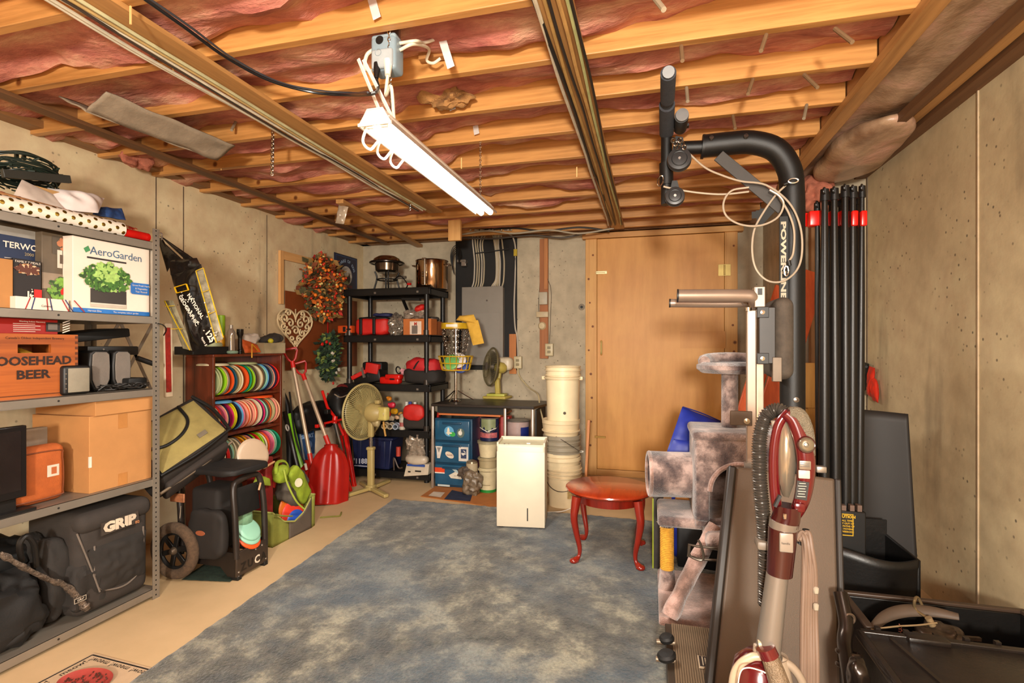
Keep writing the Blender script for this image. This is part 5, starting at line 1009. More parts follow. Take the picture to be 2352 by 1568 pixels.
# drawers unit
t = thing('drawer_unit', 'dark teal plastic three-drawer unit covered with stickers under the desk', 'drawers', (-1.7, 4.7, 0)); TB = M('1b3f58', .3, 0, .15)
yv = 4.50; x0, x1 = W(1000, 1000, Y=yv).x, W(1080, 1000, Y=yv).x; zb = .02; H_ = .635
mesh('cabinet', B().bb(x0-.01, x1+.015, yv+.012, 4.90, 0, H_), TB, t, bev=.006)
drs = []
for k in range(3):
    z0_ = zb+.205*k; d = mesh('drawer', B().rbox(((x0+x1)/2, yv, z0_+.098), (x1-x0, .035, .188), .012, 3), M('23506c', .25, 0, .15), t); drs.append(d)
    mesh('drawer_handle', B().rbox(((x0+x1)/2, yv-.022, z0_+.165), ((x1-x0)*.55, .02, .018), .006, 2), TB, d)
fx = Face(t, (x0, yv-.0185, zb), (1, 0, 0), (0, 0, 1)); w = x1-x0
fx.poly(ell(w*.42, .50, .047, .047), M('5f9fc4', .4), 'sticker'); fx.poly(ell(w*.52, .475, .028, .022), M('3aa04a', .4), 'sticker'); fx.poly(ell(w*.40, .50, .012, .036), M('e3d6bc', .4), 'sticker'); fx.poly(ell(w*.42, .485, .03, .008), M('e3d6bc', .4), 'sticker')
fx.poly(ell(w*.75, .49, .037, .043), M('57675f', .4), 'sticker'); fx.poly(ell(w*.74, .49, .019, .022), M('d9d3c6', .4), 'sticker'); fx.poly(ell(w*.755, .518, .006, .009), M('d9d3c6', .4), 'sticker')
fx.poly([(w*.03, .36), (w*.23, .36), (w*.22, .335), (w*.16, .25), (w*.08, .25), (w*.06, .33)], M('cfc6bb', .4), 'sticker'); fx.poly([(w*.07, .35), (w*.19, .35), (w*.13, .30)], M('7d7a76', .4), 'sticker')
fx.poly([(w*.38+.045*cos(a)*cos(-.5)-.026*sin(a)*sin(-.5)+.02, .285+.045*cos(a)*sin(-.5)+.026*sin(a)*cos(-.5)) for a in [2*pi*k/20 for k in range(20)]], M('d9c9b4', .4), 'sticker'); fx.txt(w*.38+.02, .285, 'Fenwick', .018, M('8c4a2a', .4), bold=.0005)
fx.rect(w*.70, .235, w*.97, .365, M('cfc6bb', .4), 'sticker'); fx.rect(w*.76, .26, w*.92, .345, M('33405c', .4), 'sticker'); fx.dots(w*.84, .3, .02, .03, 6, M('d9d3c6', .4), .012)
fx.rect(w*.02, .115, w*.30, .165, M('c9401c', .4), 'sticker'); fx.rect(w*.02, .112, w*.30, .122, M('d9cfc4', .4), 'sticker'); fx.poly([(w*.5, .16), (w*.58, .17), (w*.84, .10), (w*.8, .08)], M('9fb0b0', .4), 'sticker'); fx.poly([(w*.42, .10), (w*.6, .135), (w*.84, .095), (w*.78, .07), (w*.48, .075)], M('d3c9b4', .4), 'sticker'); fx.txt(w*.62, .10, 'surf', .022, M('3a3430', .4), shear=.3)
fx.rect(w*.10, -.005, w*.45, .012, M('b8c0bc', .4), 'sticker')
# red box behind + cans + tubs
x0, x1 = W(1093, 980, Y=4.75).x, W(1170, 980, Y=4.75).x; one('red_crate', 'bright red plastic crate behind the paint cans under the desk', 'crate', B().rbox(((x0+x1)/2, 4.80, .33), (x1-x0, .12, .62), .01, 2), M('c01a12', .4))
def bucket(t, c, r0, r1, h, mat, ribs=(), lid=None):
    pr = [(.0001, 0), (r0, 0)]
    for k in range(1, 9): pr.append((r0+(r1-r0)*k/8, h*k/8))
    pr += [(r1-.004, h), (r1-.006, h-.02), (r0-.004, .01), (.0001, .008)]
    o = mesh('bucket_body', B().lathe(pr, c, seg=44), mat, t)
    for z_ in ribs: rr_ = r0+(r1-r0)*z_/h; mesh('rib', B().lathe([(rr_-.001, z_-.004), (rr_+.010, z_-.003), (rr_+.010, z_+.004), (rr_-.001, z_+.005)], c, seg=44), mat, t)
    if lid: mesh('lid', B().lathe([(.0001, h+.012), (r1-.01, h+.012), (r1+.006, h+.008), (r1+.006, h-.012), (r1, h-.012)], c, seg=44), lid, t)
    return o
yy = 4.47; c = onz(1121, 0, yy); k0 = c.copy()
t = thing('plastic_tub', 'lowest white tub with a green bottom band, stacked under the desk front', 'tub', k0); bucket(t, k0, .072, .082, .22, M('c4b58f', .5), (.2,)); mesh('green_band', B().lathe([(.073, 0), (.0745, 0), (.0765, .03), (.074, .03)], k0, seg=32), M('1f7a2c', .5), t)
for z_ in (.19, .07): mesh('printed_line', B().lathe([(.083-.012*(1-z_/.22), z_), (.0838-.012*(1-z_/.22), z_), (.0838-.012*(1-z_/.22), z_+.006)], k0, seg=20, arc=(-2.1, -1)), M('7a6a4a', .6), t)
t = thing('plastic_tub', 'middle pale tub in the stack beside the drawer unit', 'tub', k0+V(0, 0, .222)); bucket(t, k0+V(0, 0, .222), .078, .085, .09, M('a3936f', .5), (.075,))
t = thing('plastic_tub', 'upper cream tub directly under the navy paint can', 'tub', k0+V(0, 0, .314)); bucket(t, k0+V(0, 0, .314), .072, .09, .135, M('cdbd96', .5), (), M('8f8468', .4))
kc = k0+V(.015, 0, .463); t = thing('paint_can', 'metal paint can with navy label and dripped sage paint on the tub stack', 'can', kc)
mesh('can_body', B().cyl(kc, kc+V(0, 0, .20), .085, seg=36), M('141c3c', .3, 0, .2), t); mesh('label_stripe', B().lathe([(.0855, .03), (.0862, .03), (.0862, .075), (.0855, .075)], kc, seg=30, arc=(-2.6, -.4)), M('a85a5c', .4, 0, .5, 40), t); mesh('label_swoosh', B().tube([kc+V(.088*cos(a), .088*sin(a), .085+.03*abs(sin((a+1.5)*1.3))) for a in [-2.7+k*.24 for k in range(10)]], .004, 6), M('cfc9bd', .4), t)
mesh('paint_drip', B().grid(lambda a, e: kc+V((.0868)*cos(-2.3+1.7*a), .0868*sin(-2.3+1.7*a), .195-(.07+.045*noise.noise(V(a*6, 0, 0))+.03*sin(a*pi))*e), 24, 6), M('7d8560', .4), t)
mesh('rim', B().ring(kc+V(0, 0, .20), .085, .004), SIL, t); mesh('lid', B().cyl(kc+V(0, 0, .19), kc+V(0, 0, .197), .08, seg=32), M('8a7f62', .4), t); mesh('bail_handle', B().tube([kc+V(.09*cos(a), .09*sin(a), .16-.09*sin((a+pi)/1.0*1)) for a in [-pi+k*pi/10 for k in range(11)]], .0025, 6), CHR, t)
c = W(1190, 1020, Y=4.58); c.z = .0; t = thing('paint_can', 'large pinkish grey paint can with drips between the desk legs', 'can', V(c.x, c.y, .36)); cc = V(c.x, c.y, .36)
mesh('can_body', B().cyl(cc, cc+V(0, 0, .27), .10, seg=36), M('a58d88', .4), t); mesh('rim', B().ring(cc+V(0, 0, .27), .10, .006), SIL, t); mesh('lid', B().cyl(cc+V(0, 0, .265), cc+V(0, 0, .275), .09, seg=30), M('9a938c', .3, .6, .3, 40), t); mesh('blue_label', B().lathe([(.1005, .12), (.1015, .12), (.1015, .22), (.1005, .22)], cc, seg=20, arc=(-1.1, -.1)), M('1c2a6c', .4), t)
one('can_stand', 'dark box carrying the pinkish paint can behind the dehumidifier', 'box', B().bb(c.x-.12, c.x+.12, 4.47, 4.70, 0, .358), DBLK)
c = onz(1084, 0, 4.42); t = thing('small_can', 'small pale can standing before the drawer unit', 'can', V(c.x, c.y, 0)); mesh('can_body', B().cyl((c.x, c.y, 0), (c.x, c.y, .26), .052, seg=28), M('a89678', .5), t); mesh('cone_top', B().lathe([(.052, .26), (.045, .275), (.012, .29), (.0001, .29)], (c.x, c.y, 0), seg=28), M('8f7f66', .3, .6), t)
one('rag_bag', 'crumpled grey plastic bag of rags on the floor under the desk front', 'bag', B().blob(onz(1085, .10, 4.33), (.17, .14, .20), .75, .03, 14, 44, 30, seed=2), M('6f5f4c', .4, 0, .35, 30))
one('rag_heap', 'darker crumpled rag heap between the drawer unit and the grey bag', 'bag', B().blob(onz(1072, .17, 4.38), (.16, .08, .12), .75, .03, 16, 36, 24, seed=7), M('4a3c30', .7, 0, .35, 30))
p = [W(972, 1138, Z=.004), W(1012, 1118, Z=.004), W(1130, 1138, Z=.004), W(1134, 1162, Z=.004)]; zf = .0025
P2 = [W(u, v, Z=zf) for u, v in ((966, 1140), (1000, 1117), (1260, 1130), (1250, 1175), (1130, 1164))]
t = thing('cardboard_sheet', 'flattened cardboard with papers lying on the floor under the desk', 'cardboard', P2[0]); b = B(); k = len(P2); b.add([V(q.x, q.y, .001) for q in P2]+[V(q.x, q.y, .006) for q in P2], [tuple(range(k)), tuple(range(k, 2*k))]+[(i, (i+1) % k, k+(i+1) % k, k+i) for i in range(k)]); mesh('sheet', b, M('a5642c', .8, 0, .15), t, sm=False)
b = B(); P3 = [W(u, v, Z=.007) for u, v in ((984, 1138), (996, 1129), (1022, 1131), (1012, 1142))]; b.add([V(q.x, q.y, .0075) for q in P3]+[V(q.x, q.y, .009) for q in P3], [(0, 1, 2, 3), (4, 5, 6, 7)]); mesh('paper', b, M('c9b9a5', .7), t, sm=False)
b = B(); P3 = [W(u, v, Z=.007) for u, v in ((1020, 1146), (1038, 1125), (1085, 1135), (1080, 1151))]; b.add([V(q.x, q.y, .0075) for q in P3], [(0, 1, 2, 3)]); mesh('navy_print', b, M('1f2740', .7, 0, .4, 30), t, sm=False)
# ================================================================ buckets
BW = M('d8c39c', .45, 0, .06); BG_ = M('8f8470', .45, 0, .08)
c = W(1289, 1168, Z=0)+V(0, .13, 0); zz = 0
t = thing('bucket', 'lowest stained white bucket of the tall stack by the door', 'bucket', c); bucket(t, c, .125, .142, .34, M('cdb690', .5, 0, .1), (.24, .27, .30))
mesh('rust_stain', B().grid(lambda a, e: c+V(0, 0, .08+.07*e)+V((.1345+.0*e)*cos(-1.2+.45*a), (.1345)*sin(-1.2+.45*a), 0), 8, 6), M('a3844f', .6, 0, .4, 30), t); mesh('bail_handle', B().tube([c+V(.15*cos(a), .15*sin(a), .27-.13*sin(-a)) for a in [-pi+.35+k*(pi-.7)/10 for k in range(11)]], .003, 6), M('4a4038', .4, .6), t)
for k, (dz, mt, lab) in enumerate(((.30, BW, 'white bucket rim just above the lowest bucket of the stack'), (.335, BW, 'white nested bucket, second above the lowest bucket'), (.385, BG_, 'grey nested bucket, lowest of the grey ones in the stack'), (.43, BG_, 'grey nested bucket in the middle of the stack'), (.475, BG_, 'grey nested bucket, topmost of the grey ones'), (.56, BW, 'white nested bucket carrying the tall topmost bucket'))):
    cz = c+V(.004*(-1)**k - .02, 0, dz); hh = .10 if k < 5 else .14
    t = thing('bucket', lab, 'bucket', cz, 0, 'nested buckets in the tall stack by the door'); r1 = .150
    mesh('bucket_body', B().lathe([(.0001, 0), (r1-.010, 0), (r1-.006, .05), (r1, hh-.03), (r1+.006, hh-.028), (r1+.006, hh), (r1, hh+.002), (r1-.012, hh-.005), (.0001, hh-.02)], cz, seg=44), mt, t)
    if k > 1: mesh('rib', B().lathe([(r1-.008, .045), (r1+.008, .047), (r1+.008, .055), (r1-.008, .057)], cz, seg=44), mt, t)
mesh('bail_handle', B().tube([c+V(-.10, -.11, .60), c+V(.02, -.155, .55), c+V(.13, -.10, .47), c+V(.16, -.05, .45)], .0028, 6), M('5a4e44', .4, .5), t); mesh('handle_knob', B().blob(c+V(.155, -.05, .45), (.04, .03, .02), .8, 0, 4, 12, 8), M('b8b0a0', .4), t)
ct = c+V(-.008, 0, .665); t = thing('bucket', 'tall white bucket upright on top of the stack by the door', 'bucket', ct)
bucket(t, ct, .128, .142, .47, M('e3d0aa', .4, 0, .05), (.37, .40, .44)); mesh('rim', B().ring(ct+V(0, 0, .468), .143, .006), BW, t); mesh('collar', B().lathe([(.14, .372), (.158, .374), (.158, .384), (.14, .388)], ct, seg=44), BW, t); mesh('spigot_hole', B().lathe([(.0001, .003), (.011, .002), (.012, 0)], ct+V(.035, -.127, .10), (.25, -1, 0), 14), M('3c3424', .6), t)
for s_ in (-1, 1): mesh('handle_lug', B().rbox(ct+V(s_*.155, -.03, .375), (.03, .03, .03), .006, 2), BW, t)
one('leaning_board', 'orange wooden slat leaning behind the bucket stack', 'board', B().bar(c+V(.16, .10, .02), c+V(.185, .2, .67), .05, .02, (1, 0, 0)), wood('a8602c', 'c27a3c', 2))
one('appliance_cord', 'white cord running along the floor from the stack of buckets', 'cord', B().tube([W(1255, 1176, Z=.006), W(1290, 1174, Z=.004), W(1320, 1163, Z=.004), W(1335, 1150, Z=.004)], .004, 6), WHT)
# dehumidifier
a0, a1 = W(1140, 1213, Z=.012), W(1252, 1218, Z=.012); r = (a1-a0); L = r.length; ang = math.atan2(r.y, r.x); cD = (a0+a1)/2 + V(-r.y, r.x, 0).normalized()*.13
t = thing('dehumidifier', 'white upright dehumidifier with a slot in its front standing on the rug corner', 'dehumidifier', (cD.x, cD.y, .013), ang)
DW = M('d3c6ae', .4, 0, .03); mesh('housing', B().rbox((0, 0, .30), (L, .25, .575), .018, 3), DW, t, w=False)
b = B().bb(-L/2+.012, L/2-.012, -.115, -.105, .575, .592).bb(-L/2+.0, -L/2+.014, -.115, .12, .575, .606).bb(L/2-.014, L/2, -.115, .12, .575, .606).bb(-L/2, L/2, .108, .12, .575, .612); mesh('top_rim', b, DW, t, w=False, bev=.003)
mesh('top_tray', B().bb(-L/2+.014, L/2-.014, -.105, .108, .585, .590), M('cfc7a4', .35), t, w=False); mesh('front_panel', B().rbox((0, -.127, .28), (L-.004, .008, .53), .004, 2), DW, t, w=False)
mesh('slot', B().bb(.045, .053, -.1325, -.13, .06, .15), M('1a1512', .6), t, w=False); mesh('bright_button', B().rbox((.05, -.06, .593), (.028, .018, .006), .002, 1), M('f4f0e4', .2), t, w=False); mesh('indicator', B().cyl((-.12, -.09, .59), (-.12, -.09, .592), .006), M('5a2a24', .4), t, w=False); mesh('indicator', B().cyl((-.09, -.09, .59), (-.09, -.09, .592), .006), M('8a6a5c', .4), t, w=False)
for x in (-L/2+.03, L/2-.03):
    for y in (-.1, .1): mesh('foot', B().cyl((x, y, 0), (x, y, .015), .012), M('3a3430', .6), t, w=False)
# pedestal fan
c = W(852, 1128, Z=0); c.z = 0; t = thing('pedestal_fan', 'tan pedestal fan with a cross base standing before the plastic shelving', 'fan', c); TN2 = M('a8935c', .45, 0, .06)
for uu, vv in ((793, 1143), (888, 1144), (893, 1108), (830, 1112)):
    p = W(uu, vv, Z=0); mesh('base_leg', B().bar(V(c.x, c.y, .03), V(p.x, p.y, .018), .045, .03), TN2, t, bev=.008)
mesh('base_hub', B().rbox(c+V(0, 0, .035), (.075, .075, .05), .012, 2), TN2, t)
mesh('lower_pole', B().rbox(c+V(0, 0, .21), (.058, .05, .36), .014, 3), TN2, t); mesh('collar', B().rbox(c+V(0, 0, .385), (.068, .06, .03), .01, 2), TN2, t); mesh('chrome_tube', B().cyl(c+V(0, 0, .38), c+V(0, 0, .50), .015), CHR, t); mesh('upper_pole', B().rbox(c+V(0, 0, .585), (.05, .045, .2), .012, 3), TN2, t)
hc = W(834, 948, Y=c.y-.03); ax = V(-.32, -.92, .04).normalized(); ax = V(.40, -.9, .02).normalized(); 
# the fan faces away to the left; its motor faces the camera
fa = V(-.95, .22, .02).normalized(); hc = W(835, 945, Y=c.y+.02)
cage(t, hc, fa, .25, .06, M('b3a26c', .4), TN2, 84, .0018); blades(t, hc, fa, .25, M('8f8458', .3))
mc = W(858, 942, Y=c.y+.02); mesh('motor_housing', B().lathe([(.0001, -.10), (.045, -.095), (.075, -.06), (.09, .0), (.085, .03), (.0001, .04)], hc-fa*.12, fa, 28), TN2, t); mesh('motor_cap', B().rbox(hc-fa*.225, (.12, .07, .12), .02, 3, R=Matrix.Rotation(-.22, 3, 'Z')), M('bfae62', .45), t); mesh('cap_disc', B().lathe([(.0001, .01), (.035, .008), (.04, 0)], hc-fa*.262, -fa, 24), TN2, t); mesh('pull_knob', B().rbox(hc-fa*.17+V(0, 0, .10), (.045, .045, .035), .008, 2), TN2, t)
mesh('neck', B().tube([c+V(0, 0, .66), hc-fa*.16+V(0, 0, -.10), hc-fa*.15], .028, 10), M('a5946a', .4, .2), t); mesh('pull_cord', B().tube([hc-fa*.2+V(.03, 0, -.07), hc-fa*.2+V(.035, 0, -.12), hc-fa*.2+V(.05, 0, -.2)], .009, 8), M('a8792c', .5), t)
# ================================================================ back wall: panel, cables, boards, outlets
yw = YB-.002; PYy = lambda u, v: W(u, v, Y=YB)
a, b_ = PYy(1048, 556), PYy(1188, 850); t = thing('backer_board', 'black painted backer board on the back wall behind the breaker panel', 'board', (a.x+.3, YB-.01, b_.z)); mesh('board', B().bb(a.x, b_.x, YB-.02, YB, b_.z, a.z+.03), M('14110f', .7, 0, .3), t)
a, b_ = PYy(1069, 662), PYy(1162, 838); t = thing('breaker_panel', 'grey metal breaker panel on the black backer board', 'panel', ((a.x+b_.x)/2, YB-.1, b_.z)); PG = M('8c857b', .5, .1, .05)
mesh('panel_box', B().bb(a.x+.01, b_.x-.01, YB-.10, YB-.02, b_.z+.01, a.z-.01), PG, t); mesh('panel_cover', B().bb(a.x, b_.x, YB-.115, YB-.10, b_.z, a.z), PG, t, bev=.004); mesh('door_seam', B().bb(a.x+.03, b_.x-.03, YB-.118, YB-.115, b_.z+.08, a.z-.28), M('8f887e', .5, .1, .04), t, bev=.001); mesh('latch', B().cyl(PYy(1126, 692)+V(0, -.122, 0), PYy(1126, 692)+V(0, -.115, 0), .009), M('5a5048', .4), t)
CBL = M('b5a78c', .5, 0, .1); CBL2 = M('c2b8a8', .5, 0, .1)
tops = [1088, 1092, 1098, 1104, 1108, 1150, 1140, 1135, 1146, 1158, 1160]; bots = [1085, 1091, 1097, 1103, 1107, 1130, 1134, 1138, 1142, 1146, 1153]; mids = [1090, 1096, 1101, 1107, 1112, 1140, 1142, 1144, 1146, 1149, 1158]; upps = [1085, 1090, 1100, 1110, 1115, 1128, 1135, 1140, 1146, 1150, 1152]; st = [1100, 1110, 1120, 1115, 1098, 1108, 1125, 1130, 1148, 1160, 1165]
for k in range(11):
    P = [W(st[k]-20+k*3, 528, Y=5.0), W(upps[k], 532, Y=5.15), W(mids[k]-4, 560, Y=YB-.05), W(mids[k], 600, Y=YB-.045), W(mids[k]-1, 640, Y=YB-.045), W(bots[k]+1, 655, Y=YB-.05), W(bots[k]-3, 664, Y=YB-.06)]
    one('panel_cable', 'white cable entering the breaker panel top, %s from the left' % ORD[k], 'cable', B().tube(P, .0085, 8, rw=.75), CBL if k % 3 else CBL2, 'cables entering the breaker panel')
one('cable_tie_strap', 'thin black strap tying the white cables above the breaker panel', 'strap', B().bar(W(1090, 582, Y=YB-.06), W(1168, 572, Y=YB-.06), .006, .012), BLK)
P = [W(1165, 535, Y=5.2), W(1178, 545, Y=5.25), W(1184, 575, Y=YB-.02), W(1183, 640, Y=YB-.02), W(1181, 700, Y=YB-.02), W(1183, 750, Y=YB-.02), W(1188, 775, Y=YB-.03), W(1190, 820, Y=YB-.03)]
t = thing('feeder_cable', 'long single white cable running down the right edge of the black board', 'cable', P[0]); mesh('cable', B().tube(P, .008, 8), CBL2, t); mesh('yellow_tag', B().box(W(1184, 580, Y=YB-.035), (.035, .02, .07)), M('b59a1c', .5), t)
a = PYy(1171, 767); t = thing('outlet_board', 'short wooden board beside the breaker panel with an outlet', 'board', W(1180, 850, Y=YB-.02)); mesh('board', B().bb(a.x, PYy(1187, 0).x, YB-.025, YB, PYy(1180, 858).z, a.z), wood('a8602c', 'c27a3c', 2), t)
def outlet(u, v, lab, w=.085, h=.13, y=YB-.03, tk=.045, mt=None):
    p = W(u, v, Y=y); t = thing('outlet', lab, 'outlet', p-V(0, 0, h/2)); mesh('outlet_box', B().rbox(p, (w, tk, h), .006, 2), mt or M('b8aa88', .5), t); pl = mesh('face_plate', B().rbox(p+V(0, -tk/2-.002, 0), (w*.92, .006, h*.92), .003, 2), M('cdbd96', .45), t)
    for dz in (-.022, .022): mesh('socket', B().rbox(p+V(0, -tk/2-.006, dz), (w*.4, .004, .026), .002, 1), M('8f8260', .5), t)
    return t
outlet(1190, 832, 'cream double outlet box by the breaker panel with a cord plugged in'); outlet(1262, 803, 'cream outlet box at the lower end of the long wooden board')
b = B().tube([W(1189, 845, Y=YB-.08), W(1194, 865, Y=YB-.12), W(1215, 890, Y=YB-.2), W(1235, 905, Y=4.9), W(1240, 935, Y=4.7), W(1246, 960, Y=4.5), W(1250, 990, Y=4.4)], .007, 8); one('appliance_cord', 'cream cord dropping from the outlet behind the buckets', 'cord', b, M('c9b98f', .5))
one('utility_light', 'white rounded plastic lamp shade mounted under the breaker panel', 'lamp', B().blob(W(1160, 835, Y=5.2), (.17, .14, .14), .6, 0, 4, 30, 18), M('d3c4a8', .4))
a, b2 = PYy(1241, 550), PYy(1260, 823); t = thing('thermostat_board', 'long vertical wooden board on the back wall carrying switch boxes', 'board', ((a.x+b2.x)/2, YB-.02, b2.z)); mesh('board', B().bb(a.x, b2.x, YB-.035, YB, b2.z, a.z), wood('8c5226', 'a8683a', 2, .6, 24), t, bev=.002); mesh('board', B().bb(a.x+.05, b2.x, YB-.05, YB-.035, PYy(1250, 665).z, a.z), wood('a0622e', 'bd7c46', 2, .6, 24), t, bev=.002)
mesh('switch_box', B().rbox(W(1248, 685, Y=YB-.05), (.088, .04, .13), .006, 2), M('b3a993', .5), t); mesh('junction_cover', B().rbox(W(1246, 722, Y=YB-.05), (.125, .04, .058), .005, 2), M('c4b08c', .5), t); mesh('round_sensor', B().lathe([(.0001, .02), (.03, .018), (.042, 0)], W(1245, 748, Y=YB-.036), (0, -1, 0), 24), M('c9b48c', .5), t)
mesh('thin_wire', B().tube([W(1258, 640, Y=YB-.05), W(1266, 670, Y=YB-.01), W(1264, 740, Y=YB-.01), W(1262, 790, Y=YB-.03)], .003, 6), M('5a5044', .6), t); mesh('thin_wire', B().tube([W(1240, 650, Y=YB-.01), W(1237, 700, Y=YB-.01), W(1240, 740, Y=YB-.01)], .003, 6), M('5a5044', .6), t)
t = thing('tie_hole', 'small round tie hole in the concrete beside the door', 'hole', PYy(1336, 705)); mesh('collar', B().lathe([(.012, .002), (.03, .002), (.034, 0)], PYy(1336, 705)+V(0, -.001, 0), (0, -1, 0), 20), M('8a7f6e', .8), t); mesh('hole', B().lathe([(.0001, .003), (.014, .003)], PYy(1336, 705)+V(0, -.001, 0), (0, -1, 0), 16), DBLK, t)
# door: plywood leaf in a framing of boards
dm = wood('c4853a', 'd8984a', 2, .5, 5, bp=.05); fm = wood('c08844', 'd6a05c', 2, .55, 22, stain='6b3a18')
D0, D1 = W(1371, 0, Y=YB-.05).x, W(1664, 0, Y=YB-.05).x; zt, zb2 = W(1500, 542, Y=YB-.05).z, W(1440, 1080, Y=YB-.05).z
d = struct('door_1', B().bb(D0+.004, D1-.004, YB-.07, YB-.045, zb2+.006, zt-.006), dm, bev=.002)
e0, e1 = W(1345, 0, Y=YB-.05).x, W(1694, 0, Y=YB-.05).x
mesh('frame_board', B().bb(e0, D0, YB-.06, YB-.001, 0, zt), fm, d, bev=.003); mesh('frame_board', B().bb(D1, e1, YB-.06, YB-.001, 0, zt), fm, d, bev=.003)
mesh('header_board', B().bb(e0-.03, e1+.05, YB-.085, YB-.001, zt, zt+.055), wood('c08444', 'd6a05e', 0), d, bev=.003); mesh('sill_board', B().bb(D0, D1, YB-.06, YB-.001, 0, zb2), wood('c08444', 'd6a05e', 0), d, bev=.002)
br = M('b39a58', .35, .5)
lt_ = mesh('slide_bolt', B().box(W(1377, 626, Y=YB-.075)+V(.02, 0, 0), (.11, .014, .03)).cyl(W(1368, 626, Y=YB-.08), W(1390, 626, Y=YB-.08), .006), M('e3d8a8', .3, .4), d, bev=.002); mesh('slide_bolt', B().box(W(1374, 1003, Y=YB-.075)+V(.02, 0, 0), (.11, .014, .02)), M('a5803c', .4, .5), d, bev=.002)
br2 = M('e3d08a', .25, .5); mesh('pull_handle', B().tube([W(1381, 783, Y=YB-.072), W(1381, 786, Y=YB-.10), W(1381, 800, Y=YB-.105), W(1381, 811, Y=YB-.10), W(1381, 814, Y=YB-.072)], .010, 8), br2, d); 
for v in (784, 813): mesh('handle_foot', B().lathe([(.0001, .006), (.011, .004), (.012, 0)], W(1381, v, Y=YB-.07), (0, -1, 0), 12), br, d)
for v in (620, 822): mesh('hinge', B().box(W(1664, v, Y=YB-.072), (.11, .006, .11)).cyl(W(1664, v-12, Y=YB-.08), W(1664, v+12, Y=YB-.08), .007), br, d, bev=.001)
mesh('veneer_patch', B().box(W(1614, 780, Y=YB-.0705), (.41, .002, .165)), wood('be7e34', 'd08f42', 2, .5, 5, bp=.05), d)
rr = random.Random(9)
for k in range(9): mesh('knot', B().lathe([(.0001, .001), (.009+.006*rr.random(), 0)], V((e0+D0)/2+(rr.random()-.5)*.06, YB-.0605, .3+k*.24), (0, -1, 0), 10), M('7a431c', .6), d); mesh('knot', B().lathe([(.0001, .001), (.009+.006*rr.random(), 0)], V((e1+D1)/2+(rr.random()-.5)*.06, YB-.0605, .25+k*.25), (0, -1, 0), 10), M('7a431c', .6), d)
# ================================================================ RIGHT: table, cat tree, gym, vacuum, bins
TC = V(-.25, 3.29, 0); CHY = wood('74200e', '963012', 1, .22, 14, bp=.05, coat=.5); CHY2 = wood('5e140c', '821f10', 2, .25, 14, bp=.05, coat=.5)
t = thing('side_table', 'oval cherry-stained side table with curved legs standing on the rug', 'table', TC+V(0, 0, .013))
mesh('table_top', B().lathe([(.0001, .405), (.25, .405), (.262, .41), (.27, .42), (.268, .428), (.26, .433), (.0001, .435)], TC, seg=64, sy=.96), CHY, t)
mesh('apron', B().lathe([(.205, .35), (.21, .35), (.212, .406), (.205, .406)], TC, seg=48, sx=.95, sy=.98), CHY2, t)
for sx in (-1, 1):
    for sy in (-1, 1):
        p = TC+V(sx*.178, sy*.185, 0); o = V(sx*.7, sy*.7, 0)
        P = [p+V(0, 0, .405), p+o*.012+V(0, 0, .34), p+o*.02+V(0, 0, .28), p+o*.002+V(0, 0, .19), p-o*.022+V(0, 0, .10), p-o*.018+V(0, 0, .05), p+o*.012+V(0, 0, .026)]
        mesh('leg', B().tube(P, .02, 14, rf=lambda s: .030-.019*min(1, s*1.25) + (.012*max(0, s-.85)/.15)), CHY2, t)
        mesh('foot', B().blob(p+o*.022+V(0, 0, .029), (.05, .05, .03), .9, 0, 4, 16, 10), CHY2, t)
# cat tree
def plush(name, c1, c2, c3):
    m, nt, p = _nt(name); a = tex(nt, 9, 5); f = tex(nt, 160, 2); col = ramp(nt, a.outputs[0], [(.38, c1), (.5, c2), (.62, c3)])
    nt.links.new(col, p.inputs['Base Color']); p.inputs['Roughness'].default_value = .95; p.inputs['Sheen Weight'].default_value = .6; bump(nt, p, f.outputs[0], .8, .006); return m
PL = plush('plush', '3a2c2c', '6a5650', 'a58c82'); PL2 = plush('plush_base', '6b5146', '8f6f62', 'b89488')
X0, X1, YF, YR = .035, .66, 2.50, 3.06
t = thing('cat_tree', 'grey plush cat tree with tunnel, arched condo, round perch and sisal post', 'cat tree', (.35, 2.8, 0))
mesh('base', B().rbox(((X0+X1)/2, (YF+YR)/2, .028), (X1-X0, YR-YF, .05), .015, 3), PL2, t)
zp = .44
sp = W(1532, 1350, Z=.05); 
mesh('post', B().cyl((sp.x, sp.y, .05), (sp.x, sp.y, .15), .044, .036, 24), PL, t); mesh('post', B().cyl((sp.x, sp.y, .37), (sp.x, sp.y, .42), .034, seg=20), PL, t)
sis = M('c9902c', .9, 0, .25, 60); mesh('sisal_wrap', B().lathe([(.0335+.0018*(k % 2), .15+k*.0045) for k in range(50)], (sp.x, sp.y, 0), seg=28), sis, t, label='yellow sisal rope wrap on the front post')
b = B(); rr = random.Random(3)
for k in range(16): a = rr.random()*6.28; p = V(sp.x+.033*cos(a), sp.y+.033*sin(a), .37); b.tube([p, p+V(.01*cos(a), .01*sin(a), .015), p+V(.02*cos(a), .02*sin(a), .0+.03*rr.random())], .0015, 4)
mesh('loose_threads', b, M('b39a78', .8), t, kind='stuff')
mesh('post', B().cyl((.50, 2.95, .05), (.50, 2.95, zp-.02), .04, seg=20), PL, t)
pz = zp-.015; x0 = W(1510, 1160, Y=2.72).x; mesh('platform', B().rbox(((x0+.30)/2, 2.86, zp-.01), (.30-x0, .34, .055), .02, 3), PL, t)
mesh('platform', B().rbox((.45, 2.66, zp-.03), (.42, .30, .075), .03, 3), PL, t)
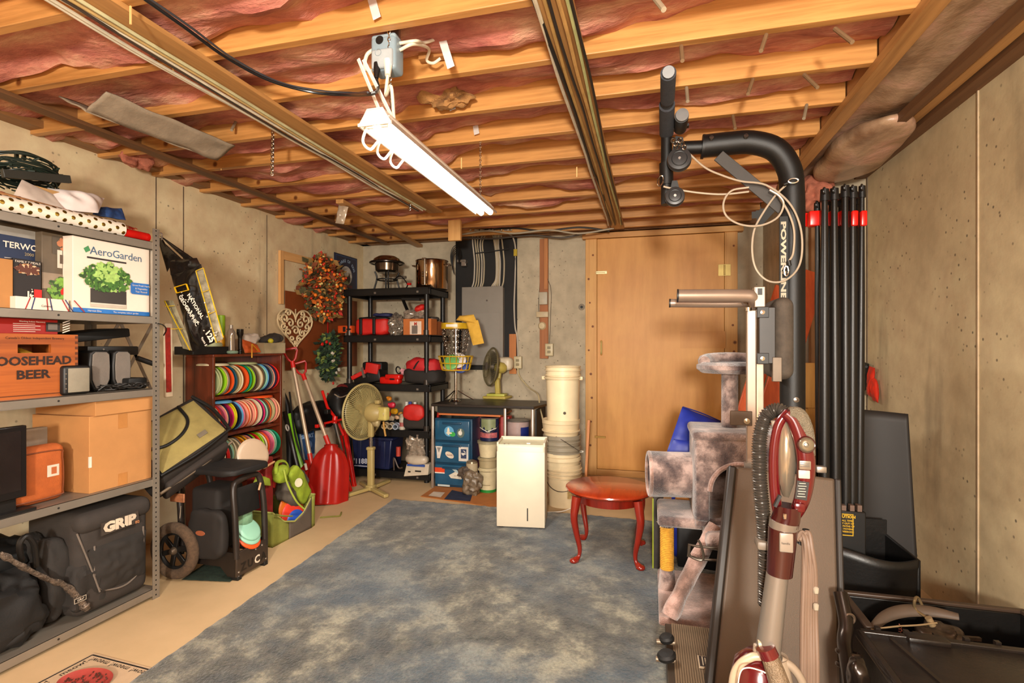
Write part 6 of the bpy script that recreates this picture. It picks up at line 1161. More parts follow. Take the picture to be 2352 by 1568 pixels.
# condo with arched opening
ya, yb2 = 2.66, 3.0; cx0, cx1 = W(1597, 1100, Y=ya).x, .66; cz0, cz1 = zp+.02, W(1650, 1003, Y=ya).z; hw = .135; ac = W(1700, 1100, Y=ya).x
def arch(cx, z0, hw, zs, n=14): return [(cx-hw, z0)] + [(cx-hw*cos(pi*k/n), zs+hw*sin(pi*k/n)) for k in range(n+1)] + [(cx+hw, z0)]
zs = cz0+.15
poly = [(cx0, cz0), (ac-hw, cz0)] + [(ac-hw*cos(pi*k/14), zs+hw*sin(pi*k/14)) for k in range(15)] + [(ac+hw, cz0), (cx1, cz0), (cx1, cz1), (cx0, cz1)]
ring_o = B(); ring_o.prism(poly, (0, ya+.02, 0), (1, 0, 0), (0, 0, 1), .03); mesh('condo_front', ring_o, PL, t, bev=.012, bseg=3)
mesh('condo_wall', B().rbox((cx0+.01, (ya+yb2)/2, (cz0+cz1)/2), (.03, yb2-ya, cz1-cz0), .012, 2), PL, t); mesh('condo_wall', B().rbox((cx1-.01, (ya+yb2)/2, (cz0+cz1)/2), (.03, yb2-ya, cz1-cz0), .012, 2), PL, t); mesh('condo_wall', B().rbox(((cx0+cx1)/2, yb2, (cz0+cz1)/2), (cx1-cx0, .03, cz1-cz0), .012, 2), PL, t); mesh('condo_roof', B().rbox(((cx0+cx1)/2, (ya+yb2)/2, cz1), (cx1-cx0+.03, yb2-ya+.03, .045), .018, 3), PL, t)
mesh('condo_floor', B().bb(cx0, cx1, ya+.0, yb2, cz0-.03, cz0+.015), PL, t, bev=.008); mesh('arch_trim', B().tube([(ac-hw*cos(pi*k/14), ya-.012, zs+hw*sin(pi*k/14)) for k in range(15)]+[(ac+hw, ya-.012, cz0)], .012, 8), PL2, t)
# tunnel barrel, axis roughly along X
tc = W(1543, 1090, Y=2.85); r_ = .112; b = B(); x0, x1 = W(1492, 1090, Y=2.85).x, W(1598, 1090, Y=2.85).x
b.lathe([(r_-.018, 0), (r_, -.0), (r_+.006, .01), (r_+.004, .1), (r_+.004, .2), (r_+.006, x1-x0-.01), (r_, x1-x0), (r_-.018, x1-x0), (r_-.018, 0)], (x0, 2.85, tc.z), (1, .12, 0), 40)
mesh('tunnel', b, PL, t); mesh('tunnel_rim', B().ring((x0, 2.85, tc.z), r_-.004, .012, (1, .12, 0), 36, 8), PL2, t)
# perch
pc = W(1676, 850, Y=2.85); mesh('perch_post', B().cyl((pc.x, 2.85, cz1), (pc.x, 2.85, 1.18), .040, seg=24), PL, t)
mesh('perch', B().lathe([(.0001, -.02), (.15, -.02), (.175, .0), (.175, .02), (.15, .035), (.0001, .03)], (pc.x+.015, 2.85, 1.185), seg=40), PL, t); mesh('perch_rim', B().tube([(pc.x+.015+.14*cos(a), 2.85+.14*sin(a), 1.225+.015*sin(a)) for a in [-.3+k*.26 for k in range(15)]], .028, 10), PL, t)
ra, rb = W(1645, 1208, Y=2.62), W(1538, 1415, Z=.075); mesh('ramp', B().tube([rb, rb*.7+ra*.3+V(0, 0, .01), rb*.3+ra*.7+V(0, 0, .01), ra], .043, 12, rw=.8, rf=lambda s: .043+.008*noise.noise(V(s*6, 0, 0))), PL2, t)
# clutter behind the cat tree
t = thing('dark_board', 'thin dark board with lime green edge standing behind the sisal post', 'board', W(1510, 1300, Y=3.14)); a, b2 = W(1500, 1180, Y=3.14), W(1524, 1180, Y=3.14)
mesh('board', B().bb(a.x, b2.x, 3.13, 3.20, 0, .50), M('2b2420', .5, 0, .4, 20), t, bev=.003); mesh('green_edge', B().bb(a.x-.004, a.x+.003, 3.128, 3.135, 0, .42), M('8f9a1c', .5), t); mesh('ring_handle', B().ring((a.x+.06, 3.12, .40), .022, .006, (0, 1, 0), sx=.7), M('b8a08a', .4), t)
one('storage_box', 'dark plastic storage box behind the cat tree base', 'box', B().rbox((.40, 3.30, .15), (.5, .22, .30), .015, 2), M('141619', .5))
one('cardboard_flap', 'tan cardboard box corner under the cat tree tunnel platform', 'box', B().bb(.14, .40, 3.18, 3.4, .302, .44), M('a5682c', .8))
b = B(); puff(b, [W(1530, 1042, Y=3.18), W(1640, 1055, Y=3.22), W(1655, 968, Y=3.42), W(1567, 934, Y=3.35)], .10, .012, 6, 34, seed=4, edge=3); t = thing('blue_bag', 'royal blue fabric bag standing upright behind the cat tunnel', 'bag', W(1590, 1060, Y=3.3)); NBL = M('1a2a86', .5, 0, .2, 8); mesh('bag_upper', b, NBL, t)
mesh('bag_fold', puff(B(), [W(1532, 1045, Y=3.14), W(1640, 1062, Y=3.14), W(1640, 1020, Y=3.16), W(1548, 1008, Y=3.16)], .04, .008, 7, seed=3), NBL, t); mesh('bag_lower', B().rbox(W(1590, 1060, Y=3.34)-V(0, 0, .30), (.24, .12, .56), .04, 3), NBL, t); mesh('seam', B().tube([W(1568, 934, Y=3.345), W(1610, 948, Y=3.36), W(1655, 967, Y=3.41)], .004, 6), M('131d66', .5), t)
# orange planks and boards behind the gym column
OW = wood('a8401a', 'c9582a', 2, .45, 18); LW = wood('b8803c', 'd29a50', 2, .5, 14)
for k, (a, b_, yy) in enumerate((((1868, 625), (1752, 1010), 3.70), ((1800, 660), (1700, 990), 3.80), ((1770, 720), (1702, 960), 3.9))):
    one('leaning_plank', ('orange-stained plank leaning nearest behind the gym column', 'orange-stained plank leaning behind the silver gym rail', 'orange-stained plank edge leaning beside the door frame')[k], 'plank', B().bar(W(*a, Y=yy), W(*b_, Y=yy-.25), (.15, .11, .05)[k], .02, (0, 1, .3)), OW, 'orange planks leaning by the door', bev=.003)
a, b_ = W(1860, 400, Y=3.97), W(1888, 1000, Y=3.97); one('stud', 'weathered grey-brown wooden stud upright behind the power rods', 'post', B().bb(a.x, b_.x, 3.94, 4.0, .95, 2.42), wood('7a5636', '9c744c', 2, .7, 16), bev=.003)
one('wood_block', 'light wooden board end between the gym column and the rods, lower', 'board', B().bb(W(1846, 0, Y=3.6).x, W(1880, 0, Y=3.6).x, 3.58, 3.62, 0, 1.08), LW, bev=.003)
one('wood_block', 'light wooden board end between the gym column and the rods, upper', 'board', B().bb(W(1846, 0, Y=3.5).x, W(1870, 0, Y=3.5).x, 3.48, 3.52, .93, 1.20).bar((W(1850, 0, Y=3.5).x, 3.51, .93), (W(1850, 0, Y=3.5).x, 3.60, .0), .03, .03), LW, bev=.003)
# ---- home gym
GB = M('151312', .45, .2, .12, 30, .15, 500); GT = M('9a8676', .35, .5, .06); YC = 2.60; c = W(1820, 900, Y=YC)
g = thing('home_gym', 'home gym machine with thick black bent column, black rods and bench', 'gym', (c.x, YC, 0))
P = [V(c.x, YC, .04), V(c.x, YC, .9), W(1820, 600, Y=YC), W(1819, 440, Y=YC), W(1811, 385, Y=YC), W(1780, 343, Y=YC), W(1725, 327, Y=YC), W(1670, 330, Y=YC), W(1614, 336, Y=YC)]
col = mesh('column', B().tube(P, .052, 20, sub=5), GB, g)
for u, v in ((1634, 318), (1713, 314)): mesh('bolt', B().lathe([(.0001, .012), (.010, .01), (.012, 0)], W(u, v, Y=YC-.052), (0, -1, .3), 12), M('8a827a', .2, .9), col)
mesh('bolt', B().lathe([(.0001, .006), (.012, .004), (.014, 0)], W(1829, 918, Y=YC-.05), (0, -1, 0), 12), M('6d645c', .3, .8), col)
mesh('end_collar', B().tube([W(1612, 337, Y=YC), W(1618, 337, Y=YC)], .056, 20, False), GB, col)
mesh('boom_tube', B().tube([W(1616, 338, Y=YC), W(1560, 340, Y=YC)], .031, 16, False), GB, g)
mesh('brace', B().bar(W(1650, 357, Y=YC-.03), W(1798, 480, Y=YC-.03), .055, .008, (0, 1, 0)), M('38332f', .5, .3), g, bev=.002)
mesh('mast_tube', B().tube([W(1531, 470, Y=YC), W(1531, 300, Y=YC)], .026, 16, False), GB, g); mesh('mast_joint', B().cyl(W(1531, 425, Y=YC), W(1530, 375, Y=YC), .032, seg=16), GB, g)
FO = M('3a3c42', .9, 0, .2, 60, .6, 300)
mesh('foam_grip', B().tube([W(1531, 305, Y=YC-.0), W(1532, 240, Y=YC-.28)], .033, 20, False), FO, g); mesh('foam_grip', B().tube([W(1532, 240, Y=YC-.28), W(1533, 228, Y=YC-.33)], .024, 16, False).tube([W(1533, 228, Y=YC-.33), W(1535, 168, Y=YC-.56)], .029, 20, False), FO, g); mesh('grip_cap', B().cyl(W(1535, 170, Y=YC-.55), W(1535.5, 165, Y=YC-.58), .022), M('5a5654', .4), g)
mesh('foam_grip', B().tube([W(1562, 294, Y=YC-.02), W(1566, 266, Y=YC-.20)], .030, 20, False), M('1d1b1b', .6), g); mesh('grip_cap', B().cyl(W(1566, 267, Y=YC-.19), W(1567, 263, Y=YC-.215), .027, seg=20), M('5a5654', .5), g)
mesh('cross_plate', B().bar(W(1520, 304, Y=YC-.04), W(1582, 288, Y=YC-.04), .03, .012), BLK, g)
def pulley(u, v, r, lab=None):
    p = W(u, v, Y=YC-.07); o = mesh('pulley', B().lathe([(.0001, -.02), (r*.95, -.018), (r, -.008), (r*.86, 0), (r, .008), (r*.95, .018), (r*.5, .022), (.0001, .022)], p, (0, -1, .1), 32), M('2d2b2b', .35), g)
    mesh('pulley_axle', B().cyl(p+V(0, -.02, 0), p+V(0, -.028, 0), .006), CHR, o); mesh('pulley_groove', B().ring(p+V(0, -.021, 0), r*.62, .002, (0, -1, .1)), M('17191b', .4), o)
pulley(1560, 367, .054); pulley(1550, 452, .044)
mesh('pulley_bracket', B().prism([(-.035, 0), (.035, 0), (.02, .09), (-.012, .10)], W(1558, 362, Y=YC-.052), (1, 0, 0), (0, 0, 1), .008), GB, g); mesh('pulley_bracket', B().prism([(-.028, 0), (.028, 0), (.01, .07), (-.012, .07)], W(1550, 450, Y=YC-.052), (1, 0, 0), (0, 0, 1), .008), GB, g)
for k in range(6): mesh('chain_link', B().ring(W(1546+k*5, 322+(k % 3)*8, Y=YC-.09), .012, .0032, (.5*(k % 2), -1, .3), 16, 6, sx=.7), CHR, g)
mesh('carabiner', B().ring(W(1517, 415, Y=YC-.05), .026, .0035, (.3, -1, .1), 20, 6, sx=.5), CHR, g)
CC = M('b8a893', .35, .3, .05)
def cab(pts, r=.0045, y=YC-.07): return mesh('steel_cable', B().tube([W(p[0], p[1], Y=y-(p[2] if len(p) > 2 else 0)) for p in pts], r, 8), CC, g)
cab([(1582, 352), (1620, 385), (1660, 403), (1702, 416), (1760, 425), (1812, 465), (1838, 520), (1842, 580), (1830, 620), (1800, 645), (1765, 645), (1738, 620), (1728, 580), (1732, 530), (1752, 490), (1780, 450), (1805, 425)])
cab([(1524, 428), (1545, 433), (1600, 442), (1660, 446), (1720, 440)]); cab([(1720, 430), (1680, 438), (1662, 465), (1668, 495), (1700, 515), (1745, 518), (1785, 500), (1800, 470), (1790, 450), (1768, 436)], y=YC-.09)
cab([(1790, 452), (1812, 490), (1824, 530), (1822, 580), (1812, 600)]); mesh('cable_eye', B().ring(W(1822, 415, Y=YC-.09), .014, .0035, (0, -1, 0), 16, 6, sx=1.4, sy=.7), CHR, g); mesh('cable_sleeve', B().cyl(W(1800, 424, Y=YC-.08), W(1812, 419, Y=YC-.08), .008), BLK, g); mesh('cable_sleeve', B().cyl(W(1811, 598, Y=YC-.08), W(1814, 610, Y=YC-.08), .008), BLK, g); mesh('cable_eye', B().ring(W(1806, 622, Y=YC-.09), .014, .0035, (0, -1, 0), 16, 6, sx=.6, sy=1.5), CHR, g)
p0, p1 = W(1801, 600, Y=YC-.054), None; mesh('decal', B().box((p0.x, YC-.045, p0.z), (.035, .012, .40)), DBLK, g); text(g, 'POWERLINE', .028, M('a89c84', .5), V(p0.x-.003, YC-.0515, p0.z+.005), (0, 0, -1), (1, 0, 0), bold=.0012, sx=2.25)
# arms, rail, pad
YA = 2.36
mesh('arm_tube', B().tube([W(1557, 679, Y=YA-.03), W(1700, 679, Y=YA), W(1728, 683, Y=YA+.01), W(1738, 700, Y=YA+.05)], .027, 18, sub=8), GT, g); mesh('arm_tube', B().tube([W(1539, 696, Y=YA+.12), W(1690, 696, Y=YA+.10), W(1712, 690, Y=YA+.08)], .019, 16), GT, g)
mesh('arm_cap', B().cyl(W(1555, 679, Y=YA-.03), W(1558, 679, Y=YA-.03), .0285), BLK, g); mesh('arm_cap', B().cyl(W(1537, 696, Y=YA+.12), W(1540, 696, Y=YA+.12), .020), BLK, g); mesh('arm_bolt', B().cyl(W(1718, 706, Y=YA), W(1718, 714, Y=YA), .014), CHR, g)
x0 = W(1716, 880, Y=YA).x; x1 = W(1737, 880, Y=YA).x; zb = W(1720, 1072, Y=YA).z; zt = W(1745, 658, Y=YA).z
mesh('rail', B().bb(x0, x1, YA, YA+.03, .30, W(1720, 712, Y=YA).z), GT, g, bev=.003); mesh('rail', B().bb(x1+.006, x1+.035, YA+.03, YA+.06, .30, zt-.05), M('a08c7a', .35, .5), g, bev=.003); mesh('rail_strip', B().bb(x1+.004, x1+.009, YA+.012, YA+.03, .40, W(1740, 830, Y=YA).z), M('d8c49c', .4), g)
q1 = W(1733, 658, Y=YA-.01); q2 = W(1758, 705, Y=YA-.01); mesh('head_bracket', B().bb(q1.x, q2.x, YA-.01, YA+.04, q2.z, q1.z), GT, g, bev=.003); mesh('bracket_slot', B().bb(q1.x+.012, q2.x-.012, YA-.013, YA-.008, q1.z-.035, q1.z-.008), BLK, g)
q1, q2 = W(1741, 706, Y=YA), W(1779, 835, Y=YA); mesh('black_bracket', B().bb(q1.x, q2.x, YA-.02, YA+.03, q2.z, q1.z), M('241f1c', .4, .2), g, bev=.003)
for v in (717, 823): mesh('bolt', B().lathe([(.0001, .01), (.009, .008), (.010, 0)], W(1751, v, Y=YA-.02), (0, -1, 0), 12), CHR, g); mesh('bracket_plate', B().box(W(1752, v, Y=YA-.018), (.045, .012, .045)), BLK, g, bev=.002)
q1, q2 = W(1774, 683, Y=YA+.03), W(1822, 872, Y=YA+.03); mesh('back_pad', B().rbox(((q1.x+q2.x)/2, YA+.12, (q1.z+q2.z)/2), (q2.x-q1.x, .26, q1.z-q2.z), .045, 5), M('4a4036', .8, 0, .25, 30, .3, 300), g); mesh('pad_hinge', B().box(W(1784, 848, Y=YA-.015), (.035, .02, .10), rz=0), M('6a5e52', .3, .6), g, bev=.002)
q = W(1702, 960, Y=YA-.01); mesh('side_clamp', B().box(q, (.085, .012, .06)), M('4a3828', .4, .3), g, bev=.002); mesh('bolt', B().lathe([(.0001, .015), (.012, .012), (.013, 0)], q+V(.02, -.006, -.01), (0, -1, 0), 12), M('a3937c', .3, .7), g); mesh('rail_foot', B().box(W(1722, 1068, Y=YA-.02), (.04, .03, .025)), SIL, g)
# stirrup handles
for (v, dy) in ((1262, 0), (1270, 0.04)): pass
SH = M('5a4f44', .35, .6)
mesh('stirrup', B().tube([W(1685, 1262, Y=2.42), W(1600, 1254, Y=2.42), W(1583, 1250, Y=2.42), W(1580, 1276, Y=2.42), W(1612, 1284, Y=2.42), W(1685, 1289, Y=2.42)], .006, 8, False), SH, g); mesh('stirrup', B().tube([W(1604, 1240, Y=2.40), W(1610, 1252, Y=2.40), W(1616, 1276, Y=2.40), W(1610, 1286, Y=2.40), W(1585, 1276, Y=2.40), W(1584, 1253, Y=2.40)], .0055, 8), SH, g)
cab([(1678, 1262), (1668, 1310), (1660, 1360), (1656, 1410)], .0045, 2.36); mesh('snap_link', B().ring(W(1659, 1418, Y=2.34), .016, .004, (0, -1, 0), 16, 6, sx=.8, sy=1.2), CHR, g); mesh('hook_bolt', B().cyl(W(1660, 1430, Y=2.34), W(1664, 1444, Y=2.34), .012), M('4a4038', .4, .5), g)
# bench: big folded grey slab
A, Bq = W(1690, 1070, Y=2.24), W(1920, 1098, Y=2.24); Cq, Dq = W(1934, 1640, Z=.03), W(1632, 1632, Z=.03)
nn = (Bq-A).cross(Dq-A).normalized(); nn = nn if nn.y < 0 else -nn
b = B(); b.add([A, Bq, Cq, Dq, A-nn*.05, Bq-nn*.05, Cq-nn*.05, Dq-nn*.05], [(0, 1, 2, 3), (7, 6, 5, 4), (0, 4, 5, 1), (1, 5, 6, 2), (2, 6, 7, 3), (3, 7, 4, 0)]); mesh('bench_panel', b, M('5a4a3c', .5, .15, .05, 3, .1, 300), g, bev=.012, bseg=3)
b = B().bar(A-nn*.02+V(-.012, 0, 0), Dq-nn*.02+V(-.012, 0, 0), .03, .06, nn); mesh('panel_edge', b, M('231c18', .5), g, bev=.008); b = B().bar(Bq-nn*.02+V(.006, 0, 0), Cq-nn*.02+V(.006, 0, 0), .02, .06, nn); mesh('panel_edge', b, M('231c18', .5), g, bev=.006); mesh('panel_clip', B().rbox(W(1885, 1077, Y=2.26), (.035, .03, .025), .004, 2), SIL, g)
# ribbed foot plate
zf = .10; q0, q1 = W(1527, 1428, Z=zf), W(1682, 1442, Z=zf); L = q1.x-q0.x
mesh('foot_plate', B().bb(q0.x, q1.x+.01, 1.60, q0.y, .02, zf-.004), M('33291f', .5), g, bev=.004)
rbm = M('6a5844', .45, 0, .15); me = None
for k in range(26):
    x = q0.x+.03+k*(L-.06)/25
    if me is None: o = mesh('rib', B().bb(-.0035, .0035, 1.62, q0.y-.004, 0, .006), rbm, g, w=False); me = o.data
    else: o = bpy.data.objects.new('rib', me); COL.objects.link(o); o.parent = g
    o.location = V(x, 0, zf-.005) - g.location
pl0, pl1 = W(1612, 1507, Z=zf+.005), W(1650, 1540, Z=zf+.005); mesh('rating_plate', B().box(((pl0.x+pl1.x)/2, (pl0.y+pl1.y)/2, zf+.006), (.085, .075, .006)), M('a08c74', .5), g); mesh('rating_plate_face', B().box(((pl0.x+pl1.x)/2, (pl0.y+pl1.y)/2, zf+.0095), (.075, .066, .002)), M('2a2320', .4), g)
for k in range(6): mesh('printed_line', B().box(((pl0.x+pl1.x)/2-.026+k*.010, (pl0.y+pl1.y)/2, zf+.011), (.004, .055-.01*(k % 2), .001)), M('a3937c', .5), g)
for v, s_ in ((1470, .028), (1510, .034)): p = W(1532, v, Z=zf+.02); mesh('knob', B().lathe([(.0001, .0), (s_, .0), (s_*1.05, .012), (s_*.8, .02), (.0001, .022)], p, (-.2, -.1, 1), 16), DBLK, g); mesh('knob_stem', B().cyl(p+V(-.04, 0, -.01), p+V(.03, 0, -.005), .010), M('7d6a56', .4, .4), g)
mesh('latch_plate', B().box(W(1680, 1470, Z=zf+.03), (.03, .2, .06)), DBLK, g, bev=.004)
# power rods, clips, box
RM = M('191614', .38, .1, .12, 40, .1, 300); me = None
rods = [(1877, 1884, 2.82, .0125, 462), (1894, 1893, 2.74, .0165, 432), (1908, 1905, 2.86, .012, 440), (1916, 1919, 2.76, .0165, 430), (1930, 1930, 2.88, .012, 445), (1941, 1942, 2.78, .016, 424), (1951, 1950, 2.90, .012, 432), (1959, 1957, 2.80, .0155, 426), (1969, 1966, 2.91, .011, 440), (1980, 1973, 2.82, .013, 424)]
for i, (ut, ub, y, r_, vt) in enumerate(rods):
    top = W(ut, vt+25, Y=y); bot = W(ub, 1168, Y=y)
    ro = mesh('power_rod', B().lathe([(.0001, 0), (r_*1.45, 0), (r_*1.4, .5), (r_*1.25, 1.0), (r_, (top-bot).length-.25), (r_*.8, (top-bot).length), (.0001, (top-bot).length)], bot, top-bot, 16), RM, g)
    mesh('rod_cap', B().cyl(top-V(0, 0, .01), top+V(0, 0, .045), r_*1.25, r_*1.1, 14), M('141313', .4), ro); mesh('rod_hook', B().ring(top+V(-.004, -.012, .035), .014, .004, (.9, -.5, .1), 14, 6, sy=1.5), M('141313', .4), ro)
CLR = M('e0160c', .3)
for i, (ut, ub, y, r_, vt) in enumerate(rods):
    if i % 2 == 0 or i == 9 or i == 7: p = W(ut+1+(-7 if i == 0 else 0), 503, Y=y-.0); mesh('rod_clip', B().rbox(p, (.026 if i else .055, .05, .072), .006, 2), CLR, g)
mesh('rod_clip_bar', B().bar(W(1848, 505, Y=2.86), W(1984, 503, Y=2.93), .012, .065), CLR, g)
q0, q1 = W(1900, 1170, Y=2.70), W(1990, 1170, Y=2.70); mesh('rod_box', B().bb(q0.x, q1.x, 2.70, 2.98, .0, q0.z), M('100e0d', .5), g, bev=.006)
for u in (1936, 1955, 1972): mesh('rod_socket', B().box(W(u, 1166, Y=2.72), (.018, .03, .03)), M('6d5548', .5), g)
f = Face(g, W(1924, 1228, Y=2.699), (1, 0, 0), (0, 0, 1)); w = (W(1960, 1228, Y=2.699)-f.o).length; h = W(1924, 1178, Y=2.699).z-f.o.z; YL = M('d1a41c', .5)
f.rect(0, 0, w, h, YL, 'caution_label'); f.rect(.004, .004, w-.004, h-.004, M('14100c', .5), 'caution_label'); f.txt(w/2, h-.013, 'CAUTION', .0175, YL, bold=.0008)
for k, s_ in enumerate(('AT ALL TIMES', 'STAY OUT OF', 'THE PATHS OF', 'THE MOVING', 'POWERRODS')): f.txt(w/2, h-.031-k*.0125, s_, .0105, YL, bold=.0003)
# bins and black plastic behind
BP = M('0f0c0a', .4, 0, .3, 5, .1, 60)
def cm(a, c): 
    x = .93+.33*a; z = .50+.46*c+.02*a; return V(x + .012*c, 3.02+.10*sin(a*2.2)-.10*(1-c)*0, z - .05*a*(1-a))
o = one('plastic_mat', 'dark curved plastic mat standing upright behind the black box by the right wall', 'mat', B().grid(lambda a, c: V(.90+.38*a-.03*c*a, 3.00+.05*sin(pi*a)+.05*c, .02+.96*c-.02*a*c), 24, 20), M('1d1611', .6, 0, .15, 4)); o.modifiers.new('s', 'SOLIDIFY').thickness = .01
q0, q1 = W(1925, 1240, Y=2.62), W(2112, 1240, Y=2.62)
t = thing('black_bin', 'tall black plastic bin with a bowed front rim standing by the right wall', 'bin', ((q0.x+q1.x)/2, 2.78, 0))
def bf(a, c): return V(q0.x+(q1.x-q0.x)*a, 2.62-.04*sin(pi*a)+.02*(1-c), (.39+.018*cos(pi*a*1.2+.4))*c)
o = mesh('bin_front', B().grid(bf, 30, 10), BP, t); o.modifiers.new('s', 'SOLIDIFY').thickness = .012
mesh('bin_side', B().bb(q1.x-.008, q1.x+.006, 2.62, 2.95, 0, .38), BP, t, bev=.004); mesh('bin_side', B().bb(q0.x-.006, q0.x+.008, 2.62, 2.69, 0, .38), BP, t); mesh('bin_back', B().bb(q1.x-.12, q1.x, 2.94, 2.95, 0, .45), BP, t)
# open crate with gear in it
t = thing('open_crate', 'open black plastic crate behind the closed lid tote at the lower right', 'crate', (1.04, 2.22, 0)); ox0, ox1, oy0, oy1, oz = .74, 1.33, 2.08, 2.36, .31
for a in ((ox0, ox1, oy0, oy0+.012), (ox0, ox1, oy1-.012, oy1), (ox0, ox0+.012, oy0, oy1), (ox1-.012, ox1, oy0, oy1)): mesh('crate_wall', B().bb(*a, 0.0, oz), BP, t, bev=.003)
for a in ((ox0-.012, ox1+.012, oy1-.012, oy1+.012), (ox0-.015, ox0+.012, oy0, oy1), (ox1-.012, ox1+.02, oy0, oy1)): mesh('crate_rim', B().bb(*a, oz, oz+.014), M('3d2e24', .4), t, bev=.004)
mesh('crate_floor', B().bb(ox0, ox1, oy0, oy1, 0, .01), BP, t)
for k in range(6): mesh('crate_rib', B().bb(ox0+.08+k*.09, ox0+.088+k*.09, oy1, oy1+.01, .02, oz), BP, t)
one('training_belt', 'dark curved padded belt arching out of the open crate', 'belt', B().tube([W(2003, 1442, Y=2.14), W(2035, 1415, Y=2.18), W(2080, 1402, Y=2.20), W(2140, 1404, Y=2.2), W(2202, 1416, Y=2.18)], .012, 10, rf=lambda s: .012+.010*sin(pi*s), rw=.45), M('4a3a2c', .6))
one('gym_grip', 'bent metal handle with a cable rising from the open crate', 'handle', B().tube([W(2122, 1398, Y=2.22), W(2108, 1372, Y=2.22), W(2101, 1378, Y=2.2), W(2102, 1398, Y=2.2), W(2120, 1412, Y=2.18), W(2140, 1425, Y=2.16)], .005, 8, sub=4), M('7d6a4c', .3, .6))
one('thin_cable', 'thin cable with a knurled end lying over the open crate', 'cord', B().tube([W(2000, 1445, Y=2.08), W(2060, 1438, Y=2.10), W(2110, 1435, Y=2.12), W(2152, 1430, Y=2.14)], .003, 6).cyl(W(2132, 1418, Y=2.15), W(2142, 1436, Y=2.15), .011), M('8f7858', .4, .3))
one('hand_tool', 'small dark hand tool lying in the crate among the cables', 'tool', B().blob((1.0, 2.2, .27), (.16, .10, .06), .7, .02, 16, seed=3).bar((.9, 2.16, .28), (1.12, 2.2, .27), .012, .012), M('4a3c30', .4, .4, .5, 30))
one('spring_coil', 'thin red-brown coil spring in the open crate', 'spring', B().tube([W(2068+2*sin(k), 1458-k*1.3, Y=2.12)+V(.004*cos(k*1.5), .004*sin(k*1.5), 0) for k in range(20)], .0016, 5, False), M('8a4a38', .4, .5))
# lidded tote
t = thing('lidded_tote', 'large black plastic tote with a closed lid at the lower right corner', 'tote', (1.03, 1.75, 0)); lx0, lx1, ly0, ly1, lz = .68, 1.37, 1.36, 2.05, .32
mesh('tote_body', B().bb(lx0+.02, lx1-.01, ly0, ly1-.02, 0, lz-.02), BP, t, bev=.008); TL = M('1e1713', .32, 0, .35, 9, .15, 40)
mesh('lid', B().rbox(((lx0+lx1)/2, (ly0+ly1)/2, lz-.008), (lx1-lx0, ly1-ly0, .028), .008, 2), TL, t); mesh('lid_ridge', B().bb(lx0+.01, lx1, ly1-.035, ly1-.012, lz, lz+.016), TL, t, bev=.004); mesh('lid_ridge', B().bb(lx0, lx0+.02, ly0, ly1-.02, lz, lz+.014), TL, t, bev=.004); mesh('lid_ridge', B().bar((lx0+.09, ly1-.05, lz+.006), (lx0+.20, ly0+.02, lz+.006), .012, .012), TL, t)
mesh('lid_tab', B().rbox((lx0+.20, ly1-.03, lz+.012), (.12, .05, .02), .006, 2), TL, t)
for k in range(8): mesh('lid_peg', B().bb(lx0+.06+k*.085, lx0+.075+k*.085, ly1-.012, ly1+.004, lz+.0, lz+.022), TL, t)
# dark hardware between bench and tote
t = thing('metal_bar', 'dark metal bar with chrome joints and ring between bench and tote', 'bar', W(1945, 1500, Y=1.95)); KM2 = M('2a211b', .25, .6, .3)
mesh('bar_tube', B().tube([W(1930, 1360, Y=2.05), W(1943, 1430, Y=2.0), W(1940, 1480, Y=1.95), W(1955, 1568, Y=1.8), W(1965, 1640, Y=1.75)], .022, 12), KM2, t); mesh('ring', B().ring(W(1951, 1421, Y=2.0), .016, .005, (.2, -1, 0), 20, 6), M('6a5a4c', .3, .7), t)
for v in (1500, 1530): mesh('collar', B().ring(W(1949, v, Y=1.92), .030, .008, (.1, .3, 1), 20, 8), M('3d3129', .2, .7), t)
mesh('cable_piece', B().tube([W(1928, 1472, Y=1.96), W(1945, 1463, Y=1.98)], .005, 6), M('b89c7c', .4), t); mesh('jaw', B().blob(W(1972, 1560, Y=1.72), (.05, .06, .12), .6, .01, 20, seed=4), KM2, t)
# red gloves on the right wall
t = thing('red_gloves', 'pair of bright red gloves hanging on the right wall behind the rods', 'gloves', W(2000, 880, X=1.37)); RG = M('cf2a10', .6)
puffs = [[(1990, 905), (2002, 912), (2010, 845), (1996, 840)], [(2003, 918), (2018, 926), (2012, 870), (1998, 862)]]
for P4 in puffs: mesh('glove', puff(B(), [W(u, v, X=1.372) for u, v in P4], .03, .008, 20, 16, seed=3), RG, t)
mesh('hook', B().cyl(W(1994, 845, X=1.398), W(1990, 842, X=1.36), .008), DBLK, t); one('black_straps', 'black strap bundle hanging beside the red gloves on the right wall', 'strap', puff(B(), [W(1982, 905, X=1.375), W(1996, 880, X=1.375), W(1996, 835, X=1.375), W(1982, 830, X=1.375)], .03, .01, 20, 14), DBLK)
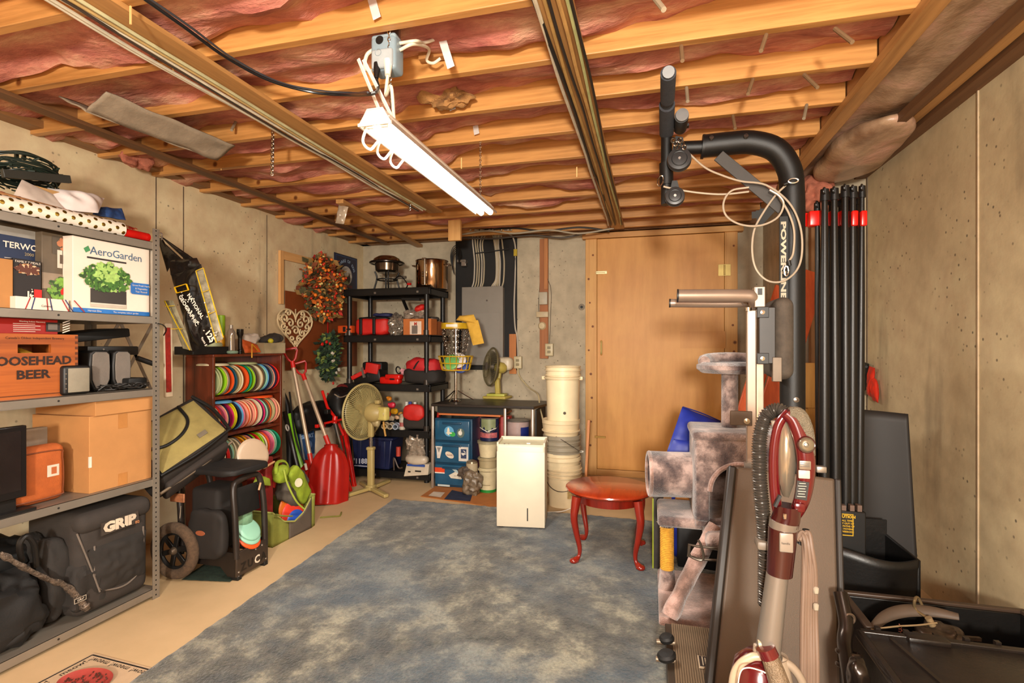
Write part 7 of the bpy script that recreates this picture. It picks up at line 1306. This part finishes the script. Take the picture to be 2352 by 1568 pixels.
# ---- upright vacuum in the foreground
VY = 1.40; q = lambda u, v, d=0: W(u, v, Y=VY+d); VR = M('33060a', .18, .1, .1, coat=.5); VR2 = M('520a10', .2, .1, .1, coat=.5); VS = M('857a6c', .3, .6, .05); VB = M('8a7a68', .4)
t = thing('vacuum_cleaner', 'dark red and silver upright vacuum with grey hose in the right foreground', 'vacuum', (q(1760, 1500).x, VY, 0))
grip = mesh('grip_pad', B().tube([q(1812, 948), q(1835, 952), q(1852, 985), q(1861, 1020), q(1862, 1045)], .017, 14, rf=lambda s: .011+.007*sin(pi*min(1, s*1.1+.15)), rw=.9), M('6d6250', .55, .2, .2, 60, 1.0, 260), t)
mesh('handle_shell', B().tube([q(1806, 945, .004), q(1826, 965, .004), q(1843, 1010, .002), q(1851, 1055), q(1850, 1100), q(1842, 1145), q(1826, 1180), q(1806, 1200)], .018, 16, rf=lambda s: .012+.011*sin(pi*(s*.75+.2)), rw=.8), VR2, t)
mesh('handle_back', B().tube([q(1812, 946, .012), q(1790, 975, .012), q(1779, 1030, .012), q(1778, 1100, .01), q(1784, 1160, .006), q(1795, 1200)], .014, 12, rw=.8), VR2, t)
def oval(pts): return pts
iw = [(1807, 947), (1820, 970), (1828, 1010), (1829, 1060), (1824, 1110), (1812, 1143), (1800, 1140), (1791, 1110), (1787, 1060), (1787, 1010), (1793, 970)]
b = B(); cpt = q(1807, 1045, .012); 
ps = [q(u, v, .006) for u, v in iw]; b.add([q(1808, 1045, -.004)]+ps+[p+V(0, .02, 0) for p in ps], [(0, 1+i, 1+(i+1) % 11) for i in range(11)]+[(1+i, 12+i, 12+(i+1) % 11, 1+(i+1) % 11) for i in range(11)]); mesh('handle_inner', b, M('9a8c78', .22, .7, .05), t, sm=80)
mesh('neck', B().tube([q(1808, 1160), q(1806, 1185), q(1801, 1202)], .032, 20, rf=lambda s: .030+.002*s), VR, t); mesh('trigger', B().rbox(q(1836, 1165, -.018), (.025, .012, .022), .005, 2), M('4a080c', .2), t)
mesh('vent_slots', B().box(q(1786, 1150, -.02), (.006, .01, .03), R=Matrix.Rotation(.4, 3, 'Y')), DBLK, t)
mesh('power_button', B().lathe([(.0001, .010), (.012, .009), (.0165, .005), (.018, 0)], q(1852, 1021, -.018), (0.1, -1, .1), 28), M('80745f', .25, .6), t); mesh('button_ring', B().ring(q(1852, 1021, -.018), .0185, .0022, (.1, -1, .1), 28, 6), VR, t); mesh('power_symbol', B().ring(q(1852, 1021, -.0285), .005, .0008, (.1, -1, .1), 16, 5), M('4a4038', .5), t)
mesh('slider_frame', B().rbox(q(1849, 1068, -.019), (.026, .006, .022), .003, 2), VS, t); mesh('slider_window', B().rbox(q(1847, 1089, -.019), (.025, .005, .020), .002, 2), M('a3978a', .4), t)
for k in range(3): mesh('slider_rib', B().box(q(1849, 1063+k*4, -.0225), (.020, .002, .0015)), M('4a4038', .4), t)
mesh('info_sticker', B().box(q(1842, 1126, -.0195), (.026, .002, .044), R=Matrix.Rotation(.12, 3, 'Y')), M('15110f', .4), t)
for k in range(6): mesh('sticker_line', B().box(q(1843-k*.5, 1110+k*6, -.0208), (.014+.004*(k % 2), .0008, .0014)), M('a89c8c', .5), t)
mesh('silver_collar', B().cyl(q(1801, 1196), q(1798, 1214), .033, .032, 28), M('80756a', .3, .5), t); mesh('lower_body', B().tube([q(1798, 1212), q(1790, 1318)], .034, 24, False, rf=lambda s: .033-.004*s), VR, t)
mesh('release_button', B().rbox(q(1806, 1246, -.034), (.030, .006, .046), .006, 3), M('8f8376', .3, .3), t); mesh('badge', B().rbox(q(1803, 1186, -.032), (.008, .003, .014), .002, 1), CHR, t); text(t, 'handle', .007, M('3a3430', .5), q(1805, 1248, -.0385), (1, 0, 0), (0, 0, 1))
mesh('wand', B().tube([q(1786, 1312), q(1764, 1495)], .028, 24, False, rf=lambda s: .0245+.004*s), M('7f766c', .35, .5, .04), t)
hp_ = [q(1808, 955, .03), q(1787, 941, .04), q(1762, 953, .05), q(1749, 985, .05)] + [q(1744+14*min(1, max(0, (v-1100)/150)), v, .05) for v in range(1020, 1420, 37)]
b = B(); n_r = 86; b.tube(hp_, .018, 18, sub=36, rf=lambda s: .0165+.0022*sin(s*2*pi*88)); mesh('hose', b, M('4a433c', .3, .45, .06), t)
mesh('hose_clip', B().rbox(q(1752, 1247, .045), (.034, .05, .022), .006, 2), M('6b5f52', .5), t); mesh('hose_cuff', B().tube([q(1782, 965, .02), q(1788, 1000, .02)], .012, 10), M('8c8072', .4), t)
CT = M('6a5546', .6, 0, .08); mesh('cord_hook', B().tube([q(1838, 1250, .02), q(1850, 1226, .02), q(1851, 1215, .02)], .008, 8), DBLK, t)
for k in range(6):
    dx = k*8; b = B().tube([q(1822+dx*.4, 1240, .012*(k % 2)), q(1834+dx*.55, 1226-2*(k % 3), .01), q(1846+dx*.45, 1245+k*3, -.004*(k % 2)), q(1846+dx*.65, 1320, 0), q(1843+dx*.75, 1420, .003*k), q(1842+dx*.85, 1520, 0), q(1840+dx*.9, 1640, 0)], .0058, 8); mesh('power_cord', b, CT, t)
for k in range(2): mesh('cord_clip', B().rbox(q(1874, 1355+k*38, 0), (.012, .01, .018), .003, 1), M('8f8474', .2), t)
# base dome
bc_ = q(1730, 1568, .0); mesh('dome_rim', B().tube([q(1680, 1640, -.01), q(1684, 1560, -.01), q(1700, 1525, -.01), q(1728, 1508, -.01), q(1752, 1505, -.01), q(1752, 1480, -.01), q(1741, 1478, -.01)], .010, 10), M('a8937a', .35), t)
mesh('dust_cup', B().lathe([(.0001, .50), (.03, .495), (.055, .47), (.066, .42), (.07, .30), (.07, .12), (.0001, .12)], (q(1745, 1568).x, VY+.02, .04), seg=36), VR2, t); mesh('cup_line', B().tube([q(1692, 1600, -.055), q(1700, 1545, -.055), q(1718, 1533, -.06), q(1748, 1540, -.06), q(1758, 1545, -.06)], .0016, 6), M('d8cdb8', .3), t)  # dust cup, with a thin pale line across its front
mesh('body_lower', B().rbox((q(1760, 1568).x, VY+.03, .09), (.26, .22, .17), .04, 4), VR, t)
mesh('hand_tool', B().tube([q(1764, 1498, -.03), q(1780, 1540, -.04), q(1800, 1600, -.05)], .022, 18, False, rf=lambda s: .019+.006*s), M('7d6a54', .45, .4, .15, 60, .8, 200), t); mesh('tool_collar', B().tube([q(1758, 1486, -.03), q(1768, 1508, -.032)], .022, 18, False), VR2, t)
mesh('side_tool', B().lathe([(.0001, .0), (.018, .0), (.026, .05), (.028, .2), (.0001, .2)], q(1822, 1700, .0), (-.2, 0, 1), 24), VB, t); mesh('side_fin', B().tube([q(1793, 1515, -.01), q(1818, 1530, -.01), q(1840, 1560, -.01), q(1850, 1600, -.01)], .010, 10), VB, t); mesh('side_latch', B().tube([q(1736, 1495, -.0), q(1738, 1480, -.0), q(1744, 1500, -.0)], .007, 8), VB, t)
# ================================================================ CEILING: light, box, cables
LX = -.91; LY0, LY1, LZ = 1.60, 2.84, 2.06
TUBE = M('fff1dc', .3, 0, 0, em=14)
t = thing('shop_light', 'white two-tube fluorescent shop light hanging from the joists, switched on', 'light', (LX, 2.22, LZ))
HW = M('e4d9ca', .35, 0, .03)
mesh('housing', B().prism([(-.062, 0), (-.03, .05), (.03, .05), (.062, 0), (.058, 0), (.028, .045), (-.028, .045), (-.058, 0)], (LX, LY1, LZ), (1, 0, 0), (0, 0, 1), LY1-LY0), HW, t)
mesh('reflector', B().bb(LX-.05, LX+.05, LY0+.01, LY1-.01, LZ+.022, LZ+.026), HW, t)
for s_ in (-1, 1):
    mesh('fluorescent_tube', B().cyl((LX+s_*.027, LY0+.03, LZ+.002), (LX+s_*.027, LY1-.0, LZ+.002), .016, seg=20), TUBE, t)
    mesh('tube_socket', B().rbox((LX+s_*.027, LY0+.018, LZ+.01), (.026, .014, .04), .004, 2), HW, t)
mesh('end_plate', B().prism([(-.064, -.006), (-.03, .052), (.03, .052), (.064, -.006)], (LX, LY0+.004, LZ), (1, 0, 0), (0, 0, 1), .004), HW, t)
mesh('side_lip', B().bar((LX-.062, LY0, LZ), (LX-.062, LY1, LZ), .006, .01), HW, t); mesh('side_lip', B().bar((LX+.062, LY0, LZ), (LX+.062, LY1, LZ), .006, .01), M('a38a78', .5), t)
for k in range(3): mesh('cord_loop', B().tube([(LX-.045, LY0+.03+k*.1, LZ+.01), (LX-.075, LY0+.05+k*.1, LZ-.035), (LX-.07, LY0+.09+k*.1, LZ-.05), (LX-.055, LY0+.12+k*.1, LZ-.012)], .005, 8), HW, t)
def chainm(parent, a, b_, n, mt, r=.009):
    a, b_ = Vector(a), Vector(b_); me = None
    for k in range(n):
        p = a+(b_-a)*(k/(n-1)); 
        if me is None: o = mesh('chain_link', B().ring((0, 0, 0), r, .0018 if r < .0095 else .003, (1, 0, 0), 10, 5, sx=1.0, sy=.55), mt, parent, w=False); me = o.data
        else: o = bpy.data.objects.new('chain_link', me); COL.objects.link(o); o.parent = parent
        o.location = p - parent.location; o.rotation_euler = (0, 0, (k % 2)*pi/2+.3)
chainm(t, (LX, LY0+.12, LZ+.06), (LX+.0, LY0+.10, ZC+.0), 24, CHR); chainm(t, (LX, LY1-.1, LZ+.06), (LX+.0, LY1-.1, ZC+.0), 24, CHR)
mesh('hanger', B().bar((LX-.02, LY0+.10, LZ+.05), (LX-.075, LY0+.02, LZ+.24), .014, .005).bar((LX+.01, LY0+.13, LZ+.05), (LX-.055, LY0+.02, LZ+.235), .014, .005), HW, t)
one('loose_chain', 'short length of steel chain hanging loose from the left strapping board', 'chain', B().bb(0, .001, 0, .001, 0, .001), CHR) if 0 else None
t2 = thing('hanging_chain', 'short steel chain hanging loose beside the left cable run', 'chain', W(626, 400, Y=2.38)); chainm(t2, W(628, 250, Y=2.38), W(625, 398, Y=2.38), 30, CHR, .013)
t2 = thing('hanging_chain', 'very short chain hanging from the left cable run further back', 'chain', W(942, 480, Y=3.7)); chainm(t2, W(942, 448, Y=3.75), W(941, 480, Y=3.75), 12, CHR, .012)
# junction box
jc = W(890, 132, Y=1.74); t = thing('junction_box', 'grey-blue plastic junction box with two plugs in it above the shop light', 'outlet', jc)
JB = M('7f8f97', .35, 0, .08); mesh('box_body', B().rbox(jc, (.10, .075, .125), .014, 4), JB, t); mesh('box_top', B().rbox(jc+V(0, .0, .055), (.098, .07, .03), .01, 3), M('8d9ba1', .35), t); mesh('cover', B().rbox(jc+V(0, -.037, -.025), (.085, .02, .07), .012, 3), M('9a9fa0', .3), t)
mesh('screw', B().lathe([(.0001, .004), (.014, .003), (.016, 0)], jc+V(-.012, -.037, .045), (0, -1, 0), 16), M('2b2b2b', .3, .6), t); mesh('knockout', B().ring(jc+V(-.012, -.047, -.005), .012, .001, (0, -1, 0), 20, 5), M('6d7a80', .4), t)
mesh('plug', B().cyl(jc+V(-.022, -.035, -.04), jc+V(-.018, -.05, -.10), .014, .008, 14), BLK, t, label='black plug'); mesh('plug', B().cyl(jc+V(.022, -.035, -.035), jc+V(.028, -.05, -.095), .017, .010, 14), M('e3d8c8', .3), t, label='white plug')
mesh('backing_bracket', B().bb(jc.x-.03, jc.x+.03, jc.y+.03, jc.y+.045, jc.z-.02, ZC+.06), SIL, t)
WC = M('d8cbb4', .45); P = [jc+V(.028, -.05, -.095), jc+V(.015, -.04, -.16), V(LX+.03, LY0+.06, LZ+.15), V(LX+.02, LY0+.1, LZ+.055)]
one('light_cord', 'white cord from the junction box down to the shop light', 'cord', B().tube(P, .006, 8), WC)
one('branch_cable', 'white cable looping left out of the junction box', 'cable', B().tube([jc+V(-.05, 0, .04), jc+V(-.085, 0, .02), jc+V(-.09, 0, -.03), jc+V(-.05, 0, -.045)], .007, 8), WC)
one('branch_cable', 'white cable running right from the junction box along the joist', 'cable', B().tube([jc+V(.05, 0, .045), jc+V(.11, .01, .05), W(975, 98, Y=1.85), W(1010, 85, Y=1.9), W(1028, 70, Y=1.9), W(1018, 58, Y=1.95)], .006, 8), WC)
one('branch_cable', 'second white cable hooked under a small wood cleat right of the junction box', 'cable', B().tube([jc+V(.05, 0, .02), jc+V(.10, .01, .04), W(985, 112, Y=1.9), W(980, 138, Y=1.95), W(995, 145, Y=1.95), W(1012, 134, Y=1.95)], .006, 8), WC)
one('wood_cleat', 'small wooden cleat nailed to the joist right of the junction box', 'wood', B().box(W(998, 122, Y=2.0), (.13, .03, .05)), wood('8c5a30', 'a8743f', 0))
one('extension_lead', 'black power cord sagging across the joists to the junction box', 'cord', B().tube([W(300, -25, Z=2.40), W(420, 60, Z=2.39), W(520, 132, Z=2.385), W(620, 185, Z=2.38), W(720, 212, Z=2.38), W(800, 218, Z=2.34), W(850, 216, Y=1.62), W(868, 205, Y=1.66), jc+V(-.018, -.05, -.10)], .006, 8), M('17171a', .3))
one('extension_lead', 'second black cord lying along the sagging black power cord', 'cord', B().tube([W(310, -25, Z=2.41), W(432, 58, Z=2.40), W(535, 134, Z=2.395), W(640, 188, Z=2.39), W(735, 208, Z=2.385), W(810, 213, Z=2.345), W(845, 212, Y=1.62)], .004, 6), M('3a3a3e', .3))
# cable runs under the straps
def run(lab, x0, z, ys, amp, r, mt, ph, cat='cable', grp=None):
    pts = [(x0+amp*noise.noise(V(y*.9, ph, 0))+.4*amp*noise.noise(V(y*2.3, ph, 4)), y, z-.008*(abs(noise.noise(V(y*1.1, ph, 8))))) for y in ys]
    one('electrical_cable', lab, cat, B().tube(pts, r, 6, rw=.7, sub=4), mt, grp)
ys = [k*.3 for k in range(-4, 17)]
ya_ = [y for y in ys if y < 4.2]
for k, (x, mt, r) in enumerate(((-1.85, 'd3c8b2', .006), (-1.835, 'c9bfa8', .006), (-1.822, '3b2f26', .005), (-1.805, 'cfc4ac', .0065), (-1.785, 'b89a64', .0065), (-1.75, 'b9b48c', .0065))):
    run(('white', 'pale grey', 'dark brown', 'cream', 'tan', 'greenish')[k]+' electrical cable stapled along the left strapping board', x, ZC-.028-(.006 if k == 2 else 0), ya_, .035, r, M(mt, .5), k*3.7)
yb_ = [y for y in ys if y < 5.0]
for k, (x, mt, r) in enumerate(((-.365, 'c9bda6', .008), (-.345, '1d1b1a', .008), (-.325, 'b08a50', .007), (-.305, '2a2523', .006), (-.285, 'b98f55', .008), (-.265, 'b3b57c', .007), (-.245, '1a1817', .006))):
    run(('white', 'thick black', 'tan', 'thin dark grey', 'honey-coloured', 'yellow-green', 'rightmost thin black')[k]+' electrical cable stapled along the middle strapping board', x, ZC-.034, yb_, .018, r, M(mt, .5), k*5.1+20)
for k, (pts, mt, lab) in enumerate(((((1062, 538), (1120, 530), (1180, 536), (1260, 528), (1330, 536), (1410, 524)), 'a3967e', 'grey cable snaking along the top of the back wall, lowest'), (((1100, 528), (1180, 524), (1250, 530), (1330, 522), (1400, 530)), '1c1917', 'black cable snaking along the top of the back wall'), (((1150, 520), (1230, 524), (1300, 518), (1360, 524), (1410, 522)), 'c2b59a', 'pale cable along the top of the back wall, highest'), (((1060, 545), (1130, 548), (1220, 540), (1290, 546), (1345, 535)), '4a3e34', 'brown cable along the top of the back wall above the breaker panel'))):
    one('electrical_cable', lab, 'cable', B().tube([W(u, v, Y=4.98+.07*k) for u, v in pts], .009, 6), M(mt, .5))
one('electrical_cable', 'short white cable drooping under the joists left of the shop light', 'cable', B().tube([W(680, 433, Y=3.40), W(740, 438, Y=3.42), W(800, 428, Y=3.44), W(850, 415, Y=3.46)], .008, 8), WC)
# hanging bits
q = lambda u, v: W(u, v, Z=2.40)
t = thing('trough_panel', 'grey pressed fibre trough hanging under the joists above the shelving', 'panel', W(320, 300, Z=2.36)); FB = M('8a7a66', .8, 0, .2, 12, .3, 60)
def tp(a, c): p = W(165, 228, Z=2.39)*(1-a)+W(472, 345, Z=2.39)*a; return p + V(.10*(c-.5)*1.6, .0, .02-.085*c+.01*noise.noise(V(a*4, c*2, 0)))
o = mesh('trough_side', B().grid(tp, 30, 6), FB, t); o.modifiers.new('s', 'SOLIDIFY').thickness = .006
def tp2(a, c): p = W(165, 228, Z=2.39)*(1-a)+W(472, 345, Z=2.39)*a; return p + V(.08+.12*c, 0, -.065+.07*c+.012*noise.noise(V(a*5, c*2, 3)))
o = mesh('trough_side', B().grid(tp2, 30, 6), FB, t); o.modifiers.new('s', 'SOLIDIFY').thickness = .006
one('wood_block', 'short light wooden block hanging down at the end of the left cable run', 'wood', B().bb(W(1031, 0, Y=4.45).x, W(1059, 0, Y=4.45).x, 4.43, 4.47, W(1045, 553, Y=4.45).z, W(1045, 484, Y=4.45).z+.05), wood('c9904f', 'dda968', 2), bev=.003)
one('strap_offcut', 'narrow diagonal board nailed under the joists near the back left corner', 'board', B().bar(W(780, 462, Z=2.41), W(965, 565, Z=2.415), .06, .03), SM)
one('plastic_scrap', 'crumpled clear plastic scrap hanging under the joists at the back left', 'plastic', puff(B(), [W(770, 512, Y=3.6), W(790, 515, Y=3.6), W(800, 475, Y=3.6), W(778, 470, Y=3.6)], .03, .015, 18, 16, seed=2), M('b3a08a', .3, .1, .3))
tp_ = M('d8d2cc', .4)
for k, (u0, v0, u1, v1, y, lab) in enumerate(((852, -8, 866, 42, 1.66, 'white tape strip hanging from the joist at the top edge above the junction box'), (1010, 72, 1036, 155, 1.90, 'long white tape strip hanging right of the junction box'), (1036, 236, 1040, 252, 2.36, 'tiny white tape tab below the hanging insulation tuft'), (1092, 288, 1095, 308, 2.72, 'small white tape tab on the joist right of the shop light'))):
    a, b_ = W(u0, v0, Y=y), W(u1, v1, Y=y-.02); one('tape_strip', lab, 'tape', B().bar(a, b_, .030, .0015, (0, -1, .2)), tp_)
one('insulation_tuft', 'brown fibrous tuft of insulation hanging down between joists in the centre', 'insulation', B().blob(W(1025, 222, Y=2.30), (.26, .05, .11), .9, .06, 16, 60, 40, seed=4), M('9c7040', .95, 0, .35, 20, .8, 120))
tuft = M('a8634c', .95, 0, .25, 20, .5, 90)
one('insulation_tuft', 'pink tuft of insulation hanging from the sill above the left wall', 'insulation', B().blob(W(312, 368, X=-3.02), (.06, .20, .09), .8, .04, 12, 40, 24, seed=8), tuft)
one('insulation_tuft', 'pink clump of insulation bulging out behind the gym column top', 'insulation', B().blob(V(1.05, 3.85, 2.30), (.20, .22, .24), .8, .05, 8, 50, 30, seed=2), tuft)
one('insulation_tuft', 'large kraft-brown bulge of insulation above the power rods', 'insulation', B().blob(V(1.16, 3.45, 2.42), (.36, 1.0, .15), .85, .018, 3.5, 50, 30, seed=6), PAP)
pg = M('7a5f42', .6); hang = [(1515, 8, 1.42), (1560, 128, 1.97), (1738, 105, 1.97), (1945, 85, 1.97), (1573, 222, 2.32), (1710, 205, 2.32), (1868, 190, 2.32), (1682, 285, 2.68), (1838, 262, 2.68), (1380, 340, 3.0), (335, 215, 1.98), (1530, 335, 3.05), (535, 290, 2.33), (725, 255, 2.33)]
for k, (u, v, y) in enumerate(hang):
    a = W(u, v, Y=y); mesh('bridging_rod', B().cyl(a+V(-.02+.03*(k % 3), .05, .06), a+V(.01, -.02, -.03), .0075, seg=8), pg if k % 4 else M('8f7f68', .5), ceil)
for k, (u, v, y) in enumerate(((398, 148, 1.69), (300, 35, 1.33), (503, 90, 1.69), (843, 180, 2.04), (843, 10, 1.69), (1325, 395, 3.1), (1200, 105, 2.04), (1060, 375, 2.74), (455, 330, 2.4), (508, 380, 2.74))):
    a = W(u, v, Y=y-.003); mesh('glue_drip', B().box(a, (.006, .004, .06)), M('d9b070', .5), ceil)
